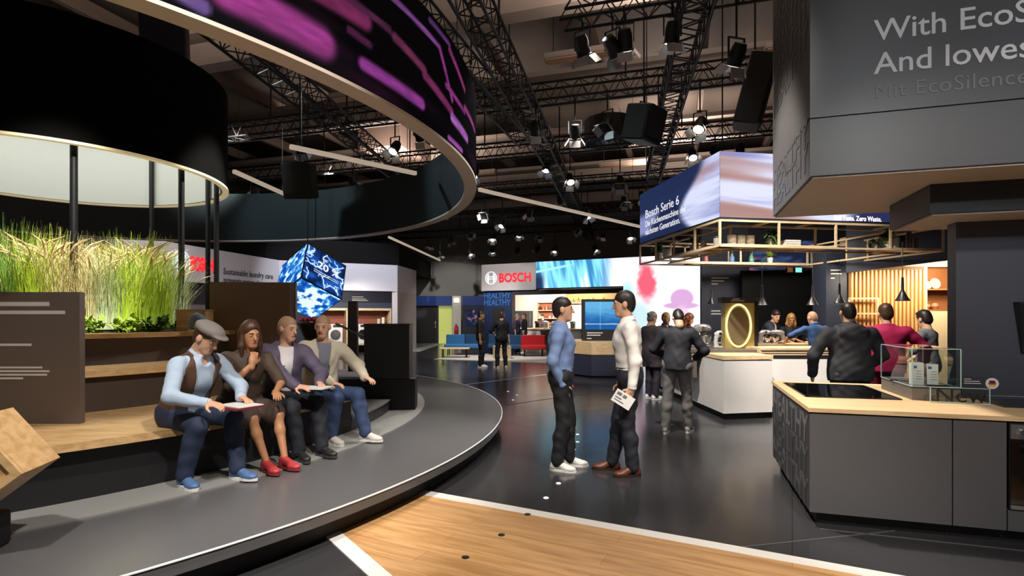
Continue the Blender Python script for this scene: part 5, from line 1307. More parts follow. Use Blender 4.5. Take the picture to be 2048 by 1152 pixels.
def cone(a, b, ra, rb):
    a, b = np.array(a, float), np.array(b, float); ba = b - a; L = max(1e-9, ba @ ba); r = max(ra, rb)
    def fn(x, y, z):
        t = np.clip(((x - a[0]) * ba[0] + (y - a[1]) * ba[1] + (z - a[2]) * ba[2]) / L, 0, 1)
        return np.sqrt((x - a[0] - t * ba[0]) ** 2 + (y - a[1] - t * ba[1]) ** 2 + (z - a[2] - t * ba[2]) ** 2) - (ra + (rb - ra) * t)
    return np.minimum(a, b) - r, np.maximum(a, b) + r, fn
def elli(c, r, M=None):
    c = np.array(c, float); r = np.array(r, float); M = np.eye(3) if M is None else np.array(M, float); R_ = r.max()
    def fn(x, y, z):
        X, Y, Z = x - c[0], y - c[1], z - c[2]
        p = [(M[0, i] * X + M[1, i] * Y + M[2, i] * Z) for i in range(3)]
        k0 = np.sqrt(sum((p[i] / r[i]) ** 2 for i in range(3))); k1 = np.sqrt(sum((p[i] / r[i] ** 2) ** 2 for i in range(3))) + 1e-9
        return k0 * (k0 - 1) / k1
    return c - R_, c + R_, fn
def wedge(P, r, f, u, s, prof):
    """open front of a jacket: half width by height above the hips"""
    zs = [p[0] for p in prof][::-1]; ws = [p[1] for p in prof][::-1]
    def fn(x, y, z):
        X, Y, Z = x - P[0], y - P[1], z - P[2]; lx = (X * r[0] + Y * r[1] + Z * r[2]) / s; ly = (X * f[0] + Y * f[1] + Z * f[2]) / s; lz = (X * u[0] + Y * u[1] + Z * u[2]) / s
        return np.maximum(np.maximum(np.abs(lx) - np.interp(lz, zs, ws), 0.02 - ly), ly - 0.26) * s
    return P - 0.62 * s, P + 0.62 * s, fn
def n3(v): v = np.array(v, float); return v / max(1e-9, np.linalg.norm(v))
def ik(a, b, l1, l2, pole):
    """middle joint of a two-bone limb"""
    a, b = np.array(a, float), np.array(b, float); d = b - a; L = np.linalg.norm(d)
    if L > (l1 + l2) * 0.999: b = a + d * ((l1 + l2) * 0.999 / L); d = b - a; L = np.linalg.norm(d)
    x = d / L; p = np.array(pole, float); p = n3(p - x * (p @ x)); c = (l1 * l1 - l2 * l2 + L * L) / (2 * L); h = math.sqrt(max(0, l1 * l1 - c * c))
    return a + x * c + p * h, b
def mesh_obj(name, parts, m, parent, wr=0.0, seed=0, mats=None, mfun=None):
    V = []; Q = []; o = 0
    for v, q in parts:
        if len(v): V.append(v); Q.append(q + o); o += len(v)
    if not V: return None
    V = np.concatenate(V); Q = np.concatenate(Q)
    me = bpy.data.meshes.new(name); me.vertices.add(len(V)); me.vertices.foreach_set('co', V.ravel()); me.loops.add(Q.size); me.loops.foreach_set('vertex_index', Q.ravel().astype(np.int32))
    me.polygons.add(len(Q)); me.polygons.foreach_set('loop_start', np.arange(0, Q.size, 4, dtype=np.int32)); me.update(calc_edges=True)
    if wr > 0:
        N = np.empty(len(V) * 3); me.vertices.foreach_get('normal', N); N = N.reshape(-1, 3); s = seed * 1.7
        x, y, z = V[:, 0], V[:, 1], V[:, 2]
        w = np.sin(34 * z + 9 * x + 5 * np.sin(11 * x + s) + s) * 0.5 + np.sin(23 * (x + z * 0.6) - 14 * y + 4 * np.sin(8 * z + s)) * 0.4 + np.sin(61 * z - 31 * x + 3 * np.sin(17 * y + s)) * 0.25
        V = V + N * (w * wr)[:, None]; me.vertices.foreach_set('co', V.ravel())
    me.materials.append(m)
    if mats:
        for q in mats: me.materials.append(q)
        C_ = V[Q].mean(1); me.polygons.foreach_set('material_index', mfun(C_).astype(np.int32))
    me.polygons.foreach_set('use_smooth', [True] * len(me.polygons)); me.update()
    ob = bpy.data.objects.new(name, me); COL.objects.link(ob); ob.parent = parent
    return ob
SKIN = {'fair': mat('skin_fair', 'd9a98c', 0.5, var=0.06, scale=20), 'tan': mat('skin_tan', 'b9845f', 0.5, var=0.06, scale=20)}
LIP = mat('lips', 'b0665c', 0.45, var=0); EYEW = mat('eye_white', 'b8aea6', 0.2, var=0); IRIS = mat('iris', '2a2019', 0.15, var=0); SOLE = mat('shoe_sole', 'e2e0dc', 0.6)
HAIRC = {'dark': mat('hair_dark', '241b16', 0.45, var=0.25, scale=60), 'brown': mat('hair_brown', '4a3122', 0.45, var=0.25, scale=60), 'blond': mat('hair_blond', 'b08a52', 0.45, var=0.25, scale=60),
         'grey': mat('hair_grey', '8a8580', 0.5, var=0.25, scale=60), 'red': mat('hair_auburn', '7a4026', 0.45, var=0.25, scale=60), 'bald': mat('hair_stubble', 'b08a70', 0.6, var=0.15, scale=60)}
def cloth(c, r=0.75): return mat('cloth_' + c, c, r, var=0.10, scale=9)
def person(loc, face, label, H=1.78, pose='stand', lean=0.0, side=0.0, head=(0, 0), hands=None, feet=None, pole=None, top=('shirt', '88aadd'), sleeve=1.0, legs=('trousers', '1c2030'), shoe='e8e6e2', sole=None,
           hair=('short', 'dark'), skin='fair', wide=1.0, det=1.0, seat=0.45, curl=0.5, twist=0.0, vest=None, tee=None, group=None):
    """local axes: +y is where the person faces, +x is the person's right"""
    s = H / 1.8; root = thing('person', label, 'person', loc, rad(face), group)
    sit = pose == 'sit'
    P = np.array([0, -0.0, (seat + 0.105) if sit else 0.955 * s])
    cl, sl_ = math.cos(rad(lean)), math.sin(rad(lean)); u = n3([side, sl_, cl]); f = n3([0, cl, -sl_]); r = n3(np.cross(f, u)); f = np.cross(u, r)
    if twist:
        ct, st = math.cos(rad(twist)), math.sin(rad(twist)); r, f = r * ct + f * st, f * ct - r * st
    if not sit and lean: P = P - f * 0.06 * abs(sl_) * 2 * s
    Mt = np.stack([r, f, u], 1)
    def T(x, y, z, o=None): return (P if o is None else o) + (r * x * wide + f * y + u * z) * s
    N = T(0, -0.01, 0.51); sh = {k: T(0.185 * k, -0.005, 0.455) for k in (-1, 1)}
    hip = {k: P + (np.array([0.095 * k * (1 + (wide - 1) * 0.5), 0, -0.035])) * s for k in (-1, 1)}
    hy, hp = rad(head[0]), rad(head[1])
    hf = n3(np.array([math.sin(hy) * math.cos(hp), math.cos(hy) * math.cos(hp), math.sin(hp)])); hr = n3(np.cross(hf, [0, 0, 1])); hu = np.cross(hr, hf)
    Hc = N + (u * 0.105 + np.array([0, 0, 0.075]) + hf * 0.035) * s
    Mh = np.stack([hr, hf, hu], 1)
    def Hh(x, y, z): return Hc + (hr * x + hf * y + hu * z) * s
    lu, lf = 0.295 * s, 0.262 * s; lt, ls = (0.428 * s, 0.414 * s) if not sit else (0.435 * s, 0.425 * s)
    feet = feet or ({-1: (-0.10, 0.02, 0), 1: (0.10, 0.0, 0)}); ank = {}; knee = {}; ftd = {}
    for k in (-1, 1):
        fx, fy, fa_ = feet[k]; ank[k] = np.array([fx, fy, 0.085 * s]); d = n3([math.sin(rad(fa_)), math.cos(rad(fa_)), 0]); ftd[k] = d
        kp_ = (pole or {}).get(k, (0.15 * k, 1, 0.2)); knee[k], a2 = ik(hip[k], ank[k], lt, ls, kp_)
    hands = hands or {}; wr = {}; elb = {}; hdir = {}; palm = {}; hcurl = {}
    for k in (-1, 1):
        h = hands.get(k) or dict(at=(0.27 * k, 0.03, 0.80))
        t_ = np.array(h['at'], float) * np.array([1, 1, 1]); ep_ = h.get('elbow', (0.5 * k, -1.0, -0.3)); elb[k], wr[k] = ik(sh[k], t_, lu, lf, ep_)
        hdir[k] = n3(h['dir']) if 'dir' in h else n3(wr[k] - elb[k]); pn = np.array(h.get('palm', (-k, 0, 0)), float); palm[k] = n3(pn - hdir[k] * (pn @ hdir[k])); hcurl[k] = h.get('curl', curl)
    allp = np.array([P, N, Hc] + list(ank.values()) + list(knee.values()) + list(elb.values()) + list(wr.values()))
    lo, hi = allp.min(0) - 0.32 * s, allp.max(0) + 0.32 * s
    skm = SKIN[skin]
    def torso(F, e, low=True):
        k = 0.05
        F.put(elli(T(0, -0.005, 0.36), np.array([0.165 * wide, 0.115, 0.17]) * s + e, Mt), k); F.put(elli(T(0, 0.005, 0.20), np.array([0.148 * wide, 0.112 + 0.03 * (wide - 1), 0.17]) * s + e, Mt), k)
        F.put(cone(T(-0.15, -0.008, 0.435), T(0.15, -0.008, 0.435), 0.06 * s + e, 0.06 * s + e), k); F.put(elli(T(0, 0.025, 0.33), np.array([0.12 * wide, 0.105, 0.10]) * s + e, Mt), k)
        F.put(cone(T(0, -0.02, 0.44), T(0, -0.015, 0.52), 0.085 * s + e, 0.058 * s + e), k)
        if low: F.put(elli(P + u * 0.03 * s, np.array([0.160 * wide, 0.118, 0.13]) * s + e, Mt), k)
    def arms(F, e, frac, k_=(-1, 1)):
        for k in k_:
            F.put(cone(sh[k], elb[k], 0.055 * s + e, 0.043 * s + e), 0.04)
            if frac > 0.5:
                w2 = elb[k] + (wr[k] - elb[k]) * min(1, (frac - 0.5) * 2); F.put(cone(elb[k], w2, 0.043 * s + e, (0.043 - 0.014 * min(1, (frac - 0.5) * 2)) * s + e), 0.03)
    def legs_(F, e, frac=1.0, flare=0.0):
        for k in (-1, 1):
            if frac <= 0.5:
                q = hip[k] + (knee[k] - hip[k]) * frac * 2; F.put(cone(hip[k], q, 0.088 * s + e, 0.072 * s + e + flare), 0.04); continue
            F.put(cone(hip[k], knee[k], 0.086 * s + e, 0.058 * s + e), 0.04)
            q = knee[k] + (ank[k] - knee[k]) * (frac - 0.5) * 2; m_ = knee[k] + (q - knee[k]) * 0.35 - np.array([0, 0.012, 0]) * s
            F.put(cone(knee[k], m_, 0.057 * s + e, 0.056 * s + e + flare * 0.4), 0.03); F.put(cone(m_, q, 0.055 * s + e + flare * 0.4, 0.040 * s + e + flare), 0.03)
        F.put(cone(hip[-1] + [0, 0, 0.03], hip[1] + [0, 0, 0.03], 0.105 * s + e, 0.105 * s + e), 0.05)
    # ---- body: one continuous skin with head, hands
    h0 = 0.016 / det
    F = Field(lo, hi, h0); torso(F, -0.012); arms(F, -0.002, 1.0); legs_(F, -0.010); F.put(cone(N - u * 0.03, Hh(0, -0.018, -0.06), 0.056 * s, 0.054 * s), 0.03)
    parts = [F.mesh()]
    F = Field(Hc - 0.19 * s, Hc + 0.19 * s, 0.0075 / max(1, det * 0.9)); q = lambda *a: np.array(a) * s
    F.put(elli(Hh(0, -0.015, 0.035), q(0.076, 0.096, 0.088), Mh)); F.put(elli(Hh(0, 0.022, -0.03), q(0.062, 0.066, 0.088), Mh), 0.03); F.put(cone(Hh(-0.012, 0.058, -0.098), Hh(0.012, 0.058, -0.098), 0.024 * s, 0.024 * s), 0.03)
    F.put(cone(Hh(0, -0.018, -0.05), Hh(0, -0.03, -0.16), 0.055 * s, 0.055 * s), 0.025)
    F.put(cone(Hh(-0.032, 0.076, 0.024), Hh(0.032, 0.076, 0.024), 0.012 * s, 0.012 * s), 0.015)
    for k in (-1, 1): F.put(elli(Hh(0.032 * k, 0.093, 0.004), q(0.018, 0.014, 0.010), Mh), 0.012, True)
    F.put(cone(Hh(0, 0.084, 0.014), Hh(0, 0.106, -0.028), 0.009 * s, 0.0135 * s), 0.012); F.put(cone(Hh(-0.02, 0.082, -0.062), Hh(0.02, 0.082, -0.062), 0.0075 * s, 0.0075 * s), 0.008)
    for k in (-1, 1): F.put(elli(Hh(0.079 * k, -0.012, -0.002), q(0.010, 0.024, 0.033), Mh), 0.008)
    parts.append(F.mesh())
    for k in (-1, 1):
        d, pn = hdir[k], palm[k]; ac = n3(np.cross(d, pn)) * (1.0); W_ = wr[k]; c = hcurl[k]
        ths = ac if (ac @ np.array([0, 1, 0.3])) * 1.0 >= 0 else -ac
        if 'thumb' in (hands.get(k) or {}): ths = n3(hands[k]['thumb'])
        F = Field(W_ + d * 0.08 * s - 0.16 * s, W_ + d * 0.08 * s + 0.16 * s, 0.0058 / max(1, det * 0.8)); M_ = np.stack([ths, pn, d], 1)
        F.put(elli(W_ + d * 0.052 * s, q(0.041, 0.0165, 0.058), M_)); F.put(cone(W_ - d * 0.03 * s, W_ + d * 0.03 * s, 0.029 * s, 0.026 * s), 0.02)
        for i, (off, ln) in enumerate(((0.029, 0.070), (0.010, 0.078), (-0.010, 0.073), (-0.028, 0.058))):
            b = W_ + (d * 0.092 + ths * off) * s; an = c * 0.45; dd = d
            for j, fr in enumerate((0.45, 0.30, 0.25)):
                an2 = an + c * 0.75 * j + 0.05 * i; dd = n3(d * math.cos(an2) + pn * math.sin(an2) + ths * off * (1.2 if j == 0 else 0.6)); e_ = b + dd * ln * fr * s
                F.put(cone(b, e_, (0.0092 - 0.0008 * j) * s, (0.0086 - 0.001 * j) * s), 0.004 if j or True else 0.01); b = e_
        b = W_ + (d * 0.025 + ths * 0.030) * s; d1 = n3(d * 0.62 + ths * 0.7 + pn * 0.25 * (1 + c)); m_ = b + d1 * 0.042 * s; d2 = n3(d * 0.85 + ths * 0.25 + pn * 0.4 * (0.5 + c)); F.put(cone(b, m_, 0.0135 * s, 0.011 * s), 0.012); F.put(cone(m_, m_ + d2 * 0.036 * s, 0.0105 * s, 0.0085 * s), 0.004)
        parts.append(F.mesh())
    def lipf(C_):
        L_ = (C_ - Hc) @ Mh / s; return ((np.abs(L_[:, 0]) < 0.024) & (L_[:, 1] > 0.078) & (np.abs(L_[:, 2] + 0.062) < 0.0085)).astype(int)
    mesh_obj('body', parts, skm, root, mats=[LIP], mfun=lipf)
    for k in (-1, 1):
        e = MB(); e.ball(Hh(0.032 * k, 0.0745, 0.004), 0.0112 * s, 10, 8); e.cur = 1; e.ball(Hh(0.032 * k, 0.0815, 0.004), 0.0066 * s, 8, 6); e.build('eye', [EYEW, IRIS], root, True)
        MB().tube([Hh(0.014 * k, 0.090, 0.026), Hh(0.032 * k, 0.0895, 0.032), Hh(0.05 * k, 0.080, 0.027)], [0.003 * s, 0.0042 * s, 0.002 * s], 6).build('eyebrow', HAIRC[hair[1]], root)
    # ---- hair and hats
    style, hc = hair
    if style != 'none':
        F = Field(Hc - np.array([.22, .22, .36]) * s, Hc + 0.22 * s, 0.0085 / max(1, det * 0.8)); g = 0.012 if style in ('short', 'balding', 'crop') else 0.022
        if style == 'crop': g = 0.004
        F.put(elli(Hh(0, -0.016, 0.036 + g * 0.9), q(0.0755, 0.096, 0.088) + g * s * np.array([0.45, 0.5, 0.6]), Mh)); F.put(elli(Hh(0, -0.055, 0.0), q(0.067, 0.056, 0.085) + g * s * 0.4, Mh), 0.02)
        y0, z0 = (0.092, 0.062) if style != 'balding' else (0.02, 0.045); nn_ = n3([0, -0.130, 0.150]) if style != 'balding' else n3([0, -0.75, 0.55]); w = Mh @ nn_
        if style in ('short', 'crop', 'balding', 'messy', 'bun'): F.clip(w, w @ Hh(0, y0, z0))
        else: F.clip(Mh @ n3([0, -0.75, 0.45]), (Mh @ n3([0, -0.75, 0.45])) @ Hh(0, 0.07, 0.055))
        if style == 'messy': F.put(elli(Hh(0, 0.045, 0.112), q(0.055, 0.05, 0.028), Mh), 0.02)
        if style == 'bun': F.put(elli(Hh(0, -0.12, 0.06), q(0.04, 0.04, 0.04), Mh), 0.01)
        if style == 'long':
            for k in (-1, 1):
                F.put(cone(Hh(0.072 * k, -0.0, 0.04), Hh(0.088 * k, 0.01, -0.10), 0.022 * s, 0.030 * s), 0.02); F.put(cone(Hh(0.088 * k, 0.01, -0.10), Hh(0.085 * k, 0.02, -0.20), 0.030 * s, 0.016 * s), 0.02)
            F.put(cone(Hh(-0.04, -0.08, 0.0), Hh(-0.04, -0.085, -0.2), 0.05 * s, 0.03 * s), 0.03); F.put(cone(Hh(0.04, -0.08, 0.0), Hh(0.04, -0.085, -0.2), 0.05 * s, 0.03 * s), 0.03)
        mesh_obj('hair', [F.mesh()], HAIRC[hc], root, 0.003, 5)
    # ---- clothes
    hC = 0.013 / det; kind, tc = top; tm = cloth(tc) if isinstance(tc, str) else tc
    F = Field(lo, hi, hC); e = 0.014 if kind in ('shirt', 'polo', 'tee') else 0.026
    low = kind in ('hoodie', 'jacket', 'blazer', 'polo', 'tee', 'coat')
    torso(F, e * 1.0, True)
    if low:
        for zz in (0.10, 0.0, -0.10): F.put(elli(P + u * zz * s, np.array([0.163 * wide, 0.122, 0.14]) * s + e, Mt), 0.04)
    GA = Field(lo, hi, hC); arms(GA, e * (0.9 if sleeve > 0.5 else 1.0), sleeve)
    if kind == 'coat': legs_(F, e + 0.02, 0.35, 0.02)
    if kind in ('hoodie',): F.put(elli(T(0, -0.115, 0.455), np.array([0.125 * wide, 0.065, 0.10]) * s, Mt), 0.02); F.put(cone(T(-0.085, -0.0, 0.51), T(0.085, 0.0, 0.51), 0.045 * s, 0.045 * s), 0.03)
    nb = n3(Hh(0, -0.02, -0.05) - N); nq = N + nb * (0.045 if kind in ('shirt', 'polo', 'blazer', 'jacket', 'coat', 'hoodie') else 0.022) * s
    sh_top = -(nb @ nq); F.clip(-nb, sh_top) if not (kind == 'hoodie') else None
    F.put(cone(N - u * 0.06 * s, Hh(0, -0.01, 0.0), 0.048 * s if kind != 'tee' else 0.056 * s, 0.056 * s), 0.004, True)
    F.put(cone(N + f * 0.05 * s - u * 0.03 * s, N + f * 0.12 * s + u * 0.05 * s, 0.028 * s, 0.05 * s), 0.01, True) if kind in ('shirt', 'polo') else None
    if kind in ('blazer', 'jacket'):
        a, b = T(0, 0.17, 0.50), T(0, 0.20, -0.08); F.put(wedge(P, r, f, u, s, [(0.52, 0.075), (0.30, 0.05), (0.0, 0.085), (-0.2, 0.11)] if kind == 'blazer' else [(0.52, 0.07), (0.36, 0.02), (0.0, 0.012), (-0.2, 0.03)]), 0.006, True)
    if kind in ('shirt',):
        F.clip(u, u @ (P + u * (0.055 if not sit else 0.03) * s)); 
    elif not sit: F.clip(u, u @ (P - u * (0.09 if kind != 'coat' else 0.3) * s))
    else: F.clip(u, u @ (P - u * 0.05 * s))
    hh = np.clip(0.5 + 0.5 * (F.f - GA.f) / 0.03, 0, 1); F.f = F.f * (1 - hh) + GA.f * hh - 0.03 * hh * (1 - hh)
    mesh_obj({'polo': 'polo_shirt', 'tee': 't_shirt'}.get(kind, kind), [F.mesh()], tm, root, (0.0045 if kind != 'tee' else 0.003) * (1.25 if det >= 1.2 else 1), sum(map(ord, label)) % 17)
    if kind in ('blazer', 'jacket') or tee:
        F = Field(lo, hi, hC); torso(F, 0.006, True); F.clip(-nb, -(nb @ (N + nb * 0.01 * s))); F.put(cone(N - u * 0.06 * s, Hh(0, -0.01, 0.0), 0.054 * s, 0.058 * s), 0.004, True)
        F.clip(u, u @ (P - u * 0.03 * s)); mesh_obj('t_shirt', [F.mesh()], cloth(tee or 'd8d8dc'), root, 0.003, 3)
    if kind == 'shirt':
        m = MB(); c0 = N + nb * 0.028 * s; ring = []
        for i in range(13):
            an = rad(-155 + 310 * i / 12) + math.pi / 2 * 0; d = -f * math.cos(an) * 0.066 * s + r * math.sin(an) * 0.066 * s
            ring.append((c0 + d * 1.16 - nb * 0.004 * s - u * (0.018 * (abs(an) / 2.7) ** 3) * s, c0 + d * 1.05 + nb * 0.042 * s - u * 0.03 * (abs(an) / 2.7) ** 3 * s, c0 + d * 1.42 + nb * 0.004 * s - u * 0.055 * (abs(an) / 2.7) ** 3 * s))
        vs = [p for t3 in ring for p in t3]; fs = []
        for i in range(12):
            a = i * 3; fs += [(a, a + 3, a + 4, a + 1), (a + 1, a + 4, a + 5, a + 2)]
        m.add(vs, fs); m.build('collar', tm, root, True)
        g = MB()
        for i in range(6):
            z = 0.10 + 0.062 * i; g.ball(T(0, 0.128 + 0.012 * math.sin(i * 0.7) - (0.012 if z < 0.2 else 0) , z), 0.005 * s, 6, 4)
    if vest:
        F = Field(lo, hi, hC); torso(F, 0.027, True)
        for zz in (0.10, 0.0, -0.08): F.put(elli(P + u * zz * s, np.array([0.163 * wide, 0.122, 0.14]) * s + 0.024, Mt), 0.04)
        for k in (-1, 1): F.put(cone(sh[k] + u * 0.08, sh[k] - u * 0.12 + r * 0.05 * k, 0.085 * s, 0.075 * s), 0.01, True)
        F.put(wedge(P, r, f, u, s, [(0.52, 0.09), (0.3, 0.075), (0.0, 0.07), (-0.2, 0.09)]), 0.006, True); F.put(cone(N - u * 0.05, N + u * 0.2, 0.075 * s, 0.1 * s), 0.01, True); F.clip(u, u @ (P - u * 0.03 * s))
        mesh_obj('waistcoat', [F.mesh()], cloth(vest), root, 0.003, 4)
    if kind == 'shirt' and sleeve >= 1:
        for k in (-1, 1):
            dv = n3(wr[k] - elb[k]); MB().tube([wr[k] - dv * 0.055 * s, wr[k] - dv * 0.05 * s, wr[k] + dv * 0.004 * s], [0.040 * s, 0.0435 * s, 0.0435 * s], 14).build('cuff', tm, root, True)
    lk, lc = legs; lm = cloth(lc)
    F = Field(lo, hi, hC)
    if lk in ('trousers', 'jeans'): legs_(F, 0.012, 0.985, 0.012); F.put(elli(P + u * 0.02 * s, np.array([0.165 * wide, 0.126, 0.12]) * s, Mt), 0.05); (F.clip(-u, -(u @ (P + u * 0.075 * s))) if not sit else None)
    else: legs_(F, 0.02, 0.42, 0.015); F.put(elli(P + u * 0.02 * s, np.array([0.17 * wide, 0.128, 0.12]) * s, Mt), 0.05); F.put(cone(hip[-1] * 0.55 + knee[-1] * 0.45, hip[1] * 0.55 + knee[1] * 0.45, 0.085 * s, 0.085 * s), 0.06); (F.clip(-u, -(u @ (P + u * 0.075 * s))) if not sit else None)
    mesh_obj(lk, [F.mesh()], lm, root, 0.0045 * (1.4 if det >= 1.2 else 1), sum(map(ord, label)) % 13 + 2)
    if kind == 'shirt' and not sit:
        m = MB(); rr = []
        for i in range(28):
            an = 2 * math.pi * i / 28; d = r * math.cos(an) * (0.166 * wide * s) + f * math.sin(an) * 0.128 * s; rr.append(d)
        b0 = P + u * 0.055 * s; b1 = P + u * 0.088 * s; m.add([b0 + d for d in rr] + [b1 + d for d in rr], [(i, (i + 1) % 28, (i + 1) % 28 + 28, i + 28) for i in range(28)]); m.build('belt', cloth('2a1a12', 0.4), root, True)
    for k in (-1, 1):
        d = ftd[k]; A = ank[k].copy(); A[2] = 0.085 * s; b0 = np.array([A[0], A[1], 0]); up = np.array([0, 0, 1.0]); x = np.cross(d, up); M_ = np.stack([x, d, up], 1)
        F = Field(b0 + d * 0.06 * s - np.array([.2, .2, .03]) * s, b0 + d * 0.06 * s + np.array([.2, .2, .19]) * s, 0.0075 / max(0.6, min(1.2, det)))
        F.put(elli(b0 - d * 0.035 * s + up * 0.042 * s, q(0.037, 0.045, 0.042), M_)); F.put(cone(b0 - d * 0.02 * s + up * 0.085 * s, b0 + d * 0.09 * s + up * 0.045 * s, 0.040 * s, 0.035 * s), 0.03); F.put(elli(b0 + d * 0.125 * s + up * 0.033 * s, q(0.046, 0.072, 0.032), M_), 0.03); F.clip(up, 0.014 * s)
        F.clip(-up, -0.115 * s)
        sm = cloth(shoe, 0.45); o = mesh_obj('shoe', [F.mesh()], sm, root)
        ot = []
        for i in range(20):
            an = 2 * math.pi * i / 20; yy = math.sin(an); xx = math.cos(an); w = 0.041 + 0.009 * (yy > 0) * (1 - (yy - 0.3) ** 2)
            ot.append(b0 + (d * (0.06 + 0.145 * yy) + x * w * xx * (1 if abs(yy) < 0.95 else 0.8)) * s)
        MB().prism([(p[0], p[1]) for p in ot], 0.0, 0.022 * s).build('shoe_sole', cloth(sole, 0.6) if sole else SOLE, root)
        if det >= 1.3:
            m = MB()
            for i in range(4):
                c = b0 + d * (0.035 + 0.022 * i) * s + up * (0.098 - 0.0115 * i) * s; m.tube([c - x * 0.024 * s - up * 0.006, c + up * 0.006, c + x * 0.024 * s - up * 0.006 + d * 0.012], 0.0035, 5)
            m.build('laces', cloth('1c1c1e' if shoe > 'c0' else '2a1810'), o)
    J = dict(P=P, N=N, Hc=Hc, wr=wr, elb=elb, u=u, f=f, r=r, T=T, Hh=Hh, s=s, hd=hdir, Mh=Mh, knee=knee, root=root, palm=palm)
    return root, J
def held(J, k, off=0.1):
    """place in world space in front of the wrist"""
    R_ = Matrix.Rotation(J['root'].rotation_euler.z, 3, 'Z'); return R_ @ Vector(J['wr'][k] + J['hd'][k] * off * J['s']) + J['root'].location
# ================================================================== carousel displays, grasses, hanging cube
def panel_thing(name, label, cat, cx, cy, z0, w, h, th, rz, m, prints, pm=PRINTW):
    t = thing(name, label, cat, (cx, cy, z0), rz)
    MB().box((0, 0, h / 2), (w, th, h)).build('board', m, t)
    for k, (x0, wd, z, hh) in enumerate(prints):
        MB().box((-w / 2 + x0 + wd / 2, -th / 2 - 0.002, z), (wd, 0.003, hh)).build('print_line', pm, t)
    return t
INFO = mat('umber_board', '6a5f58', 0.45, var=0.05, scale=1)
panel_thing('information_board', 'wide umber information panel with pale print in front of the grasses at the left edge', 'information panel', -4.22, 4.62, 0.70, 1.22, 1.10, 0.06, 0.0, INFO,
            [(0.02, 0.95, 1.00, 0.035), (0.02, 1.08, 0.93, 0.03), (0.02, 0.42, 0.86, 0.03), (0.02, 0.8, 0.66, 0.02), (0.05, 0.86, 0.47, 0.016), (0.05, 0.92, 0.44, 0.016), (0.05, 0.9, 0.41, 0.016), (0.05, 0.7, 0.38, 0.016)])
t = panel_thing('information_board', 'tall plain brown panel behind the seated people, below the hanging blue cube', 'information panel', -3.45, 7.35, 0.78, 1.10, 1.27, 0.07, 0.1, mat('bronze_board', '7c614a', 0.35, var=0.08, scale=1), [])
MB().box((0.50, 0, 0.635), (0.06, 0.075, 1.27)).build('edge_strip', mat('mauve_strip', '8a7c80', 0.4), t)
t = thing('info_stand', 'slim dark post with a slanted grey shelf beside the black box', 'information stand', (-2.36, 8.15, 0.78), 0.2)
MB().box((0, 0, 0.52), (0.13, 0.07, 1.04)).build('post', mat('post_brown', '4a403a', 0.4), t); MB().box((0.07, 0, 0.52), (0.02, 0.075, 1.04)).build('edge', mat('post_edge', 'a89c94', 0.4), t)
MB().box((0.0, -0.12, 0.60), (0.50, 0.22, 0.02), M=Matrix.Rotation(rad(26), 3, 'Y')).build('shelf', mat('shelf_grey', '7c7874', 0.4), t)
t = thing('flower_pedestal', 'dark flared pedestal behind the seated man in the cream jacket', 'pedestal', (-3.15, 8.75, 0.25))
MB().lathe([(0.16, 0), (0.16, 1.0), (0.26, 1.22), (0.26, 1.25), (0, 1.25)], (0, 0, 0), 6).build('body', mat('pedestal_brown', '3c312b', 0.45), t)
PK = mat('rose_pink', 'd4487a', 0.6, var=0.2, scale=30); PKL = mat('rose_pale', 'e8b8b8', 0.6, var=0.2, scale=30)
for k in range(7):
    an = k * 0.9; x, y = -3.15 + 0.15 * math.cos(an) * (k > 0), 8.75 + 0.15 * math.sin(an) * (k > 0)
    t = thing('rose', '%s rose bloom on the dark pedestal, %s' % ('pale pink' if k == 3 else 'pink', ['in the middle', 'farthest right', 'rear right', 'rear left', 'left', 'front left', 'front right'][k]), 'flower', (x, y, 1.50), an, 'roses on the dark pedestal')
    m = MB(); 
    for i in range(3):
        for j in range(5):
            a = j * 1.257 + i * 0.5; rr = 0.02 + 0.014 * i; m.ball((rr * math.cos(a), rr * math.sin(a), 0.062 - 0.010 * i), (0.026, 0.026, 0.03), 7, 5)
    m.build('bloom', PKL if k == 3 else PK, t, True); MB().cyl((0, 0, 0), (0, 0, 0.05), 0.012, n=6).build('stem', LEAF, t)
# folded garment with three stripes on an oak block
t = thing('oak_block', 'oak block standing on the planter rim at its right end', 'block', (-4.02, 6.98, 1.41), 0.2); MB().rbox((0, 0, 0.13), (0.34, 0.30, 0.26), 0.01).build('body', OAKS, t)
MB().box((0, 0, 0.265), (0.36, 0.32, 0.012)).build('top', OAKS, t)
t = thing('striped_shoe', 'blue grey sports shoe with three white stripes beside the oak block', 'shoe', (-3.74, 6.62, 1.41), -0.3)
F = Field((-0.3, -0.2, -0.05), (0.3, 0.2, 0.35), 0.008); F.put(elli((-0.09, 0, 0.10), (0.09, 0.065, 0.11))); F.put(cone((-0.06, 0, 0.17), (0.12, 0, 0.07), 0.06, 0.05), 0.04); F.put(elli((0.13, 0, 0.055), (0.11, 0.06, 0.05)), 0.03); F.clip(np.array([0, 0, 1.0]), 0.015); mesh_obj('upper', [F.mesh()], mat('shoe_blue', '6b8090', 0.6, var=0.1), t)
MB().rbox((0.03, 0, 0.012), (0.40, 0.13, 0.024), 0.06).build('sole', SOLE, t)
for k in range(3): MB().box((-0.01 + 0.045 * k, -0.062, 0.095 - 0.012 * k), (0.016, 0.012, 0.10), M=Matrix.Rotation(rad(28), 3, 'Y')).build('stripe', PRINTW, t)
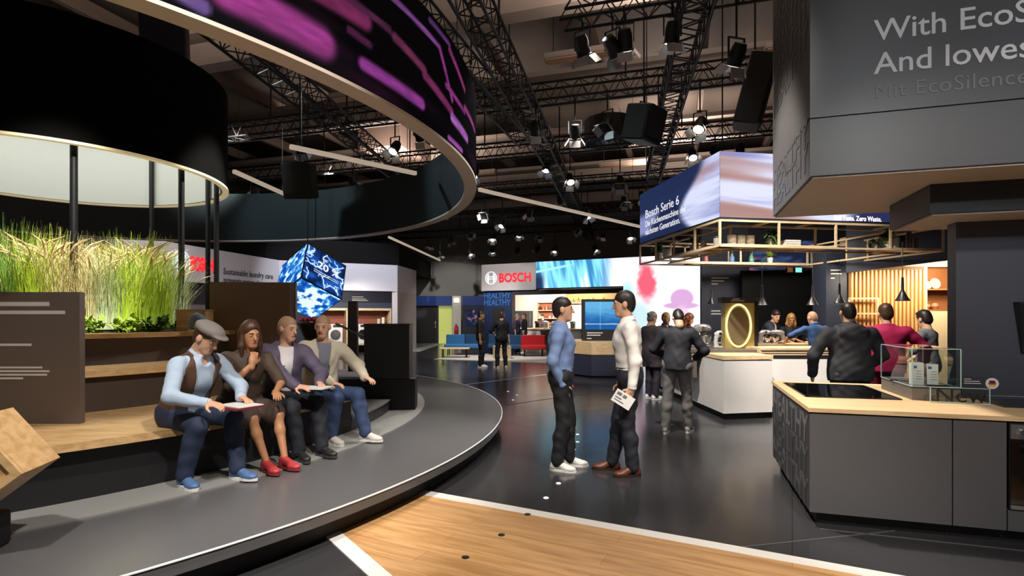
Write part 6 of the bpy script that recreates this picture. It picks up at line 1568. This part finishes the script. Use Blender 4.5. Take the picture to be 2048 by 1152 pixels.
# tilted oak box in the left foreground
t = thing('oak_display_box', 'tilted oak box with a recessed front on a dark stand in the left foreground', 'display box', (-3.02, 3.10, 0.25), 0.22)
Mx = Matrix.Rotation(rad(-38), 3, 'Y'); cz = Vector((0, 0, 0.50))
def mb_t(c, size): return MB().box(cz + Mx @ Vector(c), size, M=Mx)
mb_t((0, 0.04, 0), (0.46, 0.34, 0.40)).build('box', OAKS, t)
for c, sz in (((0, -0.14, 0.18), (0.46, 0.03, 0.04)), ((0, -0.14, -0.18), (0.46, 0.03, 0.04)), ((0.21, -0.14, 0), (0.04, 0.03, 0.32)), ((-0.21, -0.14, 0), (0.04, 0.03, 0.32))): mb_t(c, sz).build('frame_rail', OAKS, t)
MB().rbox((-0.06, 0.06, 0.102), (0.26, 0.26, 0.204), 0.03).build('stand', BLACK, t)

# grasses
GRA = [mat('grass_green', '8db03c', 0.6, var=0.25, scale=5), mat('grass_lime', 'b2cc34', 0.6, var=0.25, scale=5), mat('grass_straw', 'd6c892', 0.6, var=0.25, scale=5), mat('grass_deep', '668a38', 0.6, var=0.25, scale=5), mat('grass_pale', 'bcc79c', 0.6, var=0.2, scale=5)]
PLU = mat('plume_tan', 'd8b88c', 0.7, var=0.2, scale=20)
def clump(x, y, h, n, gm, plumes, label, spread=0.16, seed=0):
    rr = random.Random(seed); t = thing('grass_clump', label, 'ornamental grass', (x, y, 1.44), 0, 'ornamental grasses in the planter'); m = MB()
    for i in range(n):
        a = rr.uniform(0, 6.283); b = spread * math.sqrt(rr.random()) * 0.7; lx, ly = b * math.cos(a), b * math.sin(a); l = h * rr.uniform(0.55, 1.08); ln = rr.uniform(0.05, 0.85) * l * 0.6; da = a + rr.uniform(-0.6, 0.6)
        w = rr.uniform(0.003, 0.0062); s = Vector((-math.sin(da), math.cos(da), 0)); pts = []
        for k in range(6):
            f = k / 5; p = Vector((lx, ly, 0)) + Vector((math.cos(da), math.sin(da), 0)) * (ln * f ** 2.2) + UP * (l * (f - 0.34 * (ln / l) * f ** 3)); pts += [p - s * w * (1 - f * 0.85), p + s * w * (1 - f * 0.85)]
        m.add(pts, [(2 * k, 2 * k + 1, 2 * k + 3, 2 * k + 2) for k in range(5)])
    m.build('blades', gm, t)['kind'] = 'stuff'
    if plumes:
        st = MB(); pl = MB()
        for i in range(plumes):
            a = rr.uniform(0, 6.283); l = h * rr.uniform(0.95, 1.16); ln = rr.uniform(0.2, 0.55); da = rr.uniform(0, 6.283)
            P = []
            for k in range(8):
                f = k / 7; P.append(Vector((0.6 * spread * math.cos(a), 0.6 * spread * math.sin(a), 0)) + Vector((math.cos(da), math.sin(da), 0)) * (ln * f ** 2.6) + UP * (l * (f - 0.2 * f ** 4)))
            st.tube(P[:7], 0.0022, 4); pl.tube(P[5:], [0.003, 0.010, 0.002], 5)
        st.build('stems', GRA[2], t)['kind'] = 'stuff'; pl.build('plumes', PLU, t)['kind'] = 'stuff'
    return t
spots_ = [(22, 6.15, 1.22, 3, 2), (72, 6.2, 1.16, 1, 4), (118, 6.3, 1.14, 2, 16), (166, 6.45, 1.02, 2, 12), (212, 6.6, 1.06, 4, 10), (262, 6.75, 1.16, 1, 6), (306, 7.0, 1.10, 1, 8), (338, 7.35, 0.95, 4, 6),
          (-6, 6.9, 1.36, 0, 4), (46, 7.0, 1.34, 0, 8), (96, 7.1, 1.28, 1, 14), (140, 7.2, 1.24, 2, 18), (188, 7.3, 1.22, 4, 18), (238, 7.4, 1.26, 0, 18), (286, 7.6, 1.28, 1, 18),
          (20, 8.0, 1.36, 3, 8), (84, 8.1, 1.3, 0, 12), (150, 8.2, 1.3, 2, 20), (216, 8.3, 1.32, 2, 20), (270, 8.4, 1.32, 2, 20), (322, 8.5, 1.25, 4, 14)]
NM = ['deep green', 'lime green', 'straw coloured', 'pale straw', 'grey-green', 'bright lime', 'lime', 'pale wispy', 'tall green', 'green', 'lime', 'straw coloured', 'pale', 'green', 'lime', 'deep green', 'green', 'straw coloured', 'straw coloured', 'straw coloured', 'pale wispy']
cnt = {}
for k, (px, Y, h, c, pl) in enumerate(spots_):
    row = 'front' if k < 8 else ('middle' if k < 15 else 'rear'); cnt[row] = cnt.get(row, -1) + 1
    p = ptat(px, 640, Y)
    clump(p.x, p.y, h, 430, GRA[c], int(pl * 1.6) + 4, '%s grass clump, %s from the left in the %s row of the planter' % (NM[k], ORD[cnt[row]], row), 0.30, k + 11)
for k in range(9):
    an = -80 + 9.0 * k; x, y = DC[0] + 2.22 * math.cos(rad(an)), DC[1] + 2.22 * math.sin(rad(an))
    t = thing('low_shrub', '%s low leafy plant from the left along the front planter rim' % ORD[k], 'shrub', (x, y, 1.40), 0, 'low plants along the planter rim')
    leaves(MB(), (0, 0, 0.03), 90, 0.13, 0.12, (0.0, 1.3), k + 60, 0.35, 0.3).build('foliage', [LEAF, GRA[0], LEAF3][k % 3], t, True); MB().cyl((0, 0, 0), (0, 0, 0.09), 0.008, n=6).build('stem', LEAF2, t)

# hanging blue video cube
cc = ptat(628, 563, 13.6)
t = thing('video_cube', 'blue video cube balanced on one corner with white light branches and a 20 % figure', 'video cube', tuple(cc), world=True)
Jm = np.array([[1, 0.384, 0], [0, -0.07, 1]]); Mi = np.array([[11, 84, -53.0], [66, -45, -42.0]])
w_, U_ = np.linalg.eigh(Jm @ Jm.T); Gi = U_ @ np.diag(w_ ** -0.5) @ U_.T
Uu, ss_, Vv = np.linalg.svd(Gi @ Mi, full_matrices=False); N2 = Uu @ Vv; Q2 = Gi @ Jm
N3 = np.cross(N2[0], N2[1]); N3 = N3 if N3.sum() > 0 else -N3; Q3 = np.cross(Q2[0], Q2[1]); Q3 = Q3 if Q3[1] > 0 else -Q3
Rc = np.vstack([Q2, Q3]).T @ np.vstack([N2, N3]); X_, Y_, Z_ = Rc
ea, eb, ec = [Vector((X_[i], Y_[i], Z_[i])) for i in range(3)]
ED = 1.13; NF = ptat(602, 555, 12.7)
MB().hexa([NF + (eb * i + ec * j + ea * k) * ED for k in (0, 1) for (i, j) in ((0, 0), (1, 0), (1, 1), (0, 1))]).build('body', BLACK, t)
rs = np.random.RandomState(5); BR = []
def grow(x, y, a, l, dep):
    for i in range(int(l)):
        a += rs.uniform(-0.7, 0.7); x2, y2 = x + 0.035 * math.cos(a), y + 0.035 * math.sin(a); BR.append((x, y, x2, y2, 0.008 if dep == 0 else 0.005)); x, y = x2, y2
        if dep < 2 and rs.rand() < 0.28: grow(x, y, a + rs.choice([-1, 1]) * rs.uniform(0.5, 1.2), l * 0.5, dep + 1)
for s_ in ((0.02, 0.98, -0.8), (0.15, 0.98, -1.2), (0.5, 1.0, -1.6), (0.95, 0.9, 3.6), (0.98, 0.55, 3.2), (0.02, 0.6, 0.1), (0.1, 0.05, 1.2), (0.55, 0.02, 1.5), (0.9, 0.03, 2.0), (0.98, 0.25, 2.8)): grow(*s_, 9, 0)
def bolt(u, v):
    n = fbm(u * 5, v * 5, 4); c = mixc(hx('0c1e48'), hx('1f57b0'), sst(0.3, 0.8, n)); g = np.zeros_like(u); gl = np.zeros_like(u)
    for (x0, y0, x1, y1, w) in BR:
        dx, dy = x1 - x0, y1 - y0; tt = np.clip(((u - x0) * dx + (v - y0) * dy) / (dx * dx + dy * dy), 0, 1); d = np.hypot(u - x0 - tt * dx, v - y0 - tt * dy)
        g = np.maximum(g, sst(w * 2.2, w * 1.0, d)); gl = np.maximum(gl, np.exp(-(d / 0.035) ** 2) * 0.5)
    c = mixc(c, hx('2f7be0'), gl); return mixc(c, hx('d8f0ff'), g)
def water(sd, bright):
    def f(u, v):
        n = fbm(u * 9 + sd, v * 9 + sd, 5); c = mixc(hx('12439c'), hx('3f9be8'), sst(0.3, 0.6, n)); c = mixc(c, hx('dff6ff'), sst(0.52, 0.68, n + bright * np.exp(-((u - 0.5) ** 2 + (v - 0.45) ** 2) / 0.07))); return c
    return f
EMC = emitmat('cube_video', 1.0); e_ = 0.02
def face(a, b, fn, nn_, nu=150):
    o2 = NF + nn_ * 0.004 + a * e_ + b * e_
    return screen('screen_face', quad_surf(o2, o2 + a * (ED - 2 * e_), o2 + b * (ED - 2 * e_)), nu, nu, fn, EMC, t)
face(eb, ea, bolt, -ec); face(ec, ea, water(3, 0.0), -eb); face(eb, ec, water(9, 0.22), -ea)
lettering('20 %', 0.30, NF + ea * ED * 0.50 + eb * ED * 0.30 - ec * 0.006, eb, ea, LETW, t, 'lettering', 0.002, 0.006, width=0.62)
q = MB()
for k in range(2):
    p = NF + ea * ED * (0.40 - 0.05 * k) + eb * ED * 0.24 - ec * 0.006; a, b = eb * 0.70, ea * 0.016; q.add([p, p + a, p + a + b, p + b], [(0, 1, 2, 3)])
q.build('print', LETW, t)
O = NF + ea * ED
MB().cyl(O, (O.x, O.y, 7.9), 0.012, n=6).build('cable', RIG, t)
# ------------------------------------------------------------------ the two men talking
p1, J = person((0.515, 5.78, 0), -100, 'man in light blue shirt, dark trousers and white sneakers, one hand in his pocket', 1.82, wide=1.10, head=(-4, 2),
       hands={1: dict(at=(0.170, 0.03, 0.895), elbow=(0.7, -1, 0), dir=(-0.40, 0.25, -0.9), palm=(-1, 0, 0), curl=0.1), -1: dict(at=(-0.170, 0.03, 0.895), elbow=(-0.7, -1, 0), dir=(0.40, 0.25, -0.9), palm=(1, 0, 0), curl=0.1)},
       feet={1: (0.10, -0.03, 14), -1: (-0.10, 0.08, -6)}, top=('shirt', '7188b4'), legs=('trousers', '16171c'), shoe='e8e6e0', hair=('short', 'dark'), det=1.4)
p2, J = person((1.19, 5.60, 0), 84, 'man in white shirt, dark trousers and brown shoes holding a printed leaflet', 1.88, wide=1.12, head=(4, -3), lean=3,
       hands={-1: dict(at=(-0.27, 0.00, 0.90), elbow=(-0.5, -1, 0.2), dir=(0.05, 0.35, -0.9), palm=(1, 0.2, 0), curl=0.9), 1: dict(at=(0.25, 0.06, 0.86))},
       feet={1: (0.11, 0.16, -4), -1: (-0.11, -0.03, -18)}, top=('shirt', 'e4e1dc'), legs=('trousers', '1b1d28'), shoe='5a2f1c', sole='2a1810', hair=('short', 'dark'), det=1.4)
c = held(J, -1, 0.10)
t = thing('leaflet', 'white printed leaflet in the hand of the man in the white shirt', 'leaflet', tuple(c), rad(0))
M = Matrix.Rotation(rad(32), 3, 'Y')
MB().box((-0.05, -0.02, -0.01), (0.20, 0.012, 0.13), M=M).build('booklet', mat('leaflet_white', 'e6e6e4', 0.5, var=0.02), t)
q = MB()
for i, (a, b, w, h) in enumerate(((-0.09, 0.03, 0.05, 0.03), (-0.03, 0.03, 0.04, 0.03), (-0.08, -0.01, 0.07, 0.012), (-0.06, -0.035, 0.1, 0.01))): q.box(M @ Vector((a + 0.03, 0, b)) + Vector((-0.05, -0.027, -0.01)), (w, 0.001, h), M=M)
q.build('print', PRINTG, t)
# ------------------------------------------------------------------ walking man and people round the booth
person((2.27, 7.55, 0), -28, 'man in dark jacket and grey trousers bending his head, seen from behind', 1.74, head=(-20, -42), lean=12,
       hands={1: dict(at=(0.20, 0.28, 1.02), elbow=(1, -0.6, -0.3)), -1: dict(at=(-0.20, 0.28, 1.02), elbow=(-1, -0.6, -0.3))}, feet={1: (0.13, 0.10, 8), -1: (-0.14, -0.10, -4)},
       top=('jacket', '23242b'), legs=('trousers', '6d6a68'), shoe='8a8782', hair=('short', 'dark'), tee='303038', det=1.1)
def stander(px, Y, face, label, Hh_=1.74, **kw):
    p = fl(px, 632 + 1760 / Y); return person((p.x, p.y, 0), face, label, Hh_, **kw)
stander(1303, 10.6, -60, 'grey haired visitor in a dark patterned jacket beside the dark jacketed man', 1.70, head=(0, -18), top=('coat', '3a3036'), hair=('bun', 'grey'), legs=('trousers', '2a2430'), det=0.75)
stander(1331, 11.8, -150, 'blond visitor in a dark top behind the dark jacketed man, head just visible', 1.70, head=(0, -5), top=('shirt', '2c2a33'), hair=('short', 'blond'), legs=('trousers', '20222a'), det=0.7)
stander(1376, 11.4, -90, 'auburn haired visitor in a dark red top by the mixers', 1.68, head=(0, -22), top=('jacket', '4a1f28'), tee='2a1a1e', hair=('long', 'red'), legs=('trousers', '1c1c24'), det=0.75)
# suited man and woman behind the demonstration table
person((5.42, 11.85, 0), 228, 'man in dark suit leaning on the oak demonstration table', 1.80, lean=28, head=(40, -18),
       hands={1: dict(at=(0.22, 0.50, 1.10), elbow=(1, -0.3, 0), dir=(0, 1, -0.2), palm=(0, 0, -1), curl=0.2), -1: dict(at=(-0.30, 0.55, 1.10), elbow=(-1, -0.3, 0), dir=(0.2, 1, -0.2), palm=(0, 0, -1), curl=0.2)},
       top=('blazer', '252a3a'), tee='e6e6ea', legs=('trousers', '252a3a'), shoe='202024', hair=('short', 'dark'), det=1.0)
t = person((5.94, 11.8, 0), 184, 'woman with blond hair in a black T-shirt with white print behind the table', 1.68, lean=10, head=(18, -20),
       hands={1: dict(at=(0.14, 0.40, 1.12), elbow=(1, -0.4, -0.2), dir=(-0.3, 1, 0), palm=(0, 0, -1), curl=0.6), -1: dict(at=(-0.16, 0.42, 1.12), elbow=(-1, -0.4, -0.2), dir=(0.3, 1, 0), palm=(0, 0, -1), curl=0.6)},
       top=('tee', '17171a'), sleeve=0.35, legs=('trousers', '1c1c22'), hair=('long', 'blond'), skin='tan', det=1.0)
q = MB(); J = t[1]
for i, (w, z) in enumerate(((0.13, 0.335), (0.16, 0.31))):
    for j in range(4): q.box(J['T']((j - 1.5) * w / 4, 0.148 + 0.002 * i, z), (w / 4 * 0.7, 0.004, 0.014))
q.build('print', PRINTW, t[0])
person((5.74, 10.28, 0), 4, 'man with cropped hair in a blue shirt reaching across the demonstration table', 1.74, lean=22, head=(-10, -15),
       hands={1: dict(at=(0.20, 0.50, 1.10), elbow=(1, -0.3, -0.2)), -1: dict(at=(-0.42, 0.42, 1.10), elbow=(-1, -0.3, -0.2), dir=(-0.5, 1, 0), palm=(0, 0, -1))},
       top=('shirt', '3a5f96'), sleeve=0.5, legs=('trousers', '22242c'), hair=('crop', 'bald'), wide=1.12, det=1.0)
stander(1629, 12.1, 180, 'dark haired woman half hidden behind the man in the blue shirt', 1.66, head=(0, -10), top=('tee', '1c1c20'), sleeve=0.3, hair=('long', 'dark'), legs=('trousers', '1c1c20'), det=0.7)
person((3.86, 6.28, 0), -4, 'broad man in a black hooded sweater and cap seen from behind, at the near worktop', 1.79, lean=4, head=(6, -8), wide=1.34,
       hands={1: dict(at=(0.30, 0.24, 0.98), elbow=(1, -0.6, -0.2)), -1: dict(at=(-0.34, 0.16, 0.92), elbow=(-1, -0.6, -0.2))},
       feet={1: (0.16, 0.0, 8), -1: (-0.16, 0.0, -8)}, top=('hoodie', '2b2b30'), legs=('trousers', '4a4a4e'), shoe='202022', hair=('crop', 'dark'), det=1.2)
person((4.93, 7.25, 0), -40, 'man in a magenta sweater seen from behind, right of the hooded man', 1.78, lean=6, head=(-20, -12), wide=1.2,
       hands={1: dict(at=(0.40, 0.30, 1.02), elbow=(1, -0.6, -0.2), dir=(0.3, 1, 0), palm=(-1, 0, 0)), -1: dict(at=(-0.2, 0.35, 1.05), elbow=(-1, -0.6, -0.2))},
       top=('jacket', 'c41c58'), tee='8a1040', legs=('trousers', '7a1030'), shoe='30262a', hair=('messy', 'brown'), det=1.1)
person((5.86, 7.75, 0), 30, 'dark haired visitor in a grey striped top and khaki trousers behind the glass case', 1.70, head=(20, -15), lean=4,
       hands={1: dict(at=(0.22, 0.26, 1.0), elbow=(1, -0.6, -0.2)), -1: dict(at=(-0.26, 0.2, 0.95), elbow=(-1, -0.6, -0.2))},
       top=('polo', '6c6e74'), sleeve=0.45, legs=('trousers', 'b29a78'), shoe='4a3a30', hair=('messy', 'dark'), det=1.0)
# ------------------------------------------------------------------ far people
stander(961, 17.1, -95, 'man in black polo and trousers with white sneakers standing before the blue sofa', 1.78, top=('polo', '1a1a1e'), sleeve=0.32, legs=('trousers', '18181b'), hair=('short', 'dark'), skin='tan', det=0.9)
stander(1003, 16.8, 25, 'man in black polo and trousers seen from behind, before the oak cube table', 1.76, head=(35, -10), hands={-1: dict(at=(-0.16, 0.26, 1.05), elbow=(-1, -0.5, -0.3))}, feet={1: (0.14, 0, 10), -1: (-0.14, 0, -12)}, top=('polo', '17171b'), sleeve=0.32, legs=('trousers', '16161a'), hair=('short', 'brown'), det=0.9)
stander(976, 25.5, 170, 'woman in a yellow top and dark trousers beyond the blue sofa', 1.72, top=('tee', 'd8c070'), sleeve=0.3, legs=('trousers', '1c1c22'), hair=('long', 'blond'), det=0.6)
stander(991, 26.0, 120, 'auburn haired visitor in a pale top beyond the blue sofa', 1.66, top=('tee', 'b8b4b0'), sleeve=0.4, legs=('trousers', 'a09a94'), hair=('long', 'red'), det=0.6)
stander(1034, 23.2, -110, 'grey haired man in a purple shirt at the far bar', 1.72, top=('polo', '3c3458'), sleeve=0.32, legs=('trousers', '1c1c26'), hair=('short', 'grey'), det=0.6)
stander(1049, 23.4, 100, 'man with auburn hair and black top facing the man in purple at the far bar', 1.74, top=('shirt', '222226'), legs=('trousers', 'b8b0a4'), hair=('short', 'red'), det=0.6)
stander(1085, 25.9, 150, 'barista in a dark red top behind the far bar', 1.72, head=(0, -20), top=('tee', '3a2026'), sleeve=0.3, legs=('trousers', '1c1c20'), hair=('short', 'dark'), det=0.6)
# ------------------------------------------------------------------ four people seated on the stage bench
def seated(ang, rr_, label, turn=0, **kw):
    p = rot2(rr_, ang); return person((p.x, p.y, 0.262), ang - 90 + turn, label, kw.pop('H', 1.76), 'sit', seat=0.438, **kw)
t, J = seated(-35.0, 5.22, 'seated man in pale blue shirt, brown waistcoat and grey cap bending over a red folder', turn=12, lean=26, head=(-14, -30), H=1.78,
       hands={1: dict(at=(0.16, 0.50, 0.66), elbow=(1, -0.6, -0.2), dir=(-0.2, 1, -0.1), palm=(-0.3, 0, -1), curl=0.5), -1: dict(at=(-0.12, 0.54, 0.67), elbow=(-1, -0.6, -0.2), dir=(0.2, 1, -0.1), palm=(0.3, 0, -1), curl=0.5)},
       feet={1: (0.20, 0.30, 10), -1: (-0.12, 0.50, -6)}, top=('shirt', 'b4c8de'), vest='5a3f30', legs=('jeans', '23304a'), shoe='4f6f9e', hair=('short', 'brown'), det=1.25)
F = Field(J['Hc'] - 0.2, J['Hc'] + 0.22, 0.008); Mh = J['Mh']; Hh = J['Hh']
F.put(elli(Hh(0, -0.01, 0.085), (0.102, 0.128, 0.06), Mh)); F.put(elli(Hh(0, 0.10, 0.075), (0.075, 0.065, 0.014), Mh), 0.015); F.clip(Mh @ np.array([0, 0, 1.0]), (Mh @ np.array([0, 0, 1.0])) @ Hh(0, 0, 0.058)); mesh_obj('flat_cap', [F.mesh()], cloth('7c7672'), t)
c = (held(J, 1, 0.1) + held(J, -1, 0.1)) / 2
b = thing('red_folder', 'dark red folder with white sheets on the lap of the man in the grey cap', 'folder', tuple(c - Vector((0, 0, 0.035))), rad(-32))
MB().box((0, 0.03, 0), (0.34, 0.24, 0.016)).build('cover', mat('folder_red', '7a2432', 0.5), b); MB().box((0.02, 0.05, 0.011), (0.29, 0.21, 0.006)).build('sheets', PRINTW, b)
seated(-29.3, 5.20, 'seated woman in a brown top and short skirt resting her chin on her hand', turn=-4, twist=-10, lean=16, head=(6, -6), H=1.68,
       hands={1: dict(at=(0.06, 0.30, 0.91), elbow=(0.5, 0.3, -1), dir=(-0.3, -0.1, 1), palm=(-0.3, -1, 0), curl=1.2), -1: dict(at=(-0.06, 0.46, 0.66), elbow=(-1, -0.4, -0.3), dir=(0.5, 1, -0.1), palm=(0, 0, -1))},
       feet={1: (0.06, 0.52, 4), -1: (-0.10, 0.54, -4)}, top=('tee', '4d3d33'), sleeve=0.35, legs=('skirt', '4a3a33'), shoe='b03a3e', sole='8a2a30', hair=('long', 'brown'), skin='tan', det=1.2)
t, J = seated(-24.2, 5.20, 'seated man in a purple-grey jacket over a white printed T-shirt', turn=-12, twist=-18, lean=8, head=(-12, -6), H=1.76,
       hands={1: dict(at=(0.12, 0.44, 0.68), elbow=(1, -0.5, -0.3), dir=(-0.4, 1, 0), palm=(-0.4, 0, -1)), -1: dict(at=(-0.12, 0.46, 0.69), elbow=(-1, -0.5, -0.3), dir=(0.4, 1, 0), palm=(0.4, 0, -1))},
       feet={1: (0.10, 0.46, 6), -1: (-0.12, 0.50, -8)}, top=('blazer', '5a5266'), tee='dcd8da', legs=('trousers', '1a1d28'), shoe='1c1c1f', sole='3a3a3c', hair=('crop', 'bald'), det=1.2)
q = MB()
for i, (w, z) in enumerate(((0.07, 0.34), (0.05, 0.31), (0.06, 0.28))): q.box(J['T'](0, 0.132, z), (w, 0.006, 0.014))
q.build('print', PRINTG, t)
c = (held(J, 1, 0.1) + held(J, -1, 0.1)) / 2
b = thing('white_brochure', 'white brochure in the hands of the man in the purple-grey jacket', 'brochure', tuple(c - Vector((0, 0, 0.02))), rad(-10)); MB().box((0, 0.02, 0), (0.28, 0.2, 0.012)).build('pages', PRINTW, b)
seated(-17.8, 5.18, 'seated man in a cream jacket, grey T-shirt and jeans at the right bench end', turn=-10, twist=-30, lean=6, head=(56, -6), H=1.78,
       hands={1: dict(at=(0.16, 0.34, 0.64), elbow=(1, -0.6, -0.1), dir=(-0.3, 1, -0.1), palm=(0, 0, -1)), -1: dict(at=(-0.20, 0.46, 0.68), elbow=(-1, -0.5, -0.2), dir=(0, 1, -0.3), palm=(0, 0, -1))},
       feet={1: (0.14, 0.32, 6), -1: (-0.14, 0.54, -14)}, top=('blazer', 'd9cfba'), tee='7f8492', legs=('jeans', '34456a'), shoe='d8d4cc', hair=('crop', 'bald'), det=1.2)
